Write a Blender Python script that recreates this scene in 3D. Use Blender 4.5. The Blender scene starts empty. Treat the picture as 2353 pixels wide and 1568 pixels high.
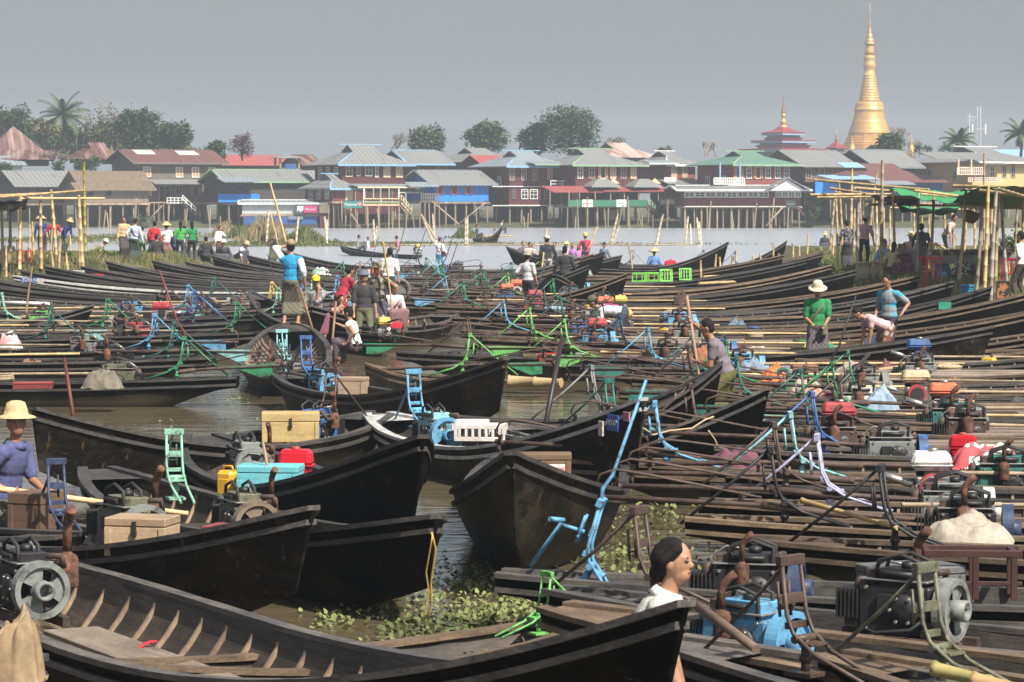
import bpy, bmesh, math, random
import numpy as np
from mathutils import Vector, Matrix, Euler
R = math.radians
PI = math.pi
sc = bpy.context.scene
COL = sc.collection
rnd = random.Random(7)

# ---------------------------------------------------------------- camera
H, F, CX, CY, HOR = 3.3, 6536.0, 1176.5, 784.0, 456.0
TILT = math.atan((CY - HOR) / F)
camd = bpy.data.cameras.new('camera')
cam = bpy.data.objects.new('camera', camd)
COL.objects.link(cam)
sc.camera = cam
cam.location = (0, 0, H)
cam.rotation_euler = (PI / 2 - TILT, 0, 0)
camd.lens = 100
camd.sensor_width = 36
camd.clip_start = 0.5
camd.clip_end = 6000
camd.dof.use_dof = True
camd.dof.focus_distance = 38
camd.dof.aperture_fstop = 11

# ---------------------------------------------------------------- light
SUN_AZ, SUN_EL = R(142), R(50)
S = Vector((math.cos(SUN_EL) * math.sin(SUN_AZ), math.cos(SUN_EL) * math.cos(SUN_AZ), math.sin(SUN_EL)))
w = bpy.data.worlds.new('World')
sc.world = w
w.use_nodes = True
nt = w.node_tree
nt.nodes.clear()
sky = nt.nodes.new('ShaderNodeTexSky')
sky.sky_type = 'NISHITA'
sky.sun_disc = False
sky.sun_elevation = SUN_EL
sky.sun_rotation = SUN_AZ
sky.dust_density = 4.0
sky.air_density = 1.2
hs = nt.nodes.new('ShaderNodeHueSaturation')
hs.inputs['Saturation'].default_value = 0.42
bg = nt.nodes.new('ShaderNodeBackground')
bg.inputs['Strength'].default_value = 0.064
wo = nt.nodes.new('ShaderNodeOutputWorld')
nt.links.new(sky.outputs[0], hs.inputs['Color'])
tint = nt.nodes.new('ShaderNodeMixRGB')
tint.blend_type = 'MULTIPLY'
tint.inputs[0].default_value = 1.0
tint.inputs[2].default_value = (.94, .98, 1.07, 1)
nt.links.new(hs.outputs[0], tint.inputs[1])
nt.links.new(tint.outputs[0], bg.inputs['Color'])
nt.links.new(bg.outputs[0], wo.inputs['Surface'])
sund = bpy.data.lights.new('sun', 'SUN')
sund.energy = 5.0
sund.angle = R(0.8)
sund.color = (1.0, 0.93, 0.83)
sun = bpy.data.objects.new('sun', sund)
COL.objects.link(sun)
sun.rotation_euler = (-S).to_track_quat('-Z', 'Y').to_euler()
sun.location = (20, -20, 60)
vs = sc.view_settings
vs.view_transform = 'Standard'
vs.look = 'None'
vs.exposure = 0.72
vs.gamma = 1.0
try:
    sc.cycles.use_denoising = True
    sc.cycles.max_bounces = 6
    sc.cycles.volume_bounces = 0
except Exception:
    pass


def ray(px, py):
    t = TILT
    return Vector((px - CX, F * math.cos(t) + (CY - py) * math.sin(t), -F * math.sin(t) + (CY - py) * math.cos(t)))


def at(px, py, z=0.0):
    d = ray(px, py)
    k = (z - H) / d.z
    return Vector((d.x * k, d.y * k, z))


def atY(px, py, Y):
    d = ray(px, py)
    k = Y / d.y
    return Vector((d.x * k, Y, H + d.z * k))


# ---------------------------------------------------------------- materials
MATS = {}


def nodes_of(m):
    m.use_nodes = True
    t = m.node_tree
    b = t.nodes['Principled BSDF']
    return t, b


def c4(c):
    return (c[0], c[1], c[2], 1.0)


def M(color, rough=.6, var=.3, scale=4.0, bump=.12, metal=0.0, c2=None, st=(1, 1, 1), spec=.5, thr=None, fine=0.0, objrand=0.0):
    """procedural material: noise mix of two tones, optional stretch, bump and per-object variation"""
    key = ('M', tuple(color), rough, var, scale, bump, metal, c2, st, spec, thr, fine, objrand)
    if key in MATS:
        return MATS[key]
    m = bpy.data.materials.new('mat')
    t, b = nodes_of(m)
    N, L = t.nodes, t.links
    tc = N.new('ShaderNodeTexCoord')
    mp = N.new('ShaderNodeMapping')
    mp.inputs['Scale'].default_value = st
    L.new(tc.outputs['Object'], mp.inputs['Vector'])
    vec = mp.outputs[0]
    if objrand:
        oi = N.new('ShaderNodeObjectInfo')
        ad = N.new('ShaderNodeVectorMath')
        ad.operation = 'ADD'
        cm = N.new('ShaderNodeMath')
        cm.operation = 'MULTIPLY'
        cm.inputs[1].default_value = 37.0
        L.new(oi.outputs['Random'], cm.inputs[0])
        L.new(vec, ad.inputs[0])
        L.new(cm.outputs[0], ad.inputs[1])
        vec = ad.outputs[0]
    nz = N.new('ShaderNodeTexNoise')
    nz.inputs['Scale'].default_value = scale
    nz.inputs['Detail'].default_value = 6
    nz.inputs['Roughness'].default_value = .65
    L.new(vec, nz.inputs['Vector'])
    cr = N.new('ShaderNodeValToRGB')
    lo = tuple(x * (1 - var) for x in color)
    hi = c2 if c2 else tuple(min(1, x * (1 + var * .7)) for x in color)
    a, z = (thr if thr else (.3, .7))
    cr.color_ramp.elements[0].position = a
    cr.color_ramp.elements[1].position = z
    cr.color_ramp.elements[0].color = c4(lo)
    cr.color_ramp.elements[1].color = c4(hi)
    L.new(nz.outputs[0], cr.inputs[0])
    out = cr.outputs[0]
    if fine:
        n2 = N.new('ShaderNodeTexNoise')
        n2.inputs['Scale'].default_value = scale * 9
        n2.inputs['Detail'].default_value = 3
        L.new(vec, n2.inputs['Vector'])
        mx = N.new('ShaderNodeMixRGB')
        mx.blend_type = 'OVERLAY'
        mx.inputs[0].default_value = fine
        L.new(out, mx.inputs[1])
        L.new(n2.outputs[0], mx.inputs[2])
        out = mx.outputs[0]
    if objrand:
        h2 = N.new('ShaderNodeHueSaturation')
        mr = N.new('ShaderNodeMapRange')
        mr.inputs[3].default_value = 1 - objrand
        mr.inputs[4].default_value = 1 + objrand
        L.new(oi.outputs['Random'], mr.inputs[0])
        L.new(mr.outputs[0], h2.inputs['Value'])
        L.new(out, h2.inputs['Color'])
        out = h2.outputs[0]
    L.new(out, b.inputs['Base Color'])
    b.inputs['Roughness'].default_value = rough
    b.inputs['Metallic'].default_value = metal
    b.inputs['Specular IOR Level'].default_value = spec
    if bump:
        bp = N.new('ShaderNodeBump')
        bp.inputs['Strength'].default_value = bump
        bp.inputs['Distance'].default_value = .02
        L.new(nz.outputs[0], bp.inputs['Height'])
        L.new(bp.outputs[0], b.inputs['Normal'])
    MATS[key] = m
    return m


def pattern(kind, ca, cb, scale=20.0, cc=None):
    """printed cloth: checks, stripes, flowers, camo"""
    key = ('P', kind, ca, cb, scale, cc)
    if key in MATS:
        return MATS[key]
    m = bpy.data.materials.new('cloth_print')
    t, b = nodes_of(m)
    N, L = t.nodes, t.links
    tc = N.new('ShaderNodeTexCoord')
    mx = N.new('ShaderNodeMixRGB')
    mx.inputs[1].default_value = c4(ca)
    mx.inputs[2].default_value = c4(cb)
    if kind == 'check':
        n = N.new('ShaderNodeTexChecker')
        n.inputs['Scale'].default_value = scale
        L.new(tc.outputs['Object'], n.inputs['Vector'])
        L.new(n.outputs['Fac'], mx.inputs[0])
    elif kind == 'stripe':
        n = N.new('ShaderNodeTexWave')
        n.inputs['Scale'].default_value = scale
        n.bands_direction = 'Z'
        L.new(tc.outputs['Object'], n.inputs['Vector'])
        g = N.new('ShaderNodeMath')
        g.operation = 'GREATER_THAN'
        g.inputs[1].default_value = .5
        L.new(n.outputs['Fac'], g.inputs[0])
        L.new(g.outputs[0], mx.inputs[0])
    elif kind == 'vstripe':
        n = N.new('ShaderNodeTexWave')
        n.inputs['Scale'].default_value = scale
        n.bands_direction = 'Y'
        L.new(tc.outputs['Object'], n.inputs['Vector'])
        L.new(n.outputs['Fac'], mx.inputs[0])
    else:
        n = N.new('ShaderNodeTexVoronoi' if kind == 'flower' else 'ShaderNodeTexNoise')
        n.inputs['Scale'].default_value = scale
        L.new(tc.outputs['Object'], n.inputs['Vector'])
        g = N.new('ShaderNodeMath')
        g.operation = 'LESS_THAN'
        g.inputs[1].default_value = .38 if kind == 'flower' else .5
        L.new(n.outputs['Distance' if kind == 'flower' else 'Fac'], g.inputs[0])
        L.new(g.outputs[0], mx.inputs[0])
    L.new(mx.outputs[0], b.inputs['Base Color'])
    b.inputs['Roughness'].default_value = .85
    MATS[key] = m
    return m


def ramp(cr, stops):
    e = cr.color_ramp.elements
    while len(e) < len(stops):
        e.new(.5)
    for el, (p, c) in zip(e, stops):
        el.position = p
        el.color = c4(c)


def wood_mat(name, stops, st, scale, rough, bump=.3, fine=.35, spec=.4, vr=.2, tar=False):
    """weathered wood: stretched grain over a slow blotch pattern, different on every object"""
    m = bpy.data.materials.new(name)
    t, b = nodes_of(m)
    N, L = t.nodes, t.links
    tc = N.new('ShaderNodeTexCoord')
    oi = N.new('ShaderNodeObjectInfo')
    sh = N.new('ShaderNodeMath')
    sh.operation = 'MULTIPLY'
    sh.inputs[1].default_value = 53.0
    L.new(oi.outputs['Random'], sh.inputs[0])
    ad = N.new('ShaderNodeVectorMath')
    L.new(tc.outputs['Object'], ad.inputs[0])
    L.new(sh.outputs[0], ad.inputs[1])
    mp = N.new('ShaderNodeMapping')
    mp.inputs['Scale'].default_value = st
    L.new(ad.outputs[0], mp.inputs['Vector'])
    g = N.new('ShaderNodeTexNoise')
    g.inputs['Scale'].default_value = scale
    g.inputs['Detail'].default_value = 8
    g.inputs['Roughness'].default_value = .7
    L.new(mp.outputs[0], g.inputs['Vector'])
    s = N.new('ShaderNodeTexNoise')
    s.inputs['Scale'].default_value = 1.7
    s.inputs['Detail'].default_value = 5
    L.new(ad.outputs[0], s.inputs['Vector'])
    f = N.new('ShaderNodeTexNoise')
    f.inputs['Scale'].default_value = 40
    f.inputs['Detail'].default_value = 4
    L.new(ad.outputs[0], f.inputs['Vector'])
    m1 = N.new('ShaderNodeMath')
    m1.operation = 'MULTIPLY_ADD'
    m1.inputs[1].default_value = .55
    L.new(g.outputs[0], m1.inputs[0])
    m2 = N.new('ShaderNodeMath')
    m2.operation = 'MULTIPLY'
    m2.inputs[1].default_value = .45
    L.new(s.outputs[0], m2.inputs[0])
    L.new(m2.outputs[0], m1.inputs[2])
    cr = N.new('ShaderNodeValToRGB')
    ramp(cr, stops)
    L.new(m1.outputs[0], cr.inputs[0])
    mx = N.new('ShaderNodeMixRGB')
    mx.blend_type = 'OVERLAY'
    mx.inputs[0].default_value = fine
    L.new(cr.outputs[0], mx.inputs[1])
    L.new(f.outputs[0], mx.inputs[2])
    out = mx.outputs[0]

    def mask(vec_scale, sc_, a, z, col, strength=1.0):
        nonlocal out
        mp2 = N.new('ShaderNodeMapping')
        mp2.inputs['Scale'].default_value = vec_scale
        mp2.inputs['Rotation'].default_value = (.3, .5, .2)
        L.new(ad.outputs[0], mp2.inputs['Vector'])
        q = N.new('ShaderNodeTexNoise')
        q.inputs['Scale'].default_value = sc_
        q.inputs['Detail'].default_value = 9
        q.inputs['Roughness'].default_value = .72
        L.new(mp2.outputs[0], q.inputs['Vector'])
        r2 = N.new('ShaderNodeMapRange')
        r2.inputs[1].default_value = a
        r2.inputs[2].default_value = z
        r2.inputs[4].default_value = strength
        L.new(q.outputs[0], r2.inputs[0])
        m3 = N.new('ShaderNodeMixRGB')
        m3.inputs[2].default_value = c4(col)
        L.new(r2.outputs[0], m3.inputs[0])
        L.new(out, m3.inputs[1])
        out = m3.outputs[0]

    if tar:
        k = 1.25 if tar == 1 else 2.2
        if tar == 2:
            mask((.8, .8, 1.6), 1.6, .5, .68, (.075, .06, .043), .55)
        mask((1, 1, 1.4), 1.1, .57 - .04 * (k - 1), .72, (.02, .015, .010), .45 * k)
        mask((5, 5, 1.2), 2.0, .63 - .035 * (k - 1), .71, (.16, .095, .05), .4 * k)
        mask((1.5, 9, 16), 2.6, .63, .69, (.15, .125, .085), .35 * k)
        sx = N.new('ShaderNodeSeparateXYZ')
        L.new(tc.outputs['Object'], sx.inputs[0])
        mz = N.new('ShaderNodeMath')
        mz.operation = 'MULTIPLY_ADD'
        mz.inputs[1].default_value = -.42
        L.new(s.outputs[0], mz.inputs[0])
        L.new(sx.outputs[2], mz.inputs[2])
        r3 = N.new('ShaderNodeMapRange')
        r3.inputs[1].default_value = .06
        r3.inputs[2].default_value = -.17
        r3.inputs[4].default_value = .85
        L.new(mz.outputs[0], r3.inputs[0])
        m4 = N.new('ShaderNodeMixRGB')
        m4.inputs[2].default_value = (.06, .05, .034, 1)
        L.new(r3.outputs[0], m4.inputs[0])
        L.new(out, m4.inputs[1])
        out = m4.outputs[0]
    hv = N.new('ShaderNodeHueSaturation')
    hr_ = N.new('ShaderNodeMapRange')
    hr_.inputs[3].default_value = 1 - vr
    hr_.inputs[4].default_value = 1 + vr
    L.new(oi.outputs['Random'], hr_.inputs[0])
    L.new(hr_.outputs[0], hv.inputs['Value'])
    L.new(out, hv.inputs['Color'])
    L.new(hv.outputs[0], b.inputs['Base Color'])
    rr = N.new('ShaderNodeMapRange')
    rr.inputs[3].default_value = rough - .15
    rr.inputs[4].default_value = rough + .2
    L.new(f.outputs[0], rr.inputs[0])
    L.new(rr.outputs[0], b.inputs['Roughness'])
    b.inputs['Specular IOR Level'].default_value = spec
    bp = N.new('ShaderNodeBump')
    bp.inputs['Strength'].default_value = bump
    bp.inputs['Distance'].default_value = .012
    L.new(g.outputs[0], bp.inputs['Height'])
    L.new(bp.outputs[0], b.inputs['Normal'])
    return m


TAR = wood_mat('tarred_hull', [(.34, (.0012, .0012, .0012)), (.54, (.003, .0027, .0024)), (.66, (.010, .008, .006)), (.8, (.06, .042, .027))],
               (1, 3.5, 7), 2.2, .5, .35, spec=.045, tar=1)
TAR2 = wood_mat('scuffed_hull', [(.34, (.003, .0028, .0025)), (.52, (.008, .007, .006)), (.64, (.022, .017, .012)), (.78, (.09, .06, .036))],
                (1, 3.5, 7), 2.2, .5, .35, spec=.07, tar=2)
RAIL = wood_mat('weathered_rail', [(.3, (.016, .016, .017)), (.46, (.05, .047, .045)), (.6, (.105, .09, .077)), (.75, (.19, .155, .12))],
                (1.2, 10, 10), 3.0, .6, .5, .5, vr=.45)
RAILB = wood_mat('brown_rail', [(.3, (.035, .025, .018)), (.5, (.11, .078, .05)), (.7, (.24, .17, .11))], (1, 10, 10), 3.0, .6, .5, .5, vr=.35)
GREYHULL = wood_mat('grey_hull', [(.3, (.03, .028, .025)), (.5, (.085, .077, .066)), (.7, (.16, .14, .115))], (1, 5, 8), 2.4, .65, .4, .4, spec=.2)
INNER = wood_mat('inner_plank', [(.3, (.009, .008, .007)), (.5, (.03, .024, .019)), (.72, (.09, .07, .05))], (1, 6, 6), 2.5, .65)
RIB = wood_mat('rib_wood', [(.3, (.12, .085, .055)), (.5, (.25, .18, .12)), (.7, (.36, .27, .18))], (4, 4, 2), 3.0, .65)
PLANK = wood_mat('grey_plank', [(.3, (.10, .08, .062)), (.5, (.2, .16, .125)), (.7, (.3, .25, .2))], (.7, 9, 9), 2.2, .7, .5, .45)
BAMBOO = M((.50, .34, .14), .5, .35, 3.0, .1, c2=(.62, .46, .22), objrand=.18)
BAMBOO_OLD = M((.30, .23, .15), .65, .35, 4.0, .1, objrand=.25)
STILT = M((.26, .19, .13), .8, .45, 2.0, .1, c2=(.38, .29, .20), objrand=.3)
RUST = M((.075, .036, .026), .85, .55, 11.0, .7, c2=(.2, .085, .045), thr=(.36, .66), fine=.5, objrand=.25)
RUST_D = M((.05, .033, .026), .7, .5, 9.0, .3, c2=(.10, .06, .045), fine=.3)
IRON = M((.035, .034, .033), .5, .4, 12.0, .2, metal=.4)
STEEL = M((.38, .37, .35), .4, .35, 14.0, .15, metal=.7, c2=(.5, .48, .45))
RUBBER = M((.02, .02, .02), .7, .3, 9.0, .1)
SKIN = M((.33, .165, .088), .55, .15, 6.0, .05, c2=(.39, .2, .115), objrand=.15)
HAIR = M((.009, .007, .006), .7, .5, 14.0, 1.0, st=(1, 6, 1), spec=.25)
EYE = M((.02, .012, .009), .7, .1, 5.0, 0)
LIP = M((.20, .075, .06), .5, .1, 5.0, 0)
STRAW = M((.52, .37, .17), .8, .35, 30.0, .6, c2=(.66, .5, .27))
WHITE = M((.72, .71, .68), .6, .15, 5.0, .1)
CREAM = M((.62, .5, .32), .6, .2, 5.0, .05)
GLASS = M((.03, .035, .04), .12, .3, 1.0, 0)
DARK = M((.02, .018, .017), .8, .3, 3.0, 0)


def paint(c, wear=.35):
    return chipped(c)


def plain_paint(c, wear=.35):
    """chipped paint on metal or wood"""
    return M(tuple(c), .45, .18, 7.0, .12, c2=tuple(min(1, x * 1.12 + .008) for x in c), fine=wear * .6, objrand=.12)


def chipped(c):
    key = ('chip', tuple(c))
    if key in MATS:
        return MATS[key]
    m = bpy.data.materials.new('chipped_paint')
    t, b = nodes_of(m)
    N, L = t.nodes, t.links
    tc = N.new('ShaderNodeTexCoord')
    oi = N.new('ShaderNodeObjectInfo')
    ad = N.new('ShaderNodeVectorMath')
    L.new(tc.outputs['Object'], ad.inputs[0])
    k = N.new('ShaderNodeMath')
    k.operation = 'MULTIPLY'
    k.inputs[1].default_value = 31
    L.new(oi.outputs['Random'], k.inputs[0])
    L.new(k.outputs[0], ad.inputs[1])
    q = N.new('ShaderNodeTexNoise')
    q.inputs['Scale'].default_value = 7
    q.inputs['Detail'].default_value = 9
    q.inputs['Roughness'].default_value = .75
    L.new(ad.outputs[0], q.inputs['Vector'])
    cr = N.new('ShaderNodeValToRGB')
    g = sum(c) / 3
    ramp(cr, [(.36, (.05, .03, .022)), (.42, tuple(x * .55 + g * .1 for x in c)), (.5, tuple(c)), (.68, tuple(min(1, x * 1.12 + .015) for x in c))])
    L.new(q.outputs[0], cr.inputs[0])
    L.new(cr.outputs[0], b.inputs['Base Color'])
    b.inputs['Roughness'].default_value = .5
    b.inputs['Specular IOR Level'].default_value = .35
    bp = N.new('ShaderNodeBump')
    bp.inputs['Strength'].default_value = .2
    bp.inputs['Distance'].default_value = .01
    L.new(q.outputs[0], bp.inputs['Height'])
    L.new(bp.outputs[0], b.inputs['Normal'])
    MATS[key] = m
    return m


def cloth(c):
    return M(tuple(c), .9, .3, 9.0, .7, c2=tuple(min(1, x * 1.15 + .01) for x in c), objrand=0.06)


# ---------------------------------------------------------------- mesh builder
class MB:
    def __init__(s):
        s.v, s.f, s.m, s.s = [], [], [], []

    def add(s, vs, fs, mi=0, sm=False):
        o = len(s.v)
        s.v.extend([tuple(p) for p in vs])
        for f in fs:
            s.f.append([i + o for i in f])
            s.m.append(mi)
            s.s.append(sm)
        return s

    def box(s, c, d, mi=0, rot=None, b=None, tap=(1, 1)):
        """chamfered box: centre, size, rotation (Euler tuple in radians), top taper"""
        hx, hy, hz = d[0] / 2, d[1] / 2, d[2] / 2
        if b is None:
            b = min(hx, hy, hz) * .12
        vs, ix = [], {}
        for sx in (-1, 1):
            for sy in (-1, 1):
                for sz in (-1, 1):
                    tx, ty = (tap if sz > 0 else (1, 1))
                    for a, p in (('x', (hx, hy - b, hz - b)), ('y', (hx - b, hy, hz - b)), ('z', (hx - b, hy - b, hz))):
                        ix[(a, sx, sy, sz)] = len(vs)
                        vs.append(Vector((p[0] * sx * tx, p[1] * sy * ty, p[2] * sz)))
        fs = []
        q = [(-1, -1), (1, -1), (1, 1), (-1, 1)]
        for k in (-1, 1):
            fs.append([ix[('x', k, a, c_)] for a, c_ in q])
            fs.append([ix[('y', a, k, c_)] for a, c_ in q])
            fs.append([ix[('z', a, c_, k)] for a, c_ in q])
        for a in (-1, 1):
            for c_ in (-1, 1):
                fs.append([ix[('x', a, c_, -1)], ix[('x', a, c_, 1)], ix[('y', a, c_, 1)], ix[('y', a, c_, -1)]])
                fs.append([ix[('x', a, -1, c_)], ix[('x', a, 1, c_)], ix[('z', a, 1, c_)], ix[('z', a, -1, c_)]])
                fs.append([ix[('y', -1, a, c_)], ix[('y', 1, a, c_)], ix[('z', 1, a, c_)], ix[('z', -1, a, c_)]])
                for e in (-1, 1):
                    fs.append([ix[('x', a, c_, e)], ix[('y', a, c_, e)], ix[('z', a, c_, e)]])
        mt = Euler(rot).to_matrix() if rot is not None else None
        c = Vector(c)
        vs = [(mt @ p if mt else p) + c for p in vs]
        return s.add(vs, fs, mi)

    def hexa(s, p, mi=0):
        """8 corner points: bottom loop 0-3, top loop 4-7"""
        return s.add(p, [[0, 1, 2, 3], [4, 5, 6, 7], [0, 1, 5, 4], [1, 2, 6, 5], [2, 3, 7, 6], [3, 0, 4, 7]], mi)

    def tube(s, pts, r, n=8, mi=0, caps=True, sm=True, flat=1.0):
        pts = [Vector(p) for p in pts]
        k = len(pts)
        rs = r if isinstance(r, (list, tuple)) else [r] * k
        vs, fs = [], []
        prev = None
        for i, p in enumerate(pts):
            t = (pts[min(i + 1, k - 1)] - pts[max(i - 1, 0)])
            if t.length < 1e-9:
                t = Vector((0, 0, 1))
            t.normalize()
            if prev is None:
                up = Vector((0, 0, 1)) if abs(t.z) < .9 else Vector((1, 0, 0))
                a = t.cross(up).normalized()
            else:
                a = (prev - t * prev.dot(t)).normalized()
            prev = a
            bb = t.cross(a)
            for j in range(n):
                an = 2 * PI * (j + .5) / n
                vs.append(p + (a * math.cos(an) + bb * math.sin(an) * flat) * rs[i])
        for i in range(k - 1):
            for j in range(n):
                j2 = (j + 1) % n
                fs.append([i * n + j, i * n + j2, (i + 1) * n + j2, (i + 1) * n + j])
        s.add(vs, fs, mi, sm)
        if caps:
            s.add([vs[j] for j in range(n)], [list(range(n))[::-1]], mi)
            s.add([vs[(k - 1) * n + j] for j in range(n)], [list(range(n))], mi)
        return s

    def bam(s, p0, p1, r, mi=0, n=7, step=.38):
        """bamboo pole with knots and a slight taper"""
        p0, p1 = Vector(p0), Vector(p1)
        ln = (p1 - p0).length
        pts, rs = [], []
        k = max(2, int(ln / step))
        side = Vector((rnd.uniform(-1, 1), rnd.uniform(-1, 1), rnd.uniform(-.3, .3))) * ln * .008
        for i in range(k + 1):
            u = i / k
            bow = side * math.sin(u * PI)
            rr = r * (1.1 - .3 * u)
            for du, e in ((-.012, 1.0), (0, 1.22), (.012, 1.0)):
                uu = u + du / max(ln, .1) * 2
                if 0 <= uu <= 1:
                    pts.append(p0.lerp(p1, uu) + bow)
                    rs.append(rr * e)
        return s.tube(pts, rs, n, mi)

    def lathe(s, prof, n=16, c=(0, 0, 0), mi=0, sm=True, axis='z', sq=1.0):
        c = Vector(c)
        vs, fs = [], []
        for r, z in prof:
            for j in range(n):
                a = 2 * PI * j / n
                x, y = r * math.cos(a), r * math.sin(a) * sq
                v = (x, y, z) if axis == 'z' else ((x, z, y) if axis == 'y' else (z, x, y))
                vs.append(Vector(v) + c)
        for i in range(len(prof) - 1):
            for j in range(n):
                j2 = (j + 1) % n
                fs.append([i * n + j, i * n + j2, (i + 1) * n + j2, (i + 1) * n + j])
        s.add(vs, fs, mi, sm)
        for i in (0, len(prof) - 1):
            if prof[i][0] > 1e-4:
                s.add([vs[i * n + j] for j in range(n)], [list(range(n))], mi)
        return s

    def ell(s, c, r, mt=None, n=12, k=8, mi=0):
        c = Vector(c)
        vs, fs = [], []
        for i in range(k + 1):
            ph = PI * i / k
            for j in range(n):
                a = 2 * PI * j / n
                p = Vector((r[0] * math.sin(ph) * math.cos(a), r[1] * math.sin(ph) * math.sin(a), r[2] * math.cos(ph)))
                vs.append((mt @ p if mt else p) + c)
        for i in range(k):
            for j in range(n):
                j2 = (j + 1) % n
                fs.append([i * n + j, i * n + j2, (i + 1) * n + j2, (i + 1) * n + j])
        return s.add(vs, fs, mi, True)

    def prism(s, poly, t, plane='xz', off=0.0, mi=0):
        """extrude a 2-D outline by thickness t, centred on off"""
        n = len(poly)
        vs = []
        for o in (off - t / 2, off + t / 2):
            for a, b in poly:
                vs.append({'xz': (a, o, b), 'xy': (a, b, o), 'yz': (o, a, b)}[plane])
        fs = [list(range(n))[::-1], list(range(n, 2 * n))]
        for i in range(n):
            j = (i + 1) % n
            fs.append([i, j, n + j, n + i])
        return s.add(vs, fs, mi)

    def mesh(s, name, mats, fix=True):
        me = bpy.data.meshes.new(name)
        me.from_pydata(s.v, [], s.f)
        for m in (mats if isinstance(mats, (list, tuple)) else [mats]):
            me.materials.append(m)
        me.polygons.foreach_set('material_index', s.m)
        me.polygons.foreach_set('use_smooth', s.s)
        if fix:
            bm = bmesh.new()
            bm.from_mesh(me)
            bmesh.ops.remove_doubles(bm, verts=bm.verts, dist=1e-5)
            bmesh.ops.recalc_face_normals(bm, faces=bm.faces)
            bm.to_mesh(me)
            bm.free()
        me.update()
        return me

    def build(s, name, mats, parent=None, loc=(0, 0, 0), rot=(0, 0, 0), fix=True):
        return inst(s.mesh(name, mats, fix), name, parent, loc, rot)


def inst(me, name, parent=None, loc=(0, 0, 0), rot=(0, 0, 0), scale=None):
    o = bpy.data.objects.new(name, me)
    COL.objects.link(o)
    o.location = loc
    o.rotation_euler = rot
    if scale is not None:
        o.scale = scale if isinstance(scale, (tuple, list)) else (scale,) * 3
    if parent is not None:
        o.parent = parent
    return o


def tag(o, label=None, cat=None, group=None, kind=None):
    if label:
        o['label'] = label
    if cat:
        o['category'] = cat
    if group:
        o['group'] = group
    if kind:
        o['kind'] = kind
    return o


def thing(name, label, cat, loc=(0, 0, 0), rotz=0.0, group=None):
    o = bpy.data.objects.new(name, None)
    COL.objects.link(o)
    o.empty_display_size = .2
    o.location = loc
    o.rotation_euler = (0, 0, rotz)
    return tag(o, label, cat, group)


def text_mesh(txt, size, mat, ext=.004):
    cu = bpy.data.curves.new('lettering', 'FONT')
    cu.body = txt
    cu.size = size
    cu.extrude = ext
    cu.align_x = 'CENTER'
    cu.align_y = 'CENTER'
    o = bpy.data.objects.new('lettering', cu)
    COL.objects.link(o)
    dg = bpy.context.evaluated_depsgraph_get()
    me = bpy.data.meshes.new_from_object(o.evaluated_get(dg))
    bpy.data.objects.remove(o)
    me.materials.clear()
    me.materials.append(mat)
    return me


def ss(a, b, x):
    t = min(1, max(0, (x - a) / (b - a)))
    return t * t * (3 - 2 * t)


ORD = ['first', 'second', 'third', 'fourth', 'fifth', 'sixth', 'seventh', 'eighth', 'ninth', 'tenth', 'eleventh', 'twelfth', 'thirteenth',
       'fourteenth', 'fifteenth', 'sixteenth', 'seventeenth', 'eighteenth', 'nineteenth', 'twentieth', 'twenty-first', 'twenty-second',
       'twenty-third', 'twenty-fourth', 'twenty-fifth', 'twenty-sixth', 'twenty-seventh', 'twenty-eighth', 'twenty-ninth', 'thirtieth',
       'thirty-first', 'thirty-second', 'thirty-third', 'thirty-fourth', 'thirty-fifth', 'thirty-sixth', 'thirty-seventh',
       'thirty-eighth', 'thirty-ninth', 'fortieth']
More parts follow.
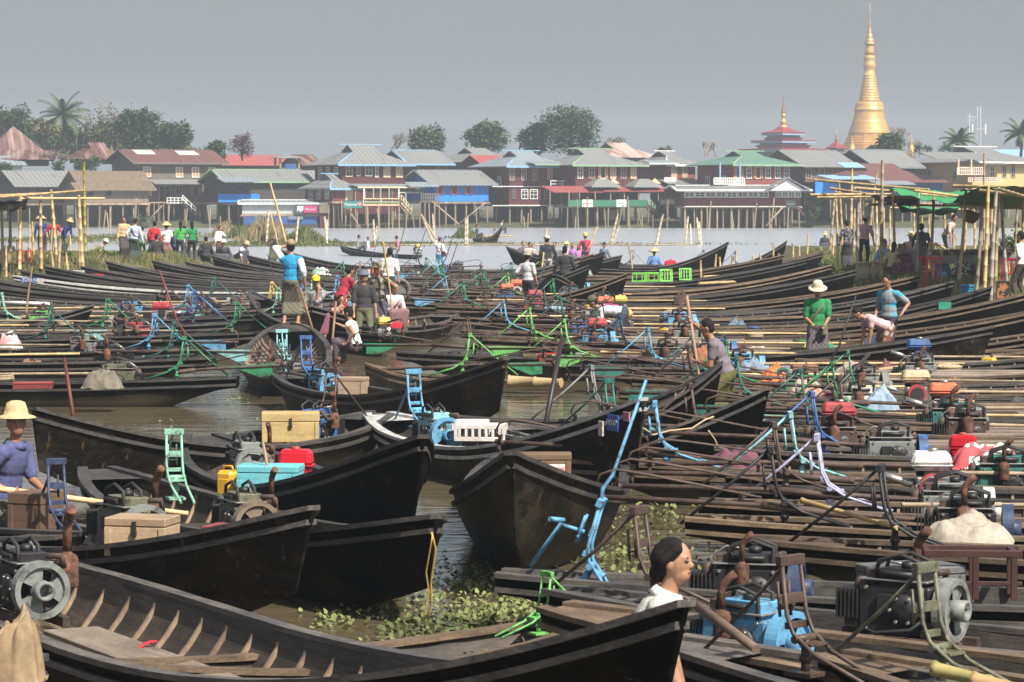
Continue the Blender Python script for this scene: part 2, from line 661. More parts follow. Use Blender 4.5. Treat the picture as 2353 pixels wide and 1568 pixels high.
# ================================================================ setting
def water_mat():
    m = bpy.data.materials.new('lake_water')
    t, b = nodes_of(m)
    N, L = t.nodes, t.links
    tc = N.new('ShaderNodeTexCoord')
    nz0 = N.new('ShaderNodeTexNoise')
    nz0.inputs['Scale'].default_value = .12
    nz0.inputs['Detail'].default_value = 4
    L.new(tc.outputs['Object'], nz0.inputs['Vector'])
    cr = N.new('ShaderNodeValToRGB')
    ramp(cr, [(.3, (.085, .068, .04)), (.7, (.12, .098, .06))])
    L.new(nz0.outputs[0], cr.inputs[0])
    fm = N.new('ShaderNodeMixRGB')   # silty brown inshore; pale sky reflection painted into the open lake's colour
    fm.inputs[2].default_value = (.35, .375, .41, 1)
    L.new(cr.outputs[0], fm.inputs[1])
    L.new(fm.outputs[0], b.inputs['Base Color'])
    sx = N.new('ShaderNodeSeparateXYZ')
    L.new(tc.outputs['Object'], sx.inputs[0])
    rg_ = N.new('ShaderNodeMapRange')   # sheltered between the boats, wind ruffled on the open lake
    rg_.inputs[1].default_value = 85
    rg_.inputs[2].default_value = 135
    rg_.inputs[3].default_value = .07
    rg_.inputs[4].default_value = .2
    L.new(sx.outputs[1], rg_.inputs[0])
    L.new(rg_.outputs[0], b.inputs['Roughness'])
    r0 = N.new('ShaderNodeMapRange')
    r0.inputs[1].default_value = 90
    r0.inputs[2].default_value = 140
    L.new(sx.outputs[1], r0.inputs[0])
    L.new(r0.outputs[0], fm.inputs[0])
    b.inputs['IOR'].default_value = 1.33
    bumps = None
    for sc_, st, dist in ((1.3, (1.0, 2.2, 1), .035), (5.5, (.8, 1.8, 1), .008), (.25, (1, 1.6, 1), .07)):
        mp = N.new('ShaderNodeMapping')
        mp.inputs['Scale'].default_value = st
        L.new(tc.outputs['Object'], mp.inputs['Vector'])
        nz = N.new('ShaderNodeTexNoise')
        nz.inputs['Scale'].default_value = sc_
        nz.inputs['Detail'].default_value = 3
        L.new(mp.outputs[0], nz.inputs['Vector'])
        bp = N.new('ShaderNodeBump')
        bp.inputs['Strength'].default_value = .55
        bp.inputs['Distance'].default_value = dist
        L.new(nz.outputs[0], bp.inputs['Height'])
        if bumps:
            L.new(bumps.outputs[0], bp.inputs['Normal'])
        bumps = bp
    L.new(bumps.outputs[0], b.inputs['Normal'])
    return m


def sheet(name, x0, x1, y0, y1, nx, ny, zf, mat, skirt=None):
    mb = MB()
    vs = []
    for j in range(ny + 1):
        for i in range(nx + 1):
            x = x0 + (x1 - x0) * i / nx
            y = y0 + (y1 - y0) * j / ny
            vs.append((x, y, zf(x, y)))
    fs = [[j * (nx + 1) + i, j * (nx + 1) + i + 1, (j + 1) * (nx + 1) + i + 1, (j + 1) * (nx + 1) + i] for j in range(ny) for i in range(nx)]
    mb.add(vs, fs, 0, True)
    return tag(mb.build(name, mat, fix=False), kind='structure')


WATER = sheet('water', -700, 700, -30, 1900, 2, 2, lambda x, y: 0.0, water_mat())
EARTH = M((.07, .06, .035), .95, .5, .8, .4, c2=(.13, .11, .06), fine=.4)
GREENE = M((.05, .062, .022), .95, .5, .9, .4, c2=(.10, .10, .04), fine=.4)
DRY = M((.17, .145, .085), .95, .4, 1.3, .5, c2=(.24, .21, .12), fine=.4)


def hsh(x, y):
    return (math.sin(x * 1.7 + y * .9) + math.sin(x * .61 - y * 1.3 + 2) + math.sin(x * 3.1 + y * 2.3 + 1) * .5) / 2.5


sheet('far_shore', -700, 700, 314, 1890, 120, 160, lambda x, y: min(1.0, (y - 317 + hsh(x * .5, 0) * 1.5) * .09) + .12 * hsh(x * .3, y * .3), GREENE)


def rb_z(x, y):
    e = 10.35 + hsh(y * .35, 3) * .5 + max(0, (y - 100) * .055) + max(0, (74 - y) * .09)
    return min(.85, (x - e) * .62) + .07 * hsh(x * 1.3, y * 1.3)


RBANK = sheet('right_bank', 9, 70, 56, 150, 70, 110, lambda x, y: min(rb_z(x, y), (y - 57) * .5, (150 - y) * .4), GREENE)


def lb_z(x, y):
    e = 107.5 + hsh(x * .5, 1) * 1.2
    return min(.86, (y - e) * .5, (136 - y) * .3, (-12.2 + hsh(y * .3, 5) - x) * .5) + .06 * hsh(x * 1.4, y * 1.2)


LBANK = sheet('left_bank', -75, -9, 104, 138, 80, 50, lb_z, GREENE)


# ---- haze: one closed box of even, pale air
def haze():
    mb = MB()
    mb.hexa([(-720, -60, -2), (720, -60, -2), (720, 1920, -2), (-720, 1920, -2), (-720, -60, 56), (720, -60, 56), (720, 1920, 56), (-720, 1920, 56)])
    m = bpy.data.materials.new('haze')
    m.use_nodes = True
    t = m.node_tree
    t.nodes.clear()
    v = t.nodes.new('ShaderNodeVolumePrincipled')
    v.inputs['Color'].default_value = (.8, .9, 1.0, 1)
    v.inputs['Density'].default_value = HAZE_D
    v.inputs['Anisotropy'].default_value = .0
    o = t.nodes.new('ShaderNodeOutputMaterial')
    t.links.new(v.outputs[0], o.inputs['Volume'])
    tag(mb.build('haze', m), kind='stuff')


HAZE_D = .0005
haze()


# ---------------------------------------------------------------- houses
def sheetiron(c, rust, amt):
    """corrugated roof sheets: panels of differing tone with rust running down the slope"""
    m = bpy.data.materials.new('roof_sheets')
    t, b = nodes_of(m)
    N, L = t.nodes, t.links
    tc = N.new('ShaderNodeTexCoord')
    mp = N.new('ShaderNodeMapping')
    mp.inputs['Scale'].default_value = (1.1, .16, .16)
    L.new(tc.outputs['Object'], mp.inputs['Vector'])
    vo = N.new('ShaderNodeTexNoise')
    vo.inputs['Scale'].default_value = 1.0
    vo.inputs['Detail'].default_value = 7
    vo.inputs['Roughness'].default_value = .7
    L.new(mp.outputs[0], vo.inputs['Vector'])
    cr = N.new('ShaderNodeValToRGB')
    ramp(cr, [(max(.02, amt - .12), rust), (amt + .03, c), (.95, tuple(x * 1.1 for x in c))])
    L.new(vo.outputs[0], cr.inputs[0])
    wv = N.new('ShaderNodeTexWave')
    wv.inputs['Scale'].default_value = .55
    wv.bands_direction = 'X'
    L.new(tc.outputs['Object'], wv.inputs['Vector'])
    mx = N.new('ShaderNodeMixRGB')
    mx.blend_type = 'OVERLAY'
    mx.inputs[0].default_value = .18
    L.new(cr.outputs[0], mx.inputs[1])
    L.new(wv.outputs[1], mx.inputs[2])
    L.new(mx.outputs[0], b.inputs['Base Color'])
    b.inputs['Roughness'].default_value = .5
    b.inputs['Specular IOR Level'].default_value = .3
    return m


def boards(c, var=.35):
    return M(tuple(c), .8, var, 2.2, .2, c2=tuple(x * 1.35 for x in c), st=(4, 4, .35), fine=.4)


GREY = sheetiron((.18, .185, .18), (.12, .085, .065), .4)
GREYB = sheetiron((.19, .22, .24), (.14, .125, .11), .37)
RUSTY = sheetiron((.24, .16, .13), (.085, .035, .028), .56)
REDBR = sheetiron((.135, .06, .052), (.095, .05, .042), .45)
REDR = sheetiron((.27, .075, .07), (.2, .08, .07), .35)
GREENR = sheetiron((.10, .19, .145), (.13, .17, .14), .35)
BLUER = sheetiron((.22, .38, .52), (.3, .37, .42), .35)
THATCH = M((.13, .095, .065), .95, .4, 3.0, .8, c2=(.2, .15, .105), st=(2, .5, .5), fine=.5)
BURG = boards((.075, .016, .018))
BURGL = boards((.13, .032, .03))
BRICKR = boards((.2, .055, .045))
GWOOD = boards((.13, .115, .10), .45)
DWOOD = boards((.045, .04, .037))
MATW = boards((.2, .155, .12))
BLUEW = boards((.012, .17, .55), .2)
BLUED = boards((.02, .08, .22), .2)
YELW = boards((.52, .36, .15), .12)
LGREY = boards((.36, .38, .37), .1)
WHT = M((.66, .66, .63), .6, .12, 3, 0)
CRM = M((.6, .48, .3), .6, .12, 3, 0)
ORG = M((.48, .2, .06), .6, .2, 3, 0)
REDS = M((.4, .1, .07), .6, .2, 3, 0)
GRNT = M((.22, .35, .22), .6, .2, 3, 0)
BLUT = M((.2, .38, .53), .6, .2, 3, 0)
PINKW = M((.42, .3, .24), .7, .2, 3, 0)

_sm = MB()
_sm.lathe([(.5, 0), (.5, .5), (.47, 1)], 7)
STILT_ME = _sm.mesh('stilt', STILT)
_sm = MB()
_sm.lathe([(.5, 0), (.47, 1)], 6)
STAKE_ME = _sm.mesh('stake', BAMBOO_OLD)


def window(par, x, y, z, w_, h_, frame, pane, style='grid', ax='x'):
    """window on a facade: casing with glazing bars, panes as a sub-part, shutters when open"""
    mb = MB()
    t = .09
    for sx in (-1, 1):
        mb.box((sx * (w_ / 2 - t / 2), 0, 0), (t, .09, h_), 0, b=.004)
    for sz in (-1, 1):
        mb.box((0, 0, sz * (h_ / 2 - t / 2)), (w_ - 2 * t, .085, t), 0, b=.004)
    if style in ('grid', 'shut'):
        mb.box((0, -.002, 0), (.06, .07, h_ - 2 * t), 0, b=.003)
        for f in ((.28, -.05) if style == 'grid' else (.2,)):
            mb.box((0, -.001, f * h_), (w_ - 2 * t, .065, .05), 0, b=.003)
    rz = 0 if ax == 'x' else -PI / 2
    o = mb.build('window', frame, par, (x, y, z), (0, 0, rz))
    if style == 'open':
        for sx in (-1, 1):
            sb = MB()
            sb.box((sx * (w_ * .5 + w_ * .2), -.08, 0), (w_ * .42, .04, h_ * .94), 0, rot=(0, 0, sx * .35), b=.004)
            sb.build('shutter', ORG if frame is WHT else frame, o)
    pb = MB()
    pb.box((0, .012, 0), (w_ - .1, .05, h_ - .1), 0, b=.002)
    pb.build('pane', pane, o)
    return o


def house(label, Y, xl, xc, xr, yf, ye, yr, wall, roof, th=28, rt='gable', wins=(), stilts=True, oh=.55, trim=None, D=None, name='stilt_house', cat='house', patches=(), gw=0, nst=None, group=None):
    th = R(th)
    s = F / Y
    c = atY(xc, ye, Y)
    z = lambda y: atY(xc, y, Y).z
    zf, ze, zr = z(yf), z(ye), z(yr)
    Lb = (xr - xc) / s / math.cos(th)
    if D is None:
        D = min(11, max(3.5, (xc - xl) / s / math.sin(th)))
    root = thing(name, label, cat, (c.x, Y, 0), th, group)
    mb = MB()
    mb.box((Lb / 2, D / 2, (zf + ze) / 2), (Lb, D, ze - zf), 0, b=.02)
    if rt == 'gable':
        for xx in (.1, Lb - .1):
            mb.prism([(0.03, ze + .01), (D - .03, ze + .01), (D / 2, zr - .06)], .16, 'yz', xx, 0)
    mb.build('wall', wall, root)
    rb = MB()
    sl = (zr - ze) / (D / 2)
    zo = ze - sl * oh
    if rt == 'gable':
        for sy in (0, 1):
            y0, y1 = (-oh, D / 2) if sy == 0 else (D + oh, D / 2)
            rb.hexa([(-oh, y0, zo), (Lb + oh, y0, zo), (Lb + oh, y1, zr), (-oh, y1, zr)] + [(-oh, y0, zo + .09), (Lb + oh, y0, zo + .09), (Lb + oh, y1, zr + .09), (-oh, y1, zr + .09)])
    elif rt == 'pyr':
        P = [(-oh, -oh, zo), (Lb + oh, -oh, zo), (Lb + oh, D + oh, zo), (-oh, D + oh, zo), (Lb / 2, D / 2, zr)]
        rb.add(P + [(x, y, z_ + .09) for x, y, z_ in P], [[5, 6, 9], [6, 7, 9], [7, 8, 9], [8, 5, 9], [0, 1, 6, 5], [1, 2, 7, 6], [2, 3, 8, 7], [3, 0, 5, 8], [0, 1, 2, 3]])
    else:
        a = min(D * .42, Lb * .3)
        zm = zo + (zr - zo) * (D * .27 + oh) / (D / 2 + oh)
        for dz in (0, .09):
            P = [(-oh, -oh, zo + dz), (Lb + oh, -oh, zo + dz), (Lb + oh, D + oh, zo + dz), (-oh, D + oh, zo + dz),
                 (a, D * .27, zm + dz), (a, D / 2, zr + dz), (a, D * .73, zm + dz),
                 (Lb - a, D * .27, zm + dz), (Lb - a, D / 2, zr + dz), (Lb - a, D * .73, zm + dz)]
            rb.add(P, [[0, 1, 7, 8, 5, 4], [3, 6, 5, 8, 9, 2], [0, 4, 6, 3], [1, 2, 9, 7], [4, 5, 6], [7, 9, 8]])
        for q, r_ in (((-oh, -oh), (Lb + oh, -oh)), ((Lb + oh, -oh), (Lb + oh, D + oh)), ((Lb + oh, D + oh), (-oh, D + oh)), ((-oh, D + oh), (-oh, -oh))):
            rb.add([(q[0], q[1], zo), (r_[0], r_[1], zo), (r_[0], r_[1], zo + .09), (q[0], q[1], zo + .09)], [[0, 1, 2, 3]])
    ro = rb.build('roof', roof, root, fix=False)
    if rt == 'hip':
        g = MB()
        g.prism([(D * .3, zm + .14), (D * .7, zm + .14), (D / 2, zr - .02)], .05, 'yz', a - .06, 0)
        g.build('gablet', DWOOD, ro)
    if trim is not None:
        tb = MB()
        tb.box((Lb / 2, -oh - .04, zo + .02), (Lb + 2 * oh, .06, .22), b=.004)
        tb.box((Lb / 2, D / 2, zr + .12), (Lb + oh - (0 if rt == 'gable' else a * 1.4), .22, .1), b=.004)
        if rt == 'gable':
            for y0 in (-oh, D + oh):
                tb.tube([(-oh - .03, y0, zo + .05), (-oh - .03, D / 2, zr + .06)], .12, 4)
        else:
            tb.tube([(-oh, -oh, zo + .12), (a, D * .27, zm + .12)], .11, 4)
        tb.build('roof_trim', trim, ro)
    for (px, wpx, yy0, yy1) in patches:
        f0, f1 = (z(yy0) - zo) / (zr - zo), (z(yy1) - zo) / (zr - zo)
        x0, x1 = (px - xc) / s / math.cos(th), (px + wpx - xc) / s / math.cos(th)
        pb = MB()
        Q = lambda x, f, k: (x, -oh + (D / 2 + oh) * f, zo + (zr - zo) * f + .09 + k)
        pb.hexa([Q(x0, f1, .01), Q(x1, f1, .01), Q(x1, f0, .01), Q(x0, f0, .01), Q(x0, f1, .04), Q(x1, f1, .04), Q(x1, f0, .04), Q(x0, f0, .04)])
        pb.build('roof_patch', M((.42, .44, .42), .5, .2, 2, 0), ro)
    for wn in wins:
        px, wpx, y0, y1, st = wn[:5]
        fr, pn = (wn[5], wn[6]) if len(wn) > 5 else (WHT, GLASS)
        window(root, (px - xc) / s / math.cos(th), -.05, (z(y0) + z(y1)) / 2, wpx / s / math.cos(th), z(y0) - z(y1), fr, pn, st)
    for k in range(gw):
        window(root, -.05, D * (k + .7) / (gw + .4), zf + (ze - zf) * .55, .9, 1.3, WHT, GLASS, 'grid', 'y')
    if stilts:
        fb = MB()
        fb.box((Lb / 2, D / 2, zf - .12), (Lb + .3, D + .3, .2), b=.01)
        fb.build('floor_deck', STILT, root)
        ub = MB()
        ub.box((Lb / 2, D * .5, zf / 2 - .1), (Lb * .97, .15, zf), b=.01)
        ub.build('under_house_shade', DWOOD, root)  # dark panel added to stand in for the shade beneath the floor
        n = nst or max(3, int(Lb / 1.35))
        for row, yy in enumerate((.15, D * .45, D - .2)):
            for k in range(n + 1):
                if row and k % 2:
                    continue
                x = .15 + (Lb - .3) * k / n + rnd.uniform(-.12, .12)
                inst(STILT_ME, 'stilt', root, (x, yy, -.6), (rnd.uniform(-.03, .03), rnd.uniform(-.03, .03), 0), (rnd.uniform(.16, .26), rnd.uniform(.16, .26), zf + .45))
    root['zf'] = zf
    return root, (lambda px, py, dy=0.0: ((px - xc) / s / math.cos(th), dy, z(py))), s, math.cos(th)


def bar(root, q, name, mat, px0, px1, py0, py1, dy=-.6, t=.1):
    """front-facing part of a house given by its outline on the facade"""
    a, b = q(px0, py0, dy), q(px1, py1, dy)
    mb = MB()
    mb.box(((a[0] + b[0]) / 2, dy, (a[2] + b[2]) / 2), (abs(b[0] - a[0]), t, abs(a[2] - b[2])), b=.008)
    return mb.build(name, mat, root)


def leanto(root, q, mat, px0, px1, py_top, py_bot, out=2.0, trim=None, name='lean_to_roof'):
    a, b = q(px0, py_top), q(px1, py_bot)
    mb = MB()
    P = [(a[0], -out, b[2]), (b[0], -out, b[2]), (b[0], -.02, a[2]), (a[0], -.02, a[2])]
    mb.hexa(P + [(p[0], p[1], p[2] + .07) for p in P])
    o = mb.build(name, mat, root)
    if trim is not None:
        tb = MB()
        tb.box(((a[0] + b[0]) / 2, -out - .03, b[2] + .0), (b[0] - a[0], .05, .16), b=.004)
        tb.build('fascia', trim, o)
    return o


def rail(root, q, mat, px0, px1, py0, py1, dy=-1.2, n=6, name='railing', bal=None):
    a, b = q(px0, py0), q(px1, py1)
    mb = MB()
    x0, x1, z1, z0 = a[0], b[0], a[2], b[2]
    mb.box(((x0 + x1) / 2, dy, z1), (x1 - x0, .09, .1), b=.004)
    mb.box(((x0 + x1) / 2, dy, (z0 + z1) / 2), (x1 - x0, .05, .08), b=.004)
    mb.box(((x0 + x1) / 2, dy, z0), (x1 - x0, .09, .1), b=.004)
    for i in range(n + 1):
        mb.box((x0 + (x1 - x0) * i / n, dy - .003, (z0 + z1) / 2), (.09 if not bal else .13, .07, z1 - z0), b=.004)
    return mb.build(name, mat, root)


def stairs(root, q, mat, px0, py0, px1, py1, dy=-1.0, railm=None):
    a, b = q(px0, py0), q(px1, py1)
    mb = MB()
    n = 9
    for i in range(n):
        u = (i + .5) / n
        mb.box((a[0] + (b[0] - a[0]) * u, dy, a[2] + (b[2] - a[2]) * u), (abs(b[0] - a[0]) / n * 1.15, .9, .06), b=.005)
    for e in (-.47, .47):
        mb.tube([(a[0], dy + e, a[2]), (b[0], dy + e, b[2])], .07, 4)
    o = mb.build('stairs', mat, root)
    if railm is not None:
        rb = MB()
        for h in (.45, .85):
            rb.tube([(a[0], dy - .5, a[2] + h), (b[0], dy - .5, b[2] + h)], .05, 4)
        for i in range(5):
            u = i / 4
            x, zz = a[0] + (b[0] - a[0]) * u, a[2] + (b[2] - a[2]) * u
            rb.tube([(x, dy - .5, zz), (x, dy - .5, zz + .87)], .045, 4)
        rb.build('stair_rail', railm, o)
    return o


def porch(root, q, px0, px1, py, out=2.6, t=.15, name='veranda_deck', n=4):
    a, b = q(px0, py), q(px1, py)
    mb = MB()
    mb.box(((a[0] + b[0]) / 2, -out / 2, a[2]), (b[0] - a[0], out, t), b=.01)
    o = mb.build(name, STILT, root)
    for i in range(n + 1):
        inst(STILT_ME, 'stilt', root, (a[0] + (b[0] - a[0]) * i / n, -out + .1, -.6), (rnd.uniform(-.02, .02), rnd.uniform(-.02, .02), 0), (.17, .17, a[2] + .5))
    return o


def sign(root, q, px0, px1, py0, py1, mat, words, size, col, dy=-2.9, name='sign_board'):
    """words: list of (text, fraction across, size factor, material)"""
    o = bar(root, q, name, mat, px0, px1, py0, py1, dy, .08)
    a, b = q(px0, py0), q(px1, py1)
    for tx, fx, k, mt in words:
        inst(text_mesh(tx, size * k, mt), 'lettering', o, (a[0] + (b[0] - a[0]) * fx, dy - .06, (a[2] + b[2]) / 2), (PI / 2, 0, 0))
    return o


Y0 = 316
WG = (WHT, GLASS)
# --- front row, left to right
house('low dark wooden stilt house with grey sheet roof at the far left shore', Y0 + 6, -40, 40, 165, 468, 426, 393, DWOOD, GREY, wins=[(72, 10, 440, 452, 'grid', GWOOD, DARK), (108, 10, 440, 452, 'grid', GWOOD, DARK)], trim=None)
r_, q_, *_ = house('thatched stilt house with woven walls and two dark window holes', Y0 + 1, 128, 197, 332, 467, 431, 394, MATW, THATCH, oh=.75, wins=[(207, 12, 434, 452, 'none', GWOOD, DARK), (246, 12, 432, 451, 'none', GWOOD, DARK)])
leanto(r_, q_, THATCH, 165, 200, 421, 440, 1.6)
OW = (WHT, M((.5, .24, .09), .6, .3, 2, 0))
r_, q_, *_ = house('large weathered two storey plank house with red brown roof and orange shutters', Y0 + 8, 236, 316, 497, 466, 371, 345, GWOOD, REDBR, oh=.8, trim=GWOOD,
                   wins=[(336, 17, 383, 407, 'shut') + OW, (406, 16, 384, 408, 'shut') + OW, (441, 16, 384, 408, 'shut') + OW, (477, 16, 384, 408, 'shut') + OW,
                         (336, 18, 427, 450, 'shut') + OW, (374, 26, 427, 464, 'shut', PINKW, DARK), (405, 15, 427, 450, 'shut', PINKW, DARK), (441, 13, 428, 451, 'open', ORG, GLASS), (480, 12, 428, 451, 'open', ORG, GLASS)],
                   patches=[(331, 42, 346, 356), (422, 45, 347, 357)], gw=2)
leanto(r_, q_, GREY, 338, 458, 414, 424, 2.2)
porch(r_, q_, 330, 372, 466, 1.5)
rail(r_, q_, WHT, 368, 408, 455, 467, -1.6, 5)
stairs(r_, q_, DWOOD, 398, 466, 436, 505, -1.6, WHT)
house('long red roofed house behind the big weathered plank house', Y0 + 45, 480, 515, 700, 400, 376, 357, DWOOD, REDR, wins=[(600, 30, 382, 392, 'grid', BURGL, DARK)], stilts=False)
r_, q_, *_ = house('blue walled boat house with grey gable and open front', Y0 + 4, 497, 522, 706, 466, 415, 391, DWOOD, GREY, D=7, trim=GRNT, wins=[(550, 20, 425, 440, 'none', BLUED, DARK)])
bar(r_, q_, 'blue_wall', BLUEW, 500, 590, 446, 465, -.3)
leanto(r_, q_, GREYB, 498, 576, 410, 419, 2.0)
r_, q_, *_ = house('low pale grey waterside shed with beer advertising boards', Y0 - 1, 548, 556, 745, 493, 468, 462, LGREY, GREYB, th=3, D=6, oh=.4, trim=WHT, nst=6)
bar(r_, q_, 'lower_wall', BLUED, 560, 728, 494, 516, -.05)
bar(r_, q_, 'plinth', DWOOD, 556, 730, 516, 527, -.15)
PNK = M((.45, .04, .14), .5, .1, 3, 0)
TEAL = M((.03, .17, .14), .5, .1, 3, 0)
DTEAL = M((.03, .07, .085), .5, .1, 3, 0)
sg = sign(r_, q_, 679, 731, 470, 492, DTEAL, [('I', .08, 1, WHT), ('\u2665', .22, .8, WHT)], .85, WHT, -.5)
sign(r_, q_, 697, 728, 473, 489, PNK, [('Myanmar', .5, .62, WHT)], .52, WHT, -.58)
bar(r_, q_, 'notice_board', M((.06, .1, .16), .5, .2, 3, 0), 664, 694, 497, 506, -.3)
inst(text_mesh('LIKTORIA', .38, LGREY), 'lettering', r_, (q_(679, 501)[0], -.37, q_(679, 501)[2]), (PI / 2, 0, 0))
bar(r_, q_, 'cream_panel', CRM, 733, 757, 471, 490, -.4)
bar(r_, q_, 'door', BURG, 734, 757, 491, 527, -.3)
# lookout tower
tr = thing('lookout_tower', 'open timber lookout tower with a small grey roof between the sheds', 'tower', atY(660, 500, Y0 + 14) * 1.0, R(20))
tr.location.z = 0
s_ = F / (Y0 + 14)
zz = lambda y: atY(660, y, Y0 + 14).z
w2 = 22 / s_
mb = MB()
for sx in (-1, 1):
    for sy in (-1, 1):
        mb.box((sx * w2, sy * w2, zz(460) / 2 + zz(365) / 2), (.22, .22, zz(365) - zz(465)), b=.02)
    for a, b in ((-1, 1), (1, -1)):
        mb.tube([(a * w2, sx * w2, zz(462)), (b * w2, sx * w2, zz(432))], .09, 4)
        mb.tube([(a * w2, sx * w2, zz(432)), (b * w2, sx * w2, zz(402))], .09, 4)
mb.build('tower_frame', STILT, tr)
mb = MB()
mb.box((0, 0, zz(394)), (w2 * 2.2, w2 * 2.2, zz(385) - zz(400)), b=.02)
mb.build('cabin', GWOOD, tr)
mb = MB()
mb.box((.1, -w2 * 1.12, zz(386)), (w2 * 1.2, .1, .9), b=.02)
mb.build('laundry', BLUED, tr)
mb = MB()
mb.lathe([(w2 * 2.2, zz(364)), (w2 * 2.15, zz(363)), (.2, zz(355))], 4, sm=False)
mb.build('roof', GREY, tr, rot=(0, 0, PI / 4))
# burgundy house with pale blue trim
r_, q_, *_ = house('tall burgundy two storey house with pale blue roof trim and cream windows', Y0 + 3, 714, 786, 928, 428, 371, 333, BURG, GREY, rt='hip', oh=.9, trim=BLUT, gw=3,
                   wins=[(801, 15, 376, 407, 'grid', CREAM, GLASS), (822, 9, 380, 405, 'grid', PINKW, GLASS), (845, 16, 374, 405, 'grid') + WG, (863, 8, 376, 408, 'grid') + WG, (886, 16, 376, 408, 'grid', CREAM, CRM), (914, 16, 376, 408, 'grid', CREAM, CRM)])
bar(r_, q_, 'lower_wall', BURG, 786, 928, 429, 492, .3, .2)
r_, q_, *_ = house('lower burgundy wing with hipped grey roof and cream veranda rail', Y0 - 2, 690, 765, 812, 463, 430, 401, BURGL, GREY, rt='hip', oh=.7, trim=BLUT, D=7.5, gw=3, wins=[(801, 17, 437, 461, 'shut', CRM, CRM)])
leanto(r_, q_, GREYB, 800, 950, 424, 431, 2.4, CRM)
porch(r_, q_, 800, 893, 470, 2.4)
rail(r_, q_, CRM, 812, 893, 457, 472, -2.4, 2)
bar(r_, q_, 'rail_band', GRNT, 814, 891, 463, 466, -2.47, .03)
for x_ in (814, 835, 851, 870, 892):
    bar(r_, q_, 'veranda_post', WHT if x_ in (814, 892) else GRNT, x_ - 1.2, x_ + 1.2, 432, 458, -2.35, .14)
leanto(r_, q_, M((.5, .48, .3), .6, .2, 2, 0), 893, 950, 432, 444, 2.2, name='striped_awning')
stairs(r_, q_, CRM, 894, 466, 918, 494, -2.2, CRM)
sign(r_, q_, 766, 808, 462, 478, TEAL, [('Myanmar', .4, 1, WHT), ('\u2665', .85, 1, M((.6, .2, .25), .5, .1, 3, 0))], .42, WHT, -2.6)
# blue house
r_, q_, *_ = house('bright blue stilt house with red shutters and plain grey roof', Y0 + 2, 930, 998, 1122, 464, 419, 393, BLUEW, GREY, oh=.8, trim=GREYB,
                   wins=[(1010, 10, 427, 447, 'open', REDS, GLASS), (1042, 10, 427, 447, 'open', REDS, GLASS), (1075, 10, 427, 447, 'open', REDS, GLASS)])
leanto(r_, q_, GREYB, 930, 996, 420, 430, 1.5)
porch(r_, q_, 952, 996, 464, 1.6)
rail(r_, q_, GWOOD, 954, 995, 446, 463, -1.6, 8, bal=1)
# burgundy complex
r_, q_, *_ = house('burgundy two storey guest house with blue edged roof and white balcony', Y0 + 5, 1128, 1170, 1300, 470, 378, 347, BURG, GREYB, rt='hip', oh=.8, trim=BLUT, D=8, gw=2,
                   wins=[(1176, 11, 383, 415, 'grid', PINKW, GLASS), (1203, 12, 383, 415, 'grid', PINKW, GLASS), (1229, 12, 383, 415, 'grid', ORG, GLASS), (1264, 14, 384, 414, 'shut', ORG, PINKW),
                         (1180, 9, 436, 458, 'grid', GWOOD, GLASS), (1205, 16, 435, 458, 'grid') + WG, (1226, 18, 435, 458, 'grid') + WG, (1256, 12, 437, 458, 'grid', PINKW, DARK)])
leanto(r_, q_, GREYB, 1208, 1330, 372, 379, 2.2, GRNT)
porch(r_, q_, 1245, 1328, 430, 2.0, n=3)
rail(r_, q_, WHT, 1246, 1327, 416, 430, -2.0, 3)
bar(r_, q_, 'floor_band', WHT, 1130, 1320, 428, 430, -.12, .08)
bar(r_, q_, 'floor_band', WHT, 1130, 1270, 472, 474, -.2, .08)
r_, q_, *_ = house('long burgundy inn with grey green edged roof and green banner along its veranda', Y0 + 4, 1282, 1322, 1470, 470, 374, 342, BURG, GREY, rt='hip', oh=.9, trim=GRNT, D=8,
                   wins=[(1333, 13, 380, 411, 'grid') + WG, (1360, 14, 380, 411, 'grid', PINKW, GLASS), (1386, 13, 380, 411, 'open') + WG, (1410, 14, 380, 411, 'grid', CRM, PINKW), (1434, 13, 380, 411, 'grid', PINKW, GLASS), (1458, 14, 380, 411, 'grid', CRM, PINKW)])
leanto(r_, q_, REDR, 1240, 1385, 429, 443, 3.2)
leanto(r_, q_, REDR, 1354, 1545, 431, 441, 3.4)
porch(r_, q_, 1272, 1460, 476, 3.2, n=8)
for nm, x0, x1 in (('porch_gable', 1322, 1420), ('porch_gable', 1420, 1518)):
    a, b = q_(x0, 431), q_(x1, 431)
    zt = q_(x0, 411)[2]
    mb = MB()
    mb.lathe([(1.0, 0), (.98, .12), (.3, 1.0)], 4, sm=False)
    o = mb.build(nm, GREY, r_, ((a[0] + b[0]) / 2, -1.0, a[2]), (0, 0, PI / 4), fix=True)
    o.scale = (1, 1, 1)
    o.data.transform(Matrix.Diagonal(((b[0] - a[0]) * .70, (b[0] - a[0]) * .45, zt - a[2], 1)))
    mb = MB()
    mb.prism([(-.8, 0), (.8, 0), (0, .62)], .06, 'xz')
    mb.build('gablet', CRM, o, (1.45, -1.1, (zt - a[2]) * .45), (0, 0, -PI / 4))
GBAN = M((.03, .16, .09), .6, .15, 2, 0)
bar(r_, q_, 'banner', GBAN, 1272, 1456, 460, 475, -3.3, .05)
for x0, x1 in ((1304, 1328), (1383, 1406)):
    sign(r_, q_, x0, x1, 459, 476, WHT, [('Nice Yogurt' if x0 < 1350 else 'Myanmar', .5, 1, REDS)], .22, REDS, -3.36, 'banner_panel')
stairs(r_, q_, BURGL, 1457, 470, 1480, 496, -2.8, GRNT)
bar(r_, q_, 'woven_screen', MATW, 1366, 1396, 482, 505, -2.0, .06)
for x_ in (1276, 1300, 1336, 1372, 1404, 1440, 1484, 1500):
    bar(r_, q_, 'veranda_post', STILT, x_ - 1, x_ + 1, 440, 462, -3.1, .14)
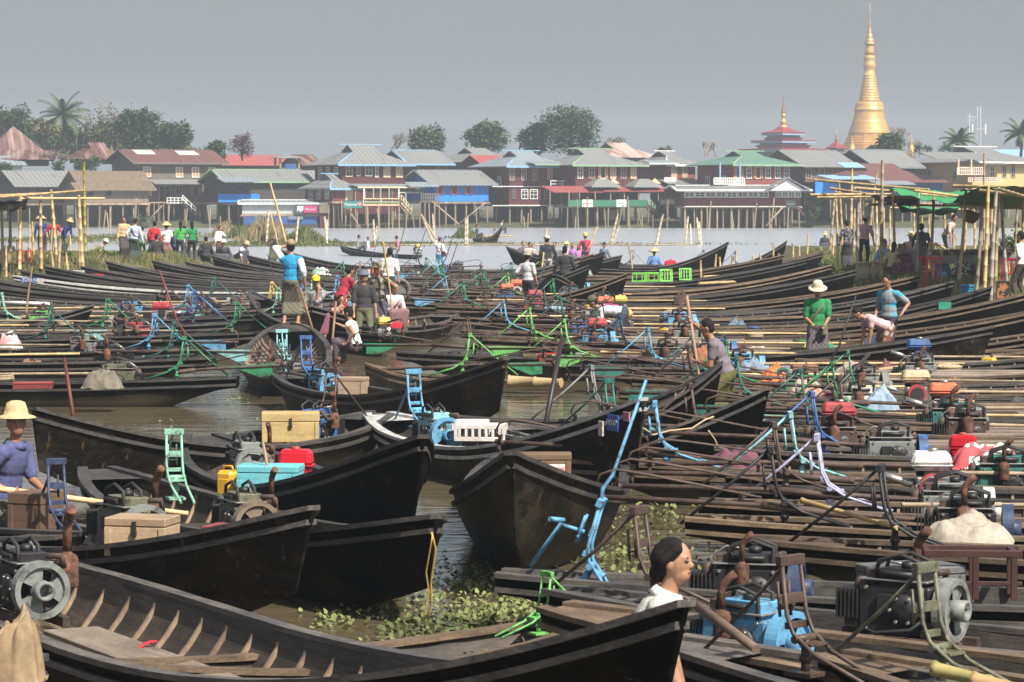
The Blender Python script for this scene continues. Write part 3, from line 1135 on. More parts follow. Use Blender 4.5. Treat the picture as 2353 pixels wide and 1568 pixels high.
for k, x_ in enumerate((1290, 1315, 1345, 1375, 1425, 1450)):
    bar(r_, q_, 'door', (DARK, PINKW, DWOOD)[k % 3], x_, x_ + 14, 442, 470, -.06, .06)
r_, q_, *_ = house('small reddish house with white fretwork balcony between the inn and the green roof', Y0 + 14, 1500, 1535, 1600, 440, 376, 348, BRICKR, GREY, rt='hip', oh=.7, trim=WHT, D=8, wins=[(1549, 13, 383, 412, 'grid', CREAM, PINKW), (1574, 12, 383, 412, 'grid', CREAM, PINKW)])
leanto(r_, q_, GREYB, 1475, 1545, 370, 377, 1.5, WHT)
rail(r_, q_, WHT, 1512, 1538, 409, 420, -1.4, 8, bal=1)
bar(r_, q_, 'side_wall', DWOOD, 1505, 1570, 421, 470, -1.0, .3)
leanto(r_, q_, GREY, 1508, 1620, 414, 424, 2.6)
r_, q_, *_ = house('brick red house with green roof, white windows and carved balcony', Y0 + 6, 1612, 1690, 1825, 470, 374, 348, BRICKR, GREENR, rt='hip', oh=1.0, trim=GRNT, gw=2,
                   wins=[(1697, 13, 382, 411, 'open') + WG, (1722, 13, 382, 411, 'grid') + WG, (1744, 13, 382, 411, 'open') + WG, (1768, 13, 382, 411, 'grid') + WG, (1791, 13, 382, 411, 'grid') + WG, (1813, 13, 382, 411, 'grid') + WG])
rail(r_, q_, WHT, 1612, 1684, 410, 424, -2.4, 16, bal=1)
porch(r_, q_, 1612, 1684, 424, 2.4, n=2)
for x_ in (1627, 1674):
    bar(r_, q_, 'balcony_post', BLUT, x_ - 1.5, x_ + 1.5, 374, 422, -2.3, .16)
r_, q_, *_ = house('waterside restaurant with a long strip of windows and white porch gable', Y0 - 2, 1560, 1574, 1842, 474, 436, 428, BURGL, GREY, th=4, D=9, oh=1.1, trim=WHT, nst=15,
                   wins=[(1584 + 24.5 * k, 23, 440, 454, 'grid') + WG for k in range(8)] + [(1790 + 15 * k, 14, 440, 454, 'grid') + WG for k in range(4)])
a_ = q_(1806, 437)
mb = MB()
mb.prism([(-2.0, -.05), (2.0, -.05), (0, 1.15)], .12, 'xz')
mb.build('porch_gable', WHT, r_, (a_[0], -1.25, a_[2]))
mb = MB()
for sx in (-1, 1):
    mb.hexa([(0, -1.6, 1.3), (sx * 2.5, -1.6, -.1), (sx * 2.5, 1, -.1), (0, 1, 1.3), (0, -1.6, 1.4), (sx * 2.5, -1.6, 0), (sx * 2.5, 1, 0), (0, 1, 1.4)])
mb.build('porch_roof', GREYB, r_, (a_[0], 0, a_[2]))
sign(r_, q_, 1800, 1823, 461, 478, M((.03, .045, .04), .5, .2, 3, 0), [('RESTAURANT', .5, 1, LGREY)], .14, LGREY, -1.9)
stairs(r_, q_, BRICKR, 1826, 474, 1845, 496, -1.4, None)
bar(r_, q_, 'floor_band', WHT, 1574, 1842, 474, 476, -.2, .08)
# --- right part
r_, q_, *_ = house('grey plank house with broad grey roof under the golden stupa', Y0 + 12, 1830, 1850, 1965, 440, 379, 345, GWOOD, GREY, rt='gable', oh=.8, D=9, wins=[(1858, 14, 386, 411, 'grid', PINKW, DARK), (1890, 14, 386, 411, 'grid', PINKW, DARK), (1922, 14, 386, 411, 'grid', PINKW, DARK)])
house('grey roofed hall with broad dark gable facing the water', Y0 + 16, 1930, 2012, 2115, 430, 377, 345, DWOOD, GREY, th=38, oh=.9, trim=GREYB, stilts=False)
house('large grey hipped roof behind the dark gable', Y0 + 40, 2010, 2040, 2130, 420, 375, 333, GWOOD, GREY, rt='hip', D=12, stilts=False)
r_, q_, *_ = house('long low house with dull red roof and pale blue lean-to', Y0 + 5, 1880, 1960, 2185, 455, 412, 376, BLUED, REDBR, rt='hip', oh=1.0, D=9)
leanto(r_, q_, BLUER, 1918, 1970, 375, 386, 1.6)
leanto(r_, q_, BLUER, 1870, 1990, 404, 413, 3.0)
leanto(r_, q_, GREYB, 1985, 2086, 414, 425, 2.4)
bar(r_, q_, 'blue_wall', BLUEW, 1850, 1905, 415, 450, -1.5)
r_, q_, *_ = house('cream yellow house with grey roof and pale balustrade balconies', Y0 + 14, 2100, 2235, 2400, 440, 369, 337, YELW, GREY, rt='hip', th=30, oh=.9, trim=WHT, D=11, gw=2,
                   wins=[(2284, 12, 379, 408, 'grid') + WG, (2315, 11, 379, 408, 'grid', PINKW, GLASS), (2338, 11, 379, 408, 'grid', PINKW, GLASS), (2252, 12, 384, 404, 'grid', PINKW, DARK)])
leanto(r_, q_, GREY, 2100, 2240, 352, 368, 3.0)
rail(r_, q_, M((.62, .5, .4), .7, .1, 3, 0), 2155, 2222, 386, 402, -3.0, 14, bal=1)
rail(r_, q_, M((.62, .5, .4), .7, .1, 3, 0), 2205, 2290, 409, 418, -1.4, 16, bal=1)
for x_ in (2158, 2190, 2222):
    bar(r_, q_, 'balcony_post', CRM, x_ - 1.5, x_ + 1.5, 368, 402, -2.95, .2)
leanto(r_, q_, GREY, 2200, 2300, 372, 378, 1.6)
# --- back row roofs
house('rust red pyramid roofed house above a second rusty roof at far left', Y0 + 40, -60, -25, 95, 372, 344, 290, DWOOD, RUSTY, rt='pyr', oh=1.0, D=5, stilts=False, th=20)
house('long rust streaked roof below the pyramid roof at far left', Y0 + 28, -70, -40, 108, 380, 364, 345, DWOOD, RUSTY, oh=.8, D=9, stilts=False, th=10)
house('rust striped low house behind the bushes beside the palm', Y0 + 44, 150, 190, 275, 374, 356, 328, GWOOD, RUSTY, oh=1.0, D=5, stilts=False, rt='hip')
house('long rusty roof behind the big plank house', Y0 + 52, 270, 290, 440, 360, 345, 339, GWOOD, RUSTY, oh=.6, D=9, stilts=False, th=12)
house('small white house with grey roof behind the dark left house', Y0 + 26, -30, -5, 46, 392, 377, 359, WHT, GREYB, oh=.5, D=5, stilts=False)
house('rusted grey roof seen beside the lookout tower', Y0 + 30, 690, 700, 730, 392, 378, 356, GWOOD, RUSTY, D=6, stilts=False)
house('grey roofed brown house behind the blue house', Y0 + 26, 915, 945, 1028, 404, 374, 346, BURGL, GREY, oh=.7, D=8, stilts=False, rt='gable', trim=BLUT, wins=[(958, 11, 383, 394, 'grid', GRNT, GLASS), (1004, 12, 383, 394, 'grid', GRNT, GLASS)])
house('grey hip roofed house with pale window doors behind the blue house', Y0 + 30, 1030, 1070, 1190, 400, 369, 340, DWOOD, GREY, oh=.9, D=9, stilts=False, rt='hip', wins=[(1083, 10, 378, 398, 'grid', BLUT, GLASS), (1103, 9, 378, 398, 'grid', BLUT, GLASS), (1127, 12, 378, 398, 'grid') + WG])
house('small red lean roof between the grey roofs', Y0 + 20, 1090, 1110, 1160, 395, 376, 358, BURG, REDR, oh=.5, D=5, stilts=False)
house('faded rusty roof rising behind the long burgundy inn', Y0 + 50, 1380, 1400, 1510, 375, 358, 328, GWOOD, sheetiron((.42, .33, .29), (.22, .12, .10), .5), oh=.7, D=9, stilts=False, rt='hip')
house('blue roof corner behind the cream yellow house', Y0 + 60, 2310, 2325, 2420, 380, 362, 344, WHT, BLUER, oh=.5, D=7, stilts=False)
house('pale shed roof behind the boat house', Y0 + 22, 690, 705, 745, 440, 424, 393, GWOOD, GREY, D=6, stilts=False)

# ---------------------------------------------------------------- stupa and pagodas
GOLD = M((.62, .33, .085), .42, .14, .6, .05, metal=.35, c2=(.72, .42, .13))
YS = 640
ss_ = F / YS
zS = lambda y: atY(1997, y, YS).z
st = thing('golden_stupa', 'tall golden stupa with ringed spire above the house roofs', 'stupa', (atY(1997, 300, YS).x, YS, 0))


def pxlathe(name, prof, par, mat, n=32, sm=True, rot=0.0, zf=zS, s=ss_):
    mb = MB()
    mb.lathe([(hw / s, zf(y)) for hw, y in prof], n, sm=sm)
    return mb.build(name, mat, par, rot=(0, 0, rot))


terr = []
for k, (hw, y) in enumerate([(66, 356), (62, 346), (59, 338), (56.5, 331), (54, 325), (51, 319), (48.5, 314), (46, 309)]):
    terr += [(hw * 1.08, y + 5), (hw * 1.08, y + 1.2), (hw * 1.06 - 2, y)]
pxlathe('terraces', [(74, 420)] + terr, st, GOLD, 12, False, R(11))
pxlathe('bell', [(47.5, 309), (48.5, 306), (46, 303), (46.5, 300), (43.5, 297), (44.5, 294), (41.5, 291), (42, 288), (39.5, 285), (40, 282), (38.2, 279), (36.8, 275), (35.2, 268), (33.8, 260), (33.2, 256), (34.6, 254), (34.6, 251), (33, 250), (32.5, 243), (30.5, 236), (27, 234)], st, GOLD)
rg = []
for k in range(10):
    u = k / 9
    hw, y = 23.5 - 9.5 * u, 233 - 57 * u
    rg += [(hw, y), (hw + .5, y - 1.5), (hw + .3, y - 3.2), (hw - .7, y - 4.2)]
pxlathe('ringed_spire', rg + [(12.6, 172), (12, 160), (13.8, 154), (14.6, 148), (12.4, 145), (12, 138), (14, 133), (11.5, 128)], st, GOLD)
pxlathe('banana_bud', [(11.5, 128), (10.6, 118), (9.6, 108), (9.0, 104)], st, GOLD)
pxlathe('finial_umbrella', [(9, 104), (12.5, 103), (11, 98), (9, 97), (10.5, 95), (8.5, 90), (7, 89), (8, 87), (6, 80), (4.5, 78), (5, 76), (3.2, 68), (2.2, 60), (2.8, 57), (1.4, 50), (1.2, 34), (2.0, 31), (.8, 27), (.5, 6)], st, M((.55, .36, .15), .5, .3, 2, .1, metal=.5), 16)
for i_, (px, y0, y1) in enumerate(((1950, 344, 300), (2030, 344, 310))):
    pass
MAROON = sheetiron((.22, .035, .045), (.18, .045, .05), .3)
PBLU = M((.08, .13, .19), .7, .3, 2, 0)
YP = 560
sp_ = F / YP
zP = lambda y: atY(1800, y, YP).z
pg = thing('tiered_pagoda', 'maroon roofed three tier pagoda with a gilt spire', 'pagoda', (atY(1800, 300, YP).x, YP, 0), R(38))
for (hw, y0, y1, hw2, wy, wh) in ((98, 346, 334, 62, 380, 70), (70, 326, 317, 44, 336, 52), (48, 308, 291, 9, 320, 36)):
    k = 1.0 / sp_ * 1.05
    mb = MB()
    mb.lathe([(hw * k, zP(y0)), (hw * k, zP(y0) + .25), (hw * .55 * k, zP(y0 + (y1 - y0) * .42)), (hw2 * k, zP(y1))], 4, sm=False)
    rf = mb.build('roof_tier', MAROON, pg, rot=(0, 0, PI / 4))
    mb = MB()
    mb.lathe([(hw * k * 1.003, zP(y0) - .3), (hw * k * 1.003, zP(y0) - .02)], 4, sm=False)
    mb.build('eave_trim', BLUT, rf)
    mb = MB()
    mb.lathe([(wh * k, zP(wy)), (wh * k, zP(y0) + .1)], 4, sm=False)
    mb.build('wall_tier', PBLU, pg, rot=(0, 0, PI / 4))
mb = MB()
mb.lathe([(hw / sp_, zP(y)) for hw, y in ((11, 294), (11, 291), (7, 290), (8, 288), (5, 284), (9, 281), (6, 278), (3, 272), (5, 268), (6, 265), (3.5, 262), (2.5, 255), (1.6, 248))], 14)
mb.build('spire', GOLD, pg)
mb = MB()
mb.lathe([(hw / sp_, zP(y)) for hw, y in ((2, 262), (6, 258), (4, 256), (5, 252), (2.5, 248), (3, 245), (1, 238), (.8, 228), (1.8, 226), (.4, 221))], 10)
mb.build('finial', M((.3, .15, .09), .5, .3, 2, 0, metal=.4), pg)
zQ = lambda y: atY(1922, y, YP).z
p2_ = thing('small_pagoda', 'small maroon roofed pagoda beside the foot of the golden stupa', 'pagoda', (atY(1922, 300, YP).x, YP, 0), R(38))
for (hw, y0, y1, hw2, wy, wh) in ((25, 342, 334, 12, 352, 17), (17, 338, 327, 4, 345, 10)):
    mb = MB()
    mb.lathe([(hw / sp_, zQ(y0)), (hw / sp_, zQ(y0) + .2), (hw2 / sp_, zQ(y1))], 4, sm=False)
    mb.build('roof_tier', MAROON, p2_, rot=(0, 0, PI / 4))
    mb = MB()
    mb.lathe([(wh / sp_, zQ(wy)), (wh / sp_, zQ(y0) + .1)], 4, sm=False)
    mb.build('wall_tier', PBLU, p2_, rot=(0, 0, PI / 4))
mb = MB()
mb.lathe([(hw / sp_, zQ(y)) for hw, y in ((3.5, 328), (2.5, 322), (4, 320), (2, 316), (3, 312), (1, 306), (.6, 296))], 10)
mb.build('spire', M((.4, .22, .12), .5, .3, 2, 0, metal=.4), p2_)
for px, y0, y1, lab in ((1948, 344, 312, 'thin gilt side spire left of the golden stupa'), (2083, 345, 308, 'small gilt side stupa right of the golden stupa')):
    o = thing('side_stupa', lab, 'stupa', (atY(px, 300, YS).x, YS - 8, 0))
    zz = lambda y: atY(px, y, YS - 8).z
    h_ = y0 - y1
    mb = MB()
    mb.lathe([(hw / ss_, zz(y0 - f * h_)) for hw, f in ((10, -.6), (9, 0), (6, .15), (5.5, .3), (3.5, .42), (3.8, .45), (2, .6), (2.4, .63), (1, .8), (.3, 1))], 12, sm=True)
    mb.build('bell', GOLD, o)
MAST = M((.32, .34, .37), .6, .2, 2, 0)
for px, y0, y1, lab, lat in ((2227, 352, 263, 'thin antenna mast with a cross arm above the right trees', 0), (2249, 350, 246, 'lattice telephone mast standing right of the antenna', 1)):
    p_ = atY(px, y0, 480)
    o = thing('radio_mast', lab, 'mast', (p_.x, 480, 0))
    zt = atY(px, y1, 480).z
    mb = MB()
    if lat:
        for sx in (-.35, .35):
            for sy in (-.35, .35):
                mb.tube([(sx, sy, 0), (sx * .7, sy * .7, zt)], .045, 4)
        for k in range(16):
            z0, z1 = zt * k / 16, zt * (k + 1) / 16
            mb.tube([(-.35, -.35, z0), (.35, -.35, z1)], .03, 4)
    else:
        mb.tube([(0, 0, 0), (0, 0, zt)], .09, 5)
    mb.build('mast', MAST, o)
    mb = MB()
    if lat:
        for sx in (-1.1, 1.1):
            mb.box((sx, 0, zt * .8), (.25, .2, 1.8), b=.02)
            mb.tube([(0, 0, zt * .8), (sx, 0, zt * .8)], .05, 4)
    else:
        mb.tube([(-.6, 0, zt - .2), (1.1, 0, zt - .6)], .05, 4)
        mb.tube([(-.4, 0, zt - 1.0), (.8, 0, zt - 1.0)], .05, 4)
    mb.build('antenna', WHT, o)


# ---------------------------------------------------------------- trees
def leafmat(c, c2=None):
    m = M(tuple(c), .7, .45, .9, 0, c2=c2 or tuple(x * 1.6 for x in c), fine=.3)
    b = m.node_tree.nodes['Principled BSDF']
    b.inputs['Specular IOR Level'].default_value = .25
    return m


LG = leafmat((.024, .064, .014))
LG2 = leafmat((.042, .09, .018))
LGY = leafmat((.14, .13, .045))
LPURP = leafmat((.12, .05, .06))
LDRY = leafmat((.16, .13, .085))
BARK = M((.1, .08, .06), .9, .4, 4, .3)


def leaves(mb, c, n, spread, size, rg, flat=.75):
    for _ in range(n):
        d = Vector((rg.gauss(0, 1), rg.gauss(0, 1), rg.gauss(0, 1)))
        d = d.normalized() * (rg.random() ** .45)
        p = c + Vector((d.x * spread, d.y * spread, d.z * spread * flat))
        a = Vector((rg.uniform(-1, 1), rg.uniform(-1, 1), rg.uniform(-.6, .4))).normalized()
        b = a.cross(Vector((rg.uniform(-.4, .4), rg.uniform(-.4, .4), 1))).normalized()
        L, W = size * rg.uniform(.7, 1.4), size * rg.uniform(.4, .7)
        mb.add([p, p + a * L * .5 + b * W * .5, p + a * L, p + a * L * .5 - b * W * .5], [[0, 1, 2, 3]])


def tree(label, px, ytop, ybase, wpx, Y, lm=LG, n=2300, clumps=16, seed=1, trunk=.25, size=.6, name='tree', cat='tree', hf=.95, group=None):
    rg = random.Random(seed)
    s = F / Y
    b = atY(px, ybase, Y)
    Ht = atY(px, ytop, Y).z - b.z
    rx = wpx / 2 / s
    root = thing(name, label, cat, (b.x, Y, max(0, b.z)), rg.uniform(0, 6), group)
    z0 = b.z - root.location.z
    tb = MB()
    tb.tube([(0, 0, z0 - .5), (rg.uniform(-.2, .2), 0, Ht * .25), (rg.uniform(-.4, .4), rg.uniform(-.3, .3), Ht * .5), (rg.uniform(-.4, .4), 0, Ht * .8)], [trunk, trunk * .8, trunk * .55, trunk * .2], 7)
    cb = MB()
    for k in range(clumps):
        an = k * 2.399 + rg.uniform(-.4, .4)
        u = (k + .5) / clumps
        zc = Ht * (1 - hf) + Ht * hf * (u ** .8) * .93
        prof = math.sin(PI * (.12 + .8 * (zc / Ht - (1 - hf)) / hf)) ** .6
        rr = rx * .78 * prof * (.35 + .65 * rg.random() ** .5)
        c = Vector((math.cos(an) * rr, math.sin(an) * rr * .8, zc))
        sp = rx * rg.uniform(.26, .42) * (.75 + .5 * prof)
        tb.tube([(0, 0, min(zc * .75, Ht * .5)), tuple(c * .6 + Vector((0, 0, zc * .35))), tuple(c)], [trunk * .4, trunk * .22, .03], 5)
        leaves(cb, c, int(n * 1.5) // clumps, sp, size, rg)
    tb.build('trunk', BARK, root)
    cb.build('crown', lm, root, fix=False)
    return root


def baretree(label, px, ytop, ybase, wpx, Y, seed=1, mat=None, leaf=None):
    rg = random.Random(seed)
    s = F / Y
    b = atY(px, ybase, Y)
    Ht = atY(px, ytop, Y).z - b.z
    root = thing('bare_tree', label, 'tree', (b.x, Y, b.z))
    tb, cb = MB(), MB()

    def grow(p, d, ln, r, lv):
        e = p + d * ln
        tb.tube([p, p.lerp(e, .5) + Vector((rg.uniform(-.06, .06), 0, 0)) * ln, e], [r, r * .85, r * .65], 4, caps=False)
        if lv == 0:
            if leaf:
                leaves(cb, e, 5, .5, .3, rg)
            return
        for _ in range(rg.choice((2, 3, 3))):
            nd = (d + Vector((rg.uniform(-.75, .75), rg.uniform(-.6, .6), rg.uniform(-.15, .5)))).normalized()
            grow(e, nd, ln * rg.uniform(.6, .82), r * .6, lv - 1)

    for k in range(3):
        grow(Vector((rg.uniform(-1, 1) * wpx / s * .2, 0, -.5)), Vector((rg.uniform(-.4, .4), 0, 1)).normalized(), Ht * .3, .16, 5)
    tb.build('trunk', mat or M((.22, .18, .15), .9, .3, 3, .2), root)
    if leaf:
        cb.build('crown', leaf, root, fix=False)


def palm(label, px, ytop, ybase, wpx, Y, seed=1):
    rg = random.Random(seed)
    s = F / Y
    b = atY(px, ybase, Y)
    Ht = atY(px, ytop, Y).z - b.z
    rx = wpx / 2 / s
    root = thing('palm_tree', label, 'palm', (b.x, Y, b.z))
    zc = Ht - rx * .9
    tb = MB()
    tb.tube([(0, 0, -.5), (.1, 0, zc * .5), (0, 0, zc)], [.2, .16, .15], 7)
    tb.build('trunk', BARK, root)
    cb = MB()
    for k in range(20):
        an = k * 2.399
        el = R(80 - 95 * (k / 19) ** .9)
        ln = rx * rg.uniform(1.0, 1.25)
        pts = []
        p = Vector((0, 0, zc))
        for i in range(9):
            pts.append(p.copy())
            p = p + Vector((math.cos(an) * math.cos(el), math.sin(an) * math.cos(el), math.sin(el))) * ln / 8
            el -= R(5 + 7 * i / 8)
        cb.tube(pts, [.05 - .004 * i for i in range(9)], 4, caps=False)
        side = Vector((-math.sin(an), math.cos(an), 0))
        for i in range(1, 9):
            for q in (0, .33, .66):
                pp = pts[i - 1].lerp(pts[i], q)
                fw = (pts[i] - pts[i - 1]).normalized()
                L = rx * .34 * (1 - .6 * abs(i - 4) / 5)
                for sg_ in (-1, 1):
                    tip = pp + (side * sg_ * .75 + fw * .5 + Vector((0, 0, -.45))) * L
                    w_ = fw * .09
                    cb.add([pp - w_, pp + w_, tip], [[0, 1, 2]])
    cb.build('crown', leafmat((.05, .075, .03)), root, fix=False)


def bambooclump(label, px, ytop, ybase, wpx, Y, seed=3, n=34):
    rg = random.Random(seed)
    s = F / Y
    b = atY(px, ybase, Y)
    Ht = atY(px, ytop, Y).z - b.z
    root = thing('bamboo_clump', label, 'bamboo', (b.x, Y, b.z))
    tb, cb = MB(), MB()
    for k in range(n):
        x0 = rg.uniform(-.5, .5) * wpx / s * .8
        h = Ht * rg.uniform(.55, 1.0)
        lean = rg.uniform(-1, 1) * h * .28
        pts = []
        for i in range(9):
            u = i / 8
            pts.append(Vector((x0 + lean * u ** 2.6, rg.uniform(-1, 1) + 0 * u, h * (u - .12 * u ** 4 * abs(lean) / h * 3))))
        tb.tube(pts, [.06 * (1 - .85 * i / 8) for i in range(9)], 4, caps=False)
        for i in range(3, 9):
            leaves(cb, pts[i], 9 if i < 8 else 4, .75 * (1.25 - i / 10), .42, rg)
    tb.build('culms', leafmat((.2, .18, .06)), root)
    cb.build('foliage', leafmat((.13, .125, .05), (.24, .22, .10)), root, fix=False)


def bush(label, px, ytop, ybase, wpx, Y, lm=LG2, seed=1, n=500, size=.35, group=None, name='bush'):
    rg = random.Random(seed)
    s = F / Y
    b = atY(px, ybase, Y)
    Ht = atY(px, ytop, Y).z - b.z
    root = thing(name, label, 'bush', (b.x, Y, b.z), 0, group)
    cb, tb = MB(), MB()
    for k in range(9):
        c = Vector((rg.uniform(-.36, .36) * wpx / s, rg.uniform(-.5, .5) * Ht, Ht * rg.uniform(.25, .7)))
        leaves(cb, c, n // 9, Ht * .38, size, rg, .8)
        tb.tube([(c.x * .3, 0, -.2), tuple(c)], [.06, .02], 4)
    tb.build('stem', BARK, root)
    cb.build('foliage', lm, root, fix=False)


YT = 372
palm('tall coconut palm above the rusty roofs at left', 146, 214, 345, 118, YT, 2)
tree('dense dark tree at the far left edge behind the pyramid roof', 22, 248, 350, 130, YT + 12, LG, 1900, 18, 11)
bambooclump('yellowish feathery bamboo clump between palm and dark trees', 235, 226, 345, 150, YT + 6)
tree('dark green tree with ragged crown behind the big plank house', 318, 255, 345, 120, YT - 2, LG, 2200, 20, 5)
tree('lower dark tree leaning right beside the ragged crown', 402, 285, 350, 100, YT - 4, LG, 1300, 12, 8)
tree('dull green tree around the foot of the coconut palm', 130, 285, 350, 130, YT + 14, LGY, 1300, 14, 9)
tree('low broad tree mass behind the rust striped house', 205, 304, 350, 190, YT + 10, LG, 2200, 20, 53)
tree('low dark tree mass right of the ragged crown', 372, 300, 350, 130, YT + 8, LG, 1800, 18, 54)
tree('broad dark tree filling the skyline between palm and ragged crown', 262, 292, 350, 150, YT + 16, LG, 2200, 18, 51)
tree('dark round tree between the pyramid roof and the coconut palm', 78, 276, 350, 100, YT + 18, LGY, 1500, 14, 52)
bush('low green bush in front of the rust striped house', 165, 358, 396, 170, Y0 + 22, LG2, 3, 1300, .4)
bush('brownish bare shrub beside the rusty roofs', 130, 338, 378, 70, Y0 + 30, LDRY, 4, 500, .3)
bush('dark bush at the left edge behind the dark house', 8, 370, 396, 50, Y0 + 18, LG, 5, 400, .35)
tree('small bushy tree left of the pink flowering tree', 496, 324, 362, 46, YT - 20, LG2, 600, 9, 14, .15)
tree('small tree with purplish pink leaves above the red roof', 557, 309, 360, 66, YT - 20, LPURP, 800, 14, 15, .14, .34)
bush('yellow green shrub above the plank house ridge', 440, 334, 352, 50, YT - 16, LGY, 16, 300)
baretree('grey leafless tree behind the tall burgundy house', 905, 290, 352, 90, YT + 10, 17)
tree('pale green loose tree beside the leafless grey tree', 978, 296, 352, 110, YT + 14, leafmat((.075, .10, .05)), 1300, 14, 18, .2)
tree('round mid green tree above the grey hip roof', 1117, 286, 345, 112, YT + 8, leafmat((.06, .1, .035)), 1700, 18, 19)
tree('big dark spreading tree, tallest of the middle trees', 1310, 253, 350, 165, YT - 6, LG, 3400, 26, 21, .35, .45)
tree('left shoulder tree growing beside the big dark tree', 1228, 285, 350, 80, YT - 4, leafmat((.05, .075, .028)), 1300, 12, 22)
bush('thin yellowish shrub right of the big dark tree', 1412, 314, 336, 60, YT + 10, LDRY, 23, 350)
bush('small round green bush behind the small reddish house', 1532, 334, 352, 50, YT - 10, LG2, 24, 350)
baretree('wide brownish leafless tree behind the green roof', 1630, 314, 352, 110, YT + 4, 25, M((.26, .19, .14), .9, .3, 3, .2))
tree('round green tree at the right foot of the golden stupa', 2045, 310, 352, 76, YT - 10, LG2, 1200, 14, 26)
baretree('bare stick like tree right of the golden stupa', 2060, 276, 340, 40, YT + 30, 27)
baretree('low bare scrub beside the small gilt stupa', 2108, 310, 352, 70, YT + 20, 28)
palm('short palm over a bush near the antenna masts', 2203, 287, 352, 84, YT - 4, 31)
bush('green bush under the short palm', 2190, 326, 354, 90, YT - 8, LG2, 32, 700)
palm('palm at the right edge above the yellow house', 2346, 268, 352, 90, YT - 6, 33)
bush('grey green bush between the grey roof and the palm', 2125, 332, 352, 70, YT, LG2, 34, 400)
tree('light green tree between the restaurant and the blue house', 1868, 440, 520, 46, Y0 + 2, LG2, 700, 10, 36, .12, .3)
bush('green weeds under the big plank house', 330, 488, 522, 60, Y0 - 1, LG2, 37, 300, .3)
bush('overgrown green thicket under the blue house', 1085, 476, 522, 60, Y0 + 8, LG, 38, 350, .3)

# ---- reeds and floating plants on the lake
REED = leafmat((.22, .17, .085), (.33, .27, .15))
REEDG = leafmat((.085, .11, .03), (.16, .17, .06))


def reeds(label, px, py, wpx, hpx, lm, n=900, seed=1, name='reed_clump'):
    rg = random.Random(seed)
    p = at(px, py, 0)
    s = F / p.y
    root = thing(name, label, 'reeds', p)
    mb = MB()
    for _ in range(n):
        x = rg.gauss(0, .28) * wpx / s
        y = rg.gauss(0, .3) * wpx / s
        h = hpx / s * rg.uniform(.4, 1.0) * max(.25, 1 - abs(x) / (wpx / s) * 1.3)
        lx, ly = rg.uniform(-.4, .4) * h, rg.uniform(-.3, .3) * h
        w_ = .05 * 311 / p.y + .02
        a = rg.uniform(0, PI)
        dx, dy = math.cos(a) * w_, math.sin(a) * w_
        mb.add([(x - dx, y - dy, -.05), (x + dx, y + dy, -.05), (x + lx * .4 + dx, y + ly * .4, h * .7), (x + lx, y + ly, h), (x + lx * .4 - dx, y + ly * .4, h * .7)], [[0, 1, 2, 3, 4]])
    mb.build('foliage', lm, root, fix=False)


reeds('dry straw coloured reed clump standing in the lake left of centre', 612, 556, 90, 66, REED, 1300, 1)
reeds('green reed tuft right of the dry reed clump', 700, 558, 90, 42, REEDG, 900, 2)
reeds('small dry reed bush beside the white shirted boy', 518, 545, 60, 44, REED, 500, 3)
reeds('green weed patch behind the small dry reed bush', 555, 548, 70, 36, REEDG, 600, 4)
reeds('green reed tuft behind the speeding far boat', 1068, 548, 50, 34, REEDG, 400, 5)


def flotsam(name, spots, lm, n, size, seed, up=.25):
    """floating leaf carpet: countless small leaves over patches of water"""
    rg = random.Random(seed)
    mb = MB()
    tot = sum(s_[4] for s_ in spots)
    for (px, py, wpx, dd, wt) in spots:
        c = at(px, py, 0)
        s = F / c.y
        for _ in range(int(n * wt / tot)):
            x = c.x + rg.gauss(0, .42) * wpx / s
            y = c.y + rg.gauss(0, .5) * dd
            z = abs(rg.gauss(0, up * .5))
            sz = size * rg.uniform(.5, 1.3)
            a = rg.uniform(0, 2 * PI)
            t = rg.uniform(.1, 1.2)
            u = Vector((math.cos(a), math.sin(a), 0))
            v = Vector((-math.sin(a) * math.cos(t), math.cos(a) * math.cos(t), math.sin(t)))
            p = Vector((x, y, z + .012))
            k = [p - u * sz * .1, p - u * sz * .45 + v * sz * .35, p - u * sz * .3 + v * sz * .85, p + v * sz * 1.05, p + u * sz * .3 + v * sz * .85, p + u * sz * .45 + v * sz * .35, p + u * sz * .1]
            mb.add(k, [[0, 1, 2, 3, 4, 5, 6]])
            if z > .05:
                mb.tube([(x, y, -.01), (x, y, z + .014)], .006, 3, caps=False)
    return tag(mb.build(name, lm, fix=False), kind='stuff')


flotsam('floating_weed', [(180, 552, 330, 16, 5), (330, 545, 160, 20, 4), (560, 561, 260, 6, 4), (860, 561, 420, 1.5, 2), (640, 566, 300, 4, 2), (1420, 563, 500, .6, .4)], REEDG, 26000, .11, 5, .1)
HYA = leafmat((.10, .14, .04), (.24, .27, .10))
flotsam('water_hyacinth', [(1080, 1430, 330, 1.3, 8), (1010, 1462, 200, .9, 3), (1190, 1400, 170, 1.2, 3.5), (1440, 1300, 220, 2.2, 3.2), (1480, 1190, 200, 3.0, 3), (1060, 1345, 160, 1.6, 4), (1560, 1330, 130, 2, 3),
                           (1190, 1470, 160, .7, 2), (760, 1430, 60, .5, .8), (590, 1005, 80, 3, .35), (345, 990, 60, 2, .35), (900, 1050, 120, 3, .6), (830, 1120, 90, 3, .6), (380, 1190, 100, 2, .7), (540, 925, 50, 1.5, .3),
                           (300, 870, 120, 2.5, .5), (1230, 800, 120, 5, .3), (420, 880, 60, 3, .2)], HYA, 3200, .042, 6, .025)

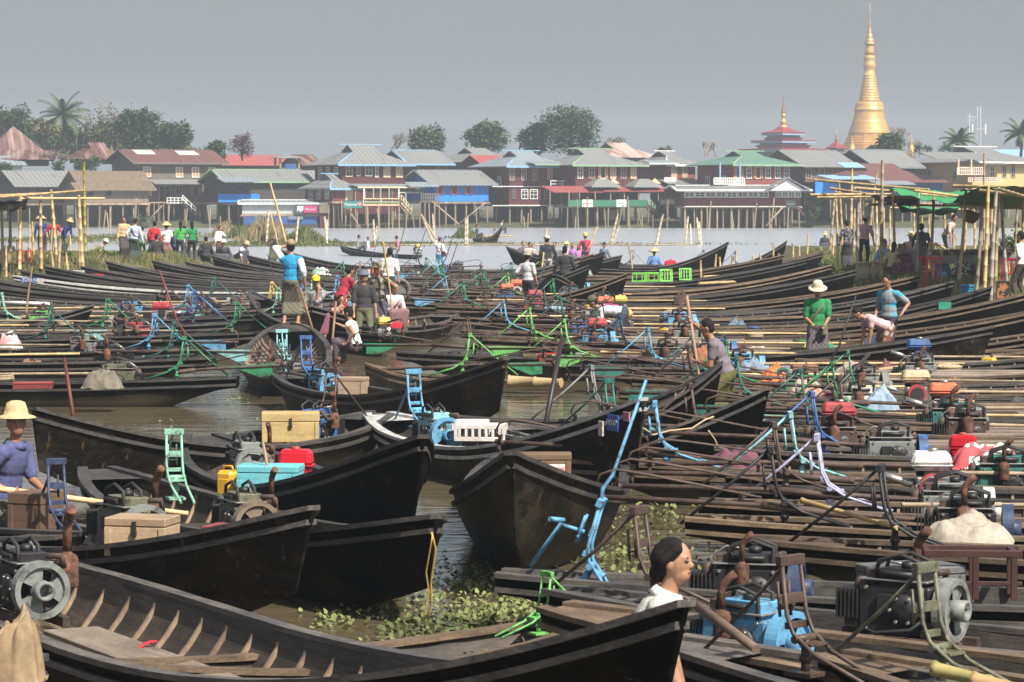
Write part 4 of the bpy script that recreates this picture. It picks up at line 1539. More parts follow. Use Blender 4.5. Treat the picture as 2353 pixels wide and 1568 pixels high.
# bamboo boom lying on the water and the stakes that hold it
bm_ = MB()
for k in range(9):
    a, b = at(740 + 95 * k, 562 + 1.0 * (k % 3) * .6, .06), at(838 + 95 * k, 562 + 1.0 * ((k + 1) % 3) * .6, .06)
    bm_.bam(a, b, .06)
tag(bm_.build('bamboo_boom', BAMBOO_OLD), 'long bamboo boom floating across the lake below the stilt houses', 'boom')
bm_ = MB()
bm_.bam(at(1045, 543, .05), at(1180, 544, .05), .1)
tag(bm_.build('floating_bamboo', BAMBOO), 'pale bamboo pole floating beside the speeding far boat', 'pole')
for px0, y0, px1, y1, lab in (
        (611, 560, 618, 482, 'upright thin stake left of the dry reeds'), (679, 562, 686, 500, 'single stake right of the green reeds'), (752, 562, 746, 498, 'stake in front of the shed door'),
        (750, 562, 752, 505, 'second stake crossing in front of the shed door'), (861, 561, 858, 505, 'stake in front of the cream veranda'), (859, 561, 866, 520, 'short stake leaning on the veranda stake'),
        (1003, 560, 968, 493, 'long stake leaning left near the robed poler'), (1000, 545, 994, 492, 'upright stake behind the robed poler'), (1069, 562, 1070, 502, 'left pole of the stake pair by the speeding boat'),
        (1073, 562, 1074, 500, 'right pole of the stake pair by the speeding boat'), (1399, 562, 1420, 492, 'tall leaning stake of the left stake pair on the lake'), (1400, 562, 1423, 520, 'short leaning stake of the left stake pair'),
        (1503, 562, 1524, 493, 'left stake of the middle leaning bundle'), (1506, 562, 1521, 500, 'right stake of the middle leaning bundle'), (1573, 561, 1581, 498, 'left stake of the right hand trio on the lake'),
        (1588, 561, 1586, 515, 'short middle stake of the right hand trio'), (1610, 562, 1601, 500, 'left of two stakes leaning left at right of the trio'), (1614, 562, 1606, 510, 'right of two stakes leaning left at right of the trio')):
    b = at(px0, y0, 0)
    t_ = atY(px1, y1, b.y + .3)
    mb = MB()
    mb.bam((0, 0, -.5), t_ - b, .085)
    tag(mb.build('water_stake', M((.5, .42, .3), .7, .3, 3, .1, objrand=.15), None, b), lab, 'stake', 'stakes standing in the lake')
# many thin poles before and under the stilt houses
for k in range(64):
    px = rnd.choice((rnd.uniform(170, 520), rnd.uniform(700, 960), rnd.uniform(1150, 1560), rnd.uniform(1560, 1860), rnd.uniform(1560, 2330)))
    b = at(px, 524.0 + rnd.uniform(-.6, 1.6), 0)
    h = rnd.uniform(1.2, 3.6)
    o = inst(STAKE_ME, 'mooring_pole', None, (b.x, b.y, -.5), (rnd.uniform(-.06, .06), rnd.gauss(0, .09), 0), (rnd.uniform(.1, .17),) * 2 + (h + .5,))
    tag(o, 'thin bamboo mooring pole standing before the stilt houses', 'pole', 'mooring poles along the stilt houses')
for px0, y0, px1, y1, lab in ((330, 520, 372, 473, 'slanting prop pole under the thatched house'), (992, 463, 1055, 516, 'long reddish pole leaning under the blue house'), (1116, 466, 1058, 512, 'pole crossing under the blue house'), (798, 478, 828, 524, 'pole leaning under the veranda of the burgundy wing'), (1800, 475, 1760, 520, 'pole leaning beside the restaurant')):
    a = atY(px0, y0, Y0 - 3)
    b = atY(px1, y1, Y0 - 4)
    mb = MB()
    mb.tube([(0, 0, 0), tuple(b - a)], .09, 5)
    tag(mb.build('prop_pole', STILT, None, a), lab, 'pole')
# ================================================================ boats
SHEER = [2.0]


def hull_fn(L, W, zb, zs, zm, rake, full):
    she = SHEER[0]

    def prm(u):
        if u < .36:
            f = .26 + .74 * math.sin(PI / 2 * (u / .36)) ** .9
        elif u < .56:
            f = 1.0
        else:
            f = max(.0, math.cos(PI / 2 * ((u - .56) / .44))) ** full
        b = max(.018, W / 2 * f)
        zg = zm + (zs - zm) * max(0, (.4 - u) / .4) ** 2 + (zb - zm) * max(0, (u - .42) / .58) ** she
        zk = -.13 + (zs - .02) * (1 - ss(0, .15, u)) + (.40 * zb + .1) * max(0, (u - .66) / .34) ** 1.8
        zk = min(zk, zg - .1)
        bb = b * (.66 - .56 * ss(.55, 1, u)) * (1 if u > .15 else .6 + .4 * u / .15)
        x = -L / 2 + L * u
        return b, zg, bb, zk, x, rake * ss(.74, 1, u)
    return prm


def sect(p, inner=0.0):
    b, zg, bb, zk, x, rk = p
    if inner:
        b, bb, zk = max(.004, b - inner), max(.002, bb - inner), min(zk + inner + .03, zg - .03)
    out = []
    for fy, fz in ((1.0, 1.0), (.86, .72), (.55, .42), (.2, .15), (-.12, .02)):
        y = bb + (b - bb) * fy if fy >= 0 else bb * (1 + fy * 2)
        out.append((y, zk + (zg - zk) * fz))
    out.append((0.0, zk))
    return [(x - rk * (zg - z) / max(.05, zg - zk), y, z) for y, z in out]


def hull_mesh(L, W, zb, zs, zm, rake=.25, full=.85, ns=34, ribs=True, side=TAR):
    fn = hull_fn(L, W, zb, zs, zm, rake, full)
    us = [ss(0, 1, k / (ns - 1)) * .35 + (k / (ns - 1)) * .65 for k in range(ns)]
    mb = MB()
    for inner, mi in ((0, 0), (.032, 1)):
        vs, fs = [], []
        for u in us:
            s_ = sect(fn(u), inner)
            row = s_ + [(x, -y, z) for x, y, z in s_[-2::-1]]
            vs += row
        n = 11
        for i in range(ns - 1):
            for j in range(n - 1):
                fs.append([i * n + j, i * n + j + 1, (i + 1) * n + j + 1, (i + 1) * n + j])
        mb.add(vs, fs, mi, True)
        for e in (0, ns - 1):
            mb.add([vs[e * n + j] for j in range(n)], [list(range(n))], mi)
    me = mb.mesh('hull', [side, INNER], fix=False)
    # rails and rubbing strake
    rb = MB()
    for sy in (1, -1):
        for (oi, oo, z0, z1) in ((-.075, .035, -.004, .034), (-.004, .028, -.115, -.075)):
            vs, fs = [], []
            for u in us:
                b, zg, bb, zk, x, rk = fn(u)
                drop = z0 < -.05
                yb = b - (.02 * (b - bb) / max(.1, b) if drop else 0)
                xo = -rk * .1 / max(.05, zg - zk) if drop else 0
                yi, yo = max(0.001, yb + oi + rnd.uniform(-.006, .006)), yb + oo + rnd.uniform(-.006, .006)
                vs += [(x + xo, sy * yi, zg + z0), (x + xo, sy * yo, zg + z0), (x + xo, sy * yo, zg + z1), (x + xo, sy * yi, zg + z1)]
            for i in range(ns - 1):
                for j in range(4):
                    fs.append([i * 4 + j, i * 4 + (j + 1) % 4, (i + 1) * 4 + (j + 1) % 4, (i + 1) * 4 + j])
            fs += [[0, 1, 2, 3], [(ns - 1) * 4 + j for j in (3, 2, 1, 0)]]
            rb.add(vs, fs, 0)
    # decked ends
    for u0, u1 in ((0, .075), (.9, .985)):
        vs, fs = [], []
        for k in range(5):
            b, zg, bb, zk, x, rk = fn(u0 + (u1 - u0) * k / 4)
            vs += [(x, b - .01, zg + .004), (x, -b + .01, zg + .004)]
            if k:
                fs.append([2 * k - 2, 2 * k - 1, 2 * k + 1, 2 * k])
        rb.add(vs, fs, 0)
    return me, rb, fn


def rib_mb(fn, u, r=.024):
    p = sect(fn(u), .045)
    mb = MB()
    pts = [(x, y, z) for x, y, z in p] + [(x, -y, z) for x, y, z in p[-2::-1]]
    mb.tube(pts, r, 4, sm=False)
    return mb


# ---- machinery prototypes (meshes are shared between boats)
PAL = {
    'teal': (.015, .15, .12), 'sky': (.07, .33, .56), 'lime': (.13, .5, .08), 'green': (.02, .25, .10), 'black': (.02, .02, .022), 'brown': (.085, .05, .036),
    'blue': (.02, .11, .36), 'lilac': (.38, .37, .55), 'aqua': (.2, .52, .52), 'grey': (.2, .22, .2), 'yellow': (.65, .45, .03), 'red': (.45, .02, .03), 'orange': (.62, .12, .02),
    'white': (.66, .64, .58), 'navy': (.03, .05, .12), 'cream': (.6, .44, .22), 'olive': (.14, .14, .08), 'mint': (.2, .48, .33), 'maroon': (.2, .03, .03), 'rustcream': (.2, .15, .09)}
for k_, c_ in PAL.items():
    g_ = sum(c_) / 3
    PAL[k_] = tuple((x * .82 + g_ * .18) * .9 for x in c_)
_g = {}


def gear(kind, col):
    """cache of part meshes; every builder returns a list of (name, mesh, [sub-parts])"""
    k = (kind, col)
    if k not in _g:
        _g[k] = GEAR[kind](paint(PAL[col]) if col else None)
    return _g[k]


def g_frame(mt):
    mb = MB()
    for y in (-.125, .125):
        mb.tube([(1.05, y * .8, .0), (.42, y * .95, .2), (.17, y, .36), (.09, y, .52), (.02, y * .92, 1.0)], .021, 7)
    mb.box((.015, 0, 1.0), (.07, .31, .09))
    mb.box((.06, 0, .66), (.035, .27, .09))
    mb.box((.09, 0, .42), (.04, .27, .06))
    mb.box((.3, 0, .27), (.16, .22, .025))
    for y in (-.07, .07):
        mb.tube([(-.05, y, .48), (-.08, y, .8)], .016, 6)
    mb.tube([(-.06, -.09, .56), (-.06, .09, .56)], .014, 6)
    mb.tube([(.2, 0, -.02), (.2, 0, .3)], .042, 9)
    mb.lathe([(.06, 0), (.06, .05)], 9, (.2, 0, .1))
    mb.tube([(.2, -.15, .31), (.2, .15, .31)], .04, 8)
    mb.box((.2, 0, -.01), (.3, .26, .04))
    sb = MB()
    sb.tube([(0, 0, 1.0), (-.5, .01, .55), (-1.15, 0, .02)], .02, 6)
    return [('steering_frame', mb.mesh('steering_frame', mt), [('strut', sb.mesh('strut', mt))])]


def g_frame2(mt):
    n, me, sub = g_frame(mt)[0]
    sb = MB()
    sb.tube([(-.02, 0, .62), (-.3, .02, .58), (-.42, .03, .0)], .026, 6)
    sb.tube([(-.42, -.1, .6), (-.3, .1, .62)], .03, 6)
    return [(n, me, [('strut', sb.mesh('strut', mt))])]


def g_lever(mt):
    mb = MB()
    mb.tube([(0, 0, -.05), (.03, 0, .15), (.14, .02, .3), (.5, .05, 1.35)], [.022, .024, .021, .018], 7)
    return [('steering_lever', mb.mesh('steering_lever', mt), [])]


def g_tail(mt):
    mb = MB()
    mb.tube([(1.7, 0, .42), (0, 0, .46), (-1.35, 0, .42)], .032, 7)
    mb.tube([(.9, 0, .42), (.1, 0, .46)], .048, 7)
    for y in (-.035, .035):
        mb.tube([(.1, y, .55), (-1.0, y, .72), (-1.28, y * .9, .75), (-1.42, y * .7, .68), (-1.46, y * .4, .56), (-1.4, 0, .47)], .013, 5)
    mb.tube([(-.1, 0, .46), (-.1, 0, .6)], .02, 5)
    pb = MB()
    for k in range(3):
        a = 2 * PI * k / 3 + .4
        ca, sa = math.cos(a), math.sin(a)
        pts = [(0, .02, -.03), (.02, .09, -.06), (.03, .15, -.02), (.0, .155, .04), (-.03, .09, .06), (0, .02, .03)]
        vs = [(-1.4 + x + t * .5, ca * y - sa * t, .42 + sa * y + ca * t) for x, y, t in pts]
        pb.add(vs + [(x - .012, y, z) for x, y, z in vs], [[0, 1, 2, 3, 4, 5], [11, 10, 9, 8, 7, 6]])
    pb.lathe([(.03, -1.46), (.036, -1.42), (.03, -1.36)], 8, (0, 0, .42), axis='x')
    fb = MB()
    fb.prism([(-.55, .44), (-1.2, .44), (-1.2, .22), (-1.0, .2)], .02, 'xz')
    fb.box((-.8, 0, .455), (.9, .05, .03))
    return [('tail_shaft', mb.mesh('tail_shaft', RUST_D), [('propeller', pb.mesh('propeller', RUST_D)), ('rudder_fin', fb.mesh('rudder_fin', mt))])]


def flywheel_mb(r=.215, side=1):
    """spoked iron wheel on the engine's side, axis across the boat; three openings in the web"""
    mb = MB()
    n = 36
    prof = [(.30 * r, -.02), (.30 * r, .02), (.36 * r, .022), (.78 * r, .022), (.80 * r, .05), (r, .05), (r, -.05), (.80 * r, -.05), (.78 * r, -.022), (.36 * r, -.022), (.30 * r, -.02)]
    vs, fs = [], []
    for rr, t in prof:
        for j in range(n):
            a = 2 * PI * j / n
            vs.append((rr * math.cos(a), side * t, rr * math.sin(a)))
    for i in range(len(prof) - 1):
        for j in range(n):
            if i in (2, 8) and (j % 12) in (1, 2, 3, 4, 5):
                continue
            j2 = (j + 1) % n
            fs.append([i * n + j, i * n + j2, (i + 1) * n + j2, (i + 1) * n + j])
    mb.add(vs, fs, 0, False)
    mb.lathe([(.34 * r, -.03), (.34 * r, .12), (.24 * r, .12), (.22 * r, .02)], 16, axis='y') if side > 0 else mb.lathe([(.34 * r, .03), (.34 * r, -.12), (.24 * r, -.12), (.22 * r, -.02)], 16, axis='y')
    return mb


def muffler_mb():
    mb = MB()
    mb.lathe([(.0, -.25), (.085, -.245), (.09, -.23), (.09, -.03), (.075, .01), (.04, .03), (.036, .04)], 14)
    mb.tube([(0, 0, .03), (0, 0, .22), (.02, 0, .28), (.08, 0, .35), (.13, 0, .39)], [.036, .036, .04, .042, .042], 10)
    return mb


def g_tail0(mt):
    n, me, sub = g_tail(mt)[0]
    return [(n, me, sub[:1])]


def g_diesel(mt):
    mb = MB()
    mb.box((0, 0, .25), (.52, .26, .34), 0)
    mb.box((.05, 0, .46), (.34, .22, .14), 0)
    mb.box((-.3, 0, .22), (.14, .24, .22), 0)
    for k in range(6):
        mb.box((-.42 + .03 * k, 0, .28), (.012, .27, .2), 1, b=.001)
    for y in (-.15, .15):
        mb.box((0, y, .04), (1.0, .06, .08), 2)
    for k in range(2):
        mb.tube([(.18, -.1 + .16 * k, .4), (.2, -.12 + .16 * k, .58), (.05, -.12 + .16 * k, .63), (-.12, -.11 + .16 * k, .58), (-.18, -.1 + .16 * k, .35)], .016, 6, 3)
    mb.lathe([(.05, .53), (.05, .57), (.02, .58)], 10, (.05, 0, 0), 1)
    mb.tube([(-.1, .14, .2), (-.1, .2, .34), (.1, .2, .4)], .014, 6, 3)
    mb.box((-.05, -.14, .3), (.12, .04, .12), 1)
    mb.tube([(-.1, -.13, .5), (.14, -.14, .5)], .02, 6, 1)
    mb.lathe([(.11, .13), (.11, .165), (.03, .17)], 14, (.08, 0, .26), 1, axis='y')
    mb.lathe([(.11, -.13), (.11, -.165), (.03, -.17)], 14, (.08, 0, .26), 1, axis='y')
    for k in range(6):
        a = k * PI / 3
        for sy in (-1, 1):
            mb.lathe([(.012, sy * .163), (.012, sy * .178)], 6, (.08 + .09 * math.cos(a), 0, .26 + .09 * math.sin(a)), 4, axis='y')
    for x, z in ((-.2, .4), (.2, .4), (-.2, .12), (.22, .12)):
        for sy in (-1, 1):
            mb.lathe([(.014, sy * .128), (.014, sy * .145)], 6, (x, 0, z), 4, axis='y')
    mb.tube([(.2, .1, .5), (.24, .2, .5), (.2, .24, .42), (.0, .22, .4)], .026, 8, 2)
    mb.tube([(-.26, -.1, .12), (-.1, -.2, .1), (.16, -.2, .14), (.26, -.12, .24)], .014, 6, 3)
    mb.tube([(-.24, .05, .34), (-.3, .1, .48), (-.18, .12, .56), (0, .08, .54)], .011, 6, 4)
    mb.box((-.17, .0, .47), (.12, .16, .1), 2)
    mb.lathe([(.04, .33), (.045, .36), (.045, .42), (.03, .44), (.02, .45)], 10, (-.31, .02, 0), 2)
    mb.box((.0, .0, .455), (.5, .29, .012), 4, b=.003)
    mb.box((.28, 0, .12), (.06, .3, .14), 2)
    me = mb.mesh('engine', [mt, IRON, RUST_D, RUBBER, STEEL])
    return [('engine', me, [])]


def g_petrol(mt):
    mb = MB()
    mb.box((0, 0, .16), (.3, .3, .24), 0)
    mb.box((.04, .1, .28), (.2, .2, .1), 0)
    for k in range(6):
        mb.box((.17, 0, .1 + .03 * k), (.1, .2, .01), 0, b=.001)
    mb.lathe([(.13, -.2), (.14, -.17), (.14, -.1)], 16, (0, 0, .18), 1, axis='y')
    mb.lathe([(.1, -.215), (.1, -.19)], 16, (0, 0, .18), 2, axis='y')
    mb.box((-.05, .16, .28), (.16, .1, .14), 2)
    mb.box((.12, .16, .2), (.14, .1, .14), 0)
    for y in (-.12, .12):
        mb.box((0, y, .02), (.6, .05, .05), 3)
    mb.tube([(-.18, 0, .2), (-.5, 0, .3)], .04, 8, 0)
    return [('engine', mb.mesh('engine', [STEEL, mt, RUBBER, RUST_D]), [])]


def g_tank(mt):
    mb = MB()
    mb.box((0, 0, .02), (.4, .27, .13), 0, b=.03, tap=(.9, .86))
    mb.box((0, 0, -.06), (.36, .24, .08), 0, b=.02)
    mb.box((0, 0, -.047), (.41, .28, .014), 0, b=.004)
    mb.lathe([(.045, .08), (.05, .1), (.045, .115), (.0, .118)], 12, (.02, 0, 0), 1)
    return [('fuel_tank', mb.mesh('fuel_tank', [mt, STEEL]), [])]


def g_fly(mt):
    me = flywheel_mb().mesh('flywheel', mt)
    me.transform(Matrix.Rotation(-PI / 2, 4, 'Z'))
    return [('flywheel', me, [])]


def g_muf(mt):
    return [('exhaust', muffler_mb().mesh('exhaust', RUST), [])]


GEAR = dict(frame=g_frame, frame2=g_frame2, lever=g_lever, tail=g_tail, tail0=g_tail0, diesel=g_diesel, petrol=g_petrol, tank=g_tank, fly=g_fly, muf=g_muf)


def put(kind, col, par, loc, rot=(0, 0, 0), scale=None):
    first = None
    for name, me, subs in gear(kind, col):
        o = inst(me, name, par, loc, rot, scale)
        first = first or o
        for sn, sme in subs:
            inst(sme, sn, o)
    return first


BOATS = []


def boat(label, stern, bow, zb=1.1, zs=.46, zm=.36, W=1.25, frame=None, eng=None, ecol='grey', fly=None, tank=None, tail=None, lever=None, ex=2.3, fx=.75, full=.85, rake=.25, side=1, det=1, group=None, thw=3, rail_mat=None, ribs=None, cover=None, name='longtail_boat', cat='boat', roll=None, fs=.68, fstyle=1, ez=.0, mufs=None, hm=None, ftilt=0, llen=None):
    """stern, bow: ground points (x, y). side: +1 puts flywheel on port, -1 on starboard"""
    sx, sy = stern[0], stern[1]
    bx, by = bow[0], bow[1]
    L = math.hypot(bx - sx, by - sy)
    yaw = math.atan2(by - sy, bx - sx)
    d0 = sy > 24
    root = thing(name, label, cat, ((sx + bx) / 2, (sy + by) / 2, 0), yaw, group)
    if roll is None:
        roll = rnd.uniform(-.025, .025)
    root.rotation_euler = (roll, 0, yaw)
    me, rb, fn = hull_mesh(L, W, zb, zs, zm, rake, full, 40 if det > 1 else 26, side=hm or TAR)
    inst(me, 'hull', root)
    rb.build('gunwale', rail_mat or RAIL, root)
    nr = ribs or int(L / .5)
    if det > 1:
        for k in range(nr):
            u = .1 + .74 * k / (nr - 1)
            rib_mb(fn, u, .022).build('rib', RIB, root)
    elif det == 1:
        mb = MB()
        for k in range(nr):
            r_ = rib_mb(fn, .1 + .74 * k / (nr - 1), .02)
            mb.add(r_.v, r_.f)
        tag(mb.build('ribs', RIB, root), kind='stuff')
    if det > 1:
        for sy in (1, -1):
            vs, fq = [], []
            for i in range(25):
                b, zg, bb, zk, x, rk = fn(.06 + .86 * i / 24)
                for yy, zz in ((b - .052, zg - .006), (b - .075, zg - .006), (b - .078 - .1 * (b - bb), zg - .2), (b - .055 - .1 * (b - bb), zg - .2)):
                    vs.append((x, sy * max(.01, yy), zz))
                if i:
                    fq += [[4 * i - 4 + j, 4 * i - 4 + (j + 1) % 4, 4 * i + (j + 1) % 4, 4 * i + j] for j in range(4)]
            mb = MB()
            mb.add(vs, fq)
            mb.build('inner_strake', RAIL, root)
    if det:
        x0, x1 = -L / 2 + L * .34, -L / 2 + L * .74
        for y in ((-.1,) if det == 1 else (-.02,)):
            mb = MB()
            mb.box(((x0 + x1) / 2, y, .07 if det == 1 else .2), (x1 - x0, .29 if det == 1 else .42, .035), b=.006)
            mb.build('floor_plank', PLANK, root)
        for k in range(thw):
            u = .3 + .42 * (k + .5) / thw + rnd.uniform(-.03, .03)
            b, zg, bb, zk, x, rk = fn(u)
            mb = MB()
            mb.box((x, 0, zg - .13), (.16, b * 1.84, .03), b=.005)
            mb.build('thwart', INNER, root)
    s0 = -L / 2
    if frame:
        o = put('frame2' if fstyle == 2 else 'frame', frame, root, (s0 + fx, 0, zs - .05), (0, ftilt, rnd.uniform(-.12, .12)), fs)
        if lever:
            put('lever', lever, root, (s0 + fx + fs * math.sin(ftilt), 0, zs - .05 + fs * math.cos(ftilt)), (0, 0, rnd.uniform(-.5, .5) if d0 else .1), llen or rnd.uniform(.6, .85))
    if tail:
        put('tail0' if (sy > 56 and rnd.random() < .6) or tail in ('brown', 'grey', 'black') else 'tail', tail, root, (s0 + .55, .0, zs - .22), (0, R(rnd.uniform(0, 5)), R(rnd.uniform(-6, 6))), (.95, .9, .78))
    if eng:
        e = None
        if eng == 'diesel':
            e = put('diesel', ecol, root, (s0 + ex, 0, .14 + ez))
            if fly:
                put('fly', fly, e, (.36, 0, .27), (rnd.uniform(0, 2), 0, 0))
            if mufs or rnd.random() < .7:
                put('muf', None, e, (-.02, .22 * side, .46), (0, 0, rnd.uniform(-.6, .6)), rnd.uniform(.6, .78) if not mufs else mufs)
            if tank:
                put('tank', tank, e, (.05, -.02 * side, .66))
        elif eng == 'petrol':
            e = put('petrol', ecol, root, (s0 + ex - .5, 0, .3))
            if tank:
                put('tank', tank, e, (0, 0, .44))
    BOATS.append((root, fn, L))
    return root


def W3(px, py, z):
    p = at(px, py, z)
    return (p.x, p.y)


def loc_in(b, x, y, z):
    """boat frame -> world"""
    m = Matrix.Translation(b.location) @ b.rotation_euler.to_matrix().to_4x4()
    return m @ Vector((x, y, z))


B = {}
# ---- the big boats of the foreground
SHEER[0] = 2.7
B['N1'] = boat('largest foreground boat with bare ribs, grey floor plank and iron flywheel at left', (-5.2, 23.9), (.81, 13.35), 1.375, .5, .38, 1.74, None, 'diesel', 'black', 'grey', ex=3.1, side=1.6, mufs=.95, det=2, full=.8, rake=.3, thw=0, ribs=22, tail='blue')
SHEER[0] = 2.0
B['N2'] = boat('black boat with olive lit bow tip carrying a pale wooden chest', (-6.05, 27.3), (-1.47, 20.75), 1.02, .5, .36, 1.35, 'navy', 'diesel', 'olive', 'grey', ex=5.0, fx=3.7, side=1.3, det=2, rake=.24, full=.7, fs=.6, ez=.2, hm=TAR2)
B['N3'] = boat('black boat trailing a yellow rope from its bow, red chest aboard', (-4.3, 29.3), (-.59, 21.6), .86, .5, .36, 1.35, 'mint', 'diesel', 'olive', 'rustcream', ex=4.3, fx=2.4, side=1.3, det=1, rake=.12, full=.6, fs=.62)
B['N4'] = boat('high bowed black boat carrying a turquoise chest and red petrol tank', W3(462, 1012, .5), (-.79, 24.6), 1.22, .55, .38, 1.4, None, 'diesel', 'grey', 'grey', ex=2.2, side=1.2, det=1, rake=.22, full=.7)
B['N5'] = boat('broad tarred boat pointing its scraped bow straight at the camera', (.62, 33.4), (.02, 22.9), 1.23, .5, .42, 1.62, None, None, det=1, rake=.35, full=.9, hm=TAR2)
B['N6'] = boat('black boat with a tall plain bow and bright blue engine at its stern', W3(648, 868, .45), (-.09, 38.2), 1.13, .5, .38, 1.3, 'blue', 'diesel', 'sky', 'sky', ex=1.6, fx=.9, side=1, det=1, rake=.2, full=.8, hm=TAR2)
B['N7'] = boat('boat with whitish painted rail and a blue plate on its bow', W3(872, 962, .45), (1.4, 29.8), 1.18, .5, .38, 1.35, 'sky', 'diesel', 'aqua', 'sky', ex=1.9, fx=1.2, side=1.5, det=1, rake=.15, full=.85, rail_mat=M((.4, .4, .38), .7, .5, 6, .2, c2=(.5, .5, .47), fine=.4), hm=TAR2)
B['N9'] = boat('boat lying side on at left with dried grass stuck to its black bow', W3(880, 950, .5), (-5.1, 30.2), 1.05, .5, .36, 1.4, 'brown', 'diesel', 'blue', 'blue', ex=1.65, fx=1.3, side=1, det=1, rake=.1, full=.85, hm=TAR2)
B['N10'] = boat('old brown boat at the left edge under the man in the straw hat', W3(165, 1235, .5), (-11.5, 28.5), 1.0, .5, .36, 1.3, 'blue', 'diesel', 'black', 'grey', ex=1.7, fx=1.9, side=1, det=1)
B['N11'] = boat('dark boat cut off by the lower left corner with a cloth covered motor', (-2.95, 17.3), (-8.5, 11.5), .9, .5, .4, 1.2, None, 'petrol', 'black', ex=1.5, det=1)
B['N12'] = boat('half sunk brown dugout lying among the water plants', W3(1345, 1432, .2), (-2.6, 18.2), .3, .22, .12, .9, 'lime', None, fx=.35, fs=.42, det=0, rail_mat=RAILB, thw=0, name='dugout_canoe', cat='canoe')
B['N7b'] = boat('black bowed boat with a small red sticker, teal frame at its stern', W3(1160, 985, .45), (2.93, 32.6), 1.1, .48, .38, 1.3, 'teal', 'diesel', 'aqua', 'aqua', ex=1.8, fx=1.6, side=-1, rake=.15)
B['N8b'] = boat('black boat half hidden beyond the stickered bow with pale green frame', W3(1040, 965, .45), (2.75, 37.0), 1.15, .48, .38, 1.3, 'grey', None, fx=1.8, rake=.15)
# boat with the tall poler seen from behind, and the passenger boat beside it
B['C1'] = boat('round ended boat with slatted sides under the man poling in blue', W3(648, 872, .3), (-4.55, 58.5), .72, .42, .36, 1.62, 'aqua', 'diesel', 'aqua', None, ex=2.0, fx=1.1, side=1, full=.45, rake=.1, tail='grey', thw=5, hm=GREYHULL)
B['C2'] = boat('high bowed ferry boat full of standing and sitting passengers', (-1.5, 69.5), (-4.32, 60.8), .98, .46, .36, 1.4, None, None, rake=.1, full=.7)
B['C3'] = boat('small grey canoe under the crouching boy in a white vest', W3(1165, 868, .35), W3(838, 838, .55), .55, .42, .32, .85, 'lime', None, fx=.6, rail_mat=RAILB, full=.9, rake=.05, tail='green', hm=GREYHULL)
B['C4'] = boat('long black boat whose square stern overhangs the water right of centre', W3(914, 812, .45), (8.6, 50.6), 1.0, .47, .38, 1.3, 'brown', 'diesel', 'black', 'grey', fx=1.3, ex=3.0, tail='green', side=-1, hm=TAR2)
B['C5'] = boat('dark boat with yellow petrol engine behind the crouching boy', W3(890, 775, .42), (-6.8, 73.5), .9, .44, .35, 1.2, None, 'petrol', 'black', tank='yellow', ex=.9, tail='teal')

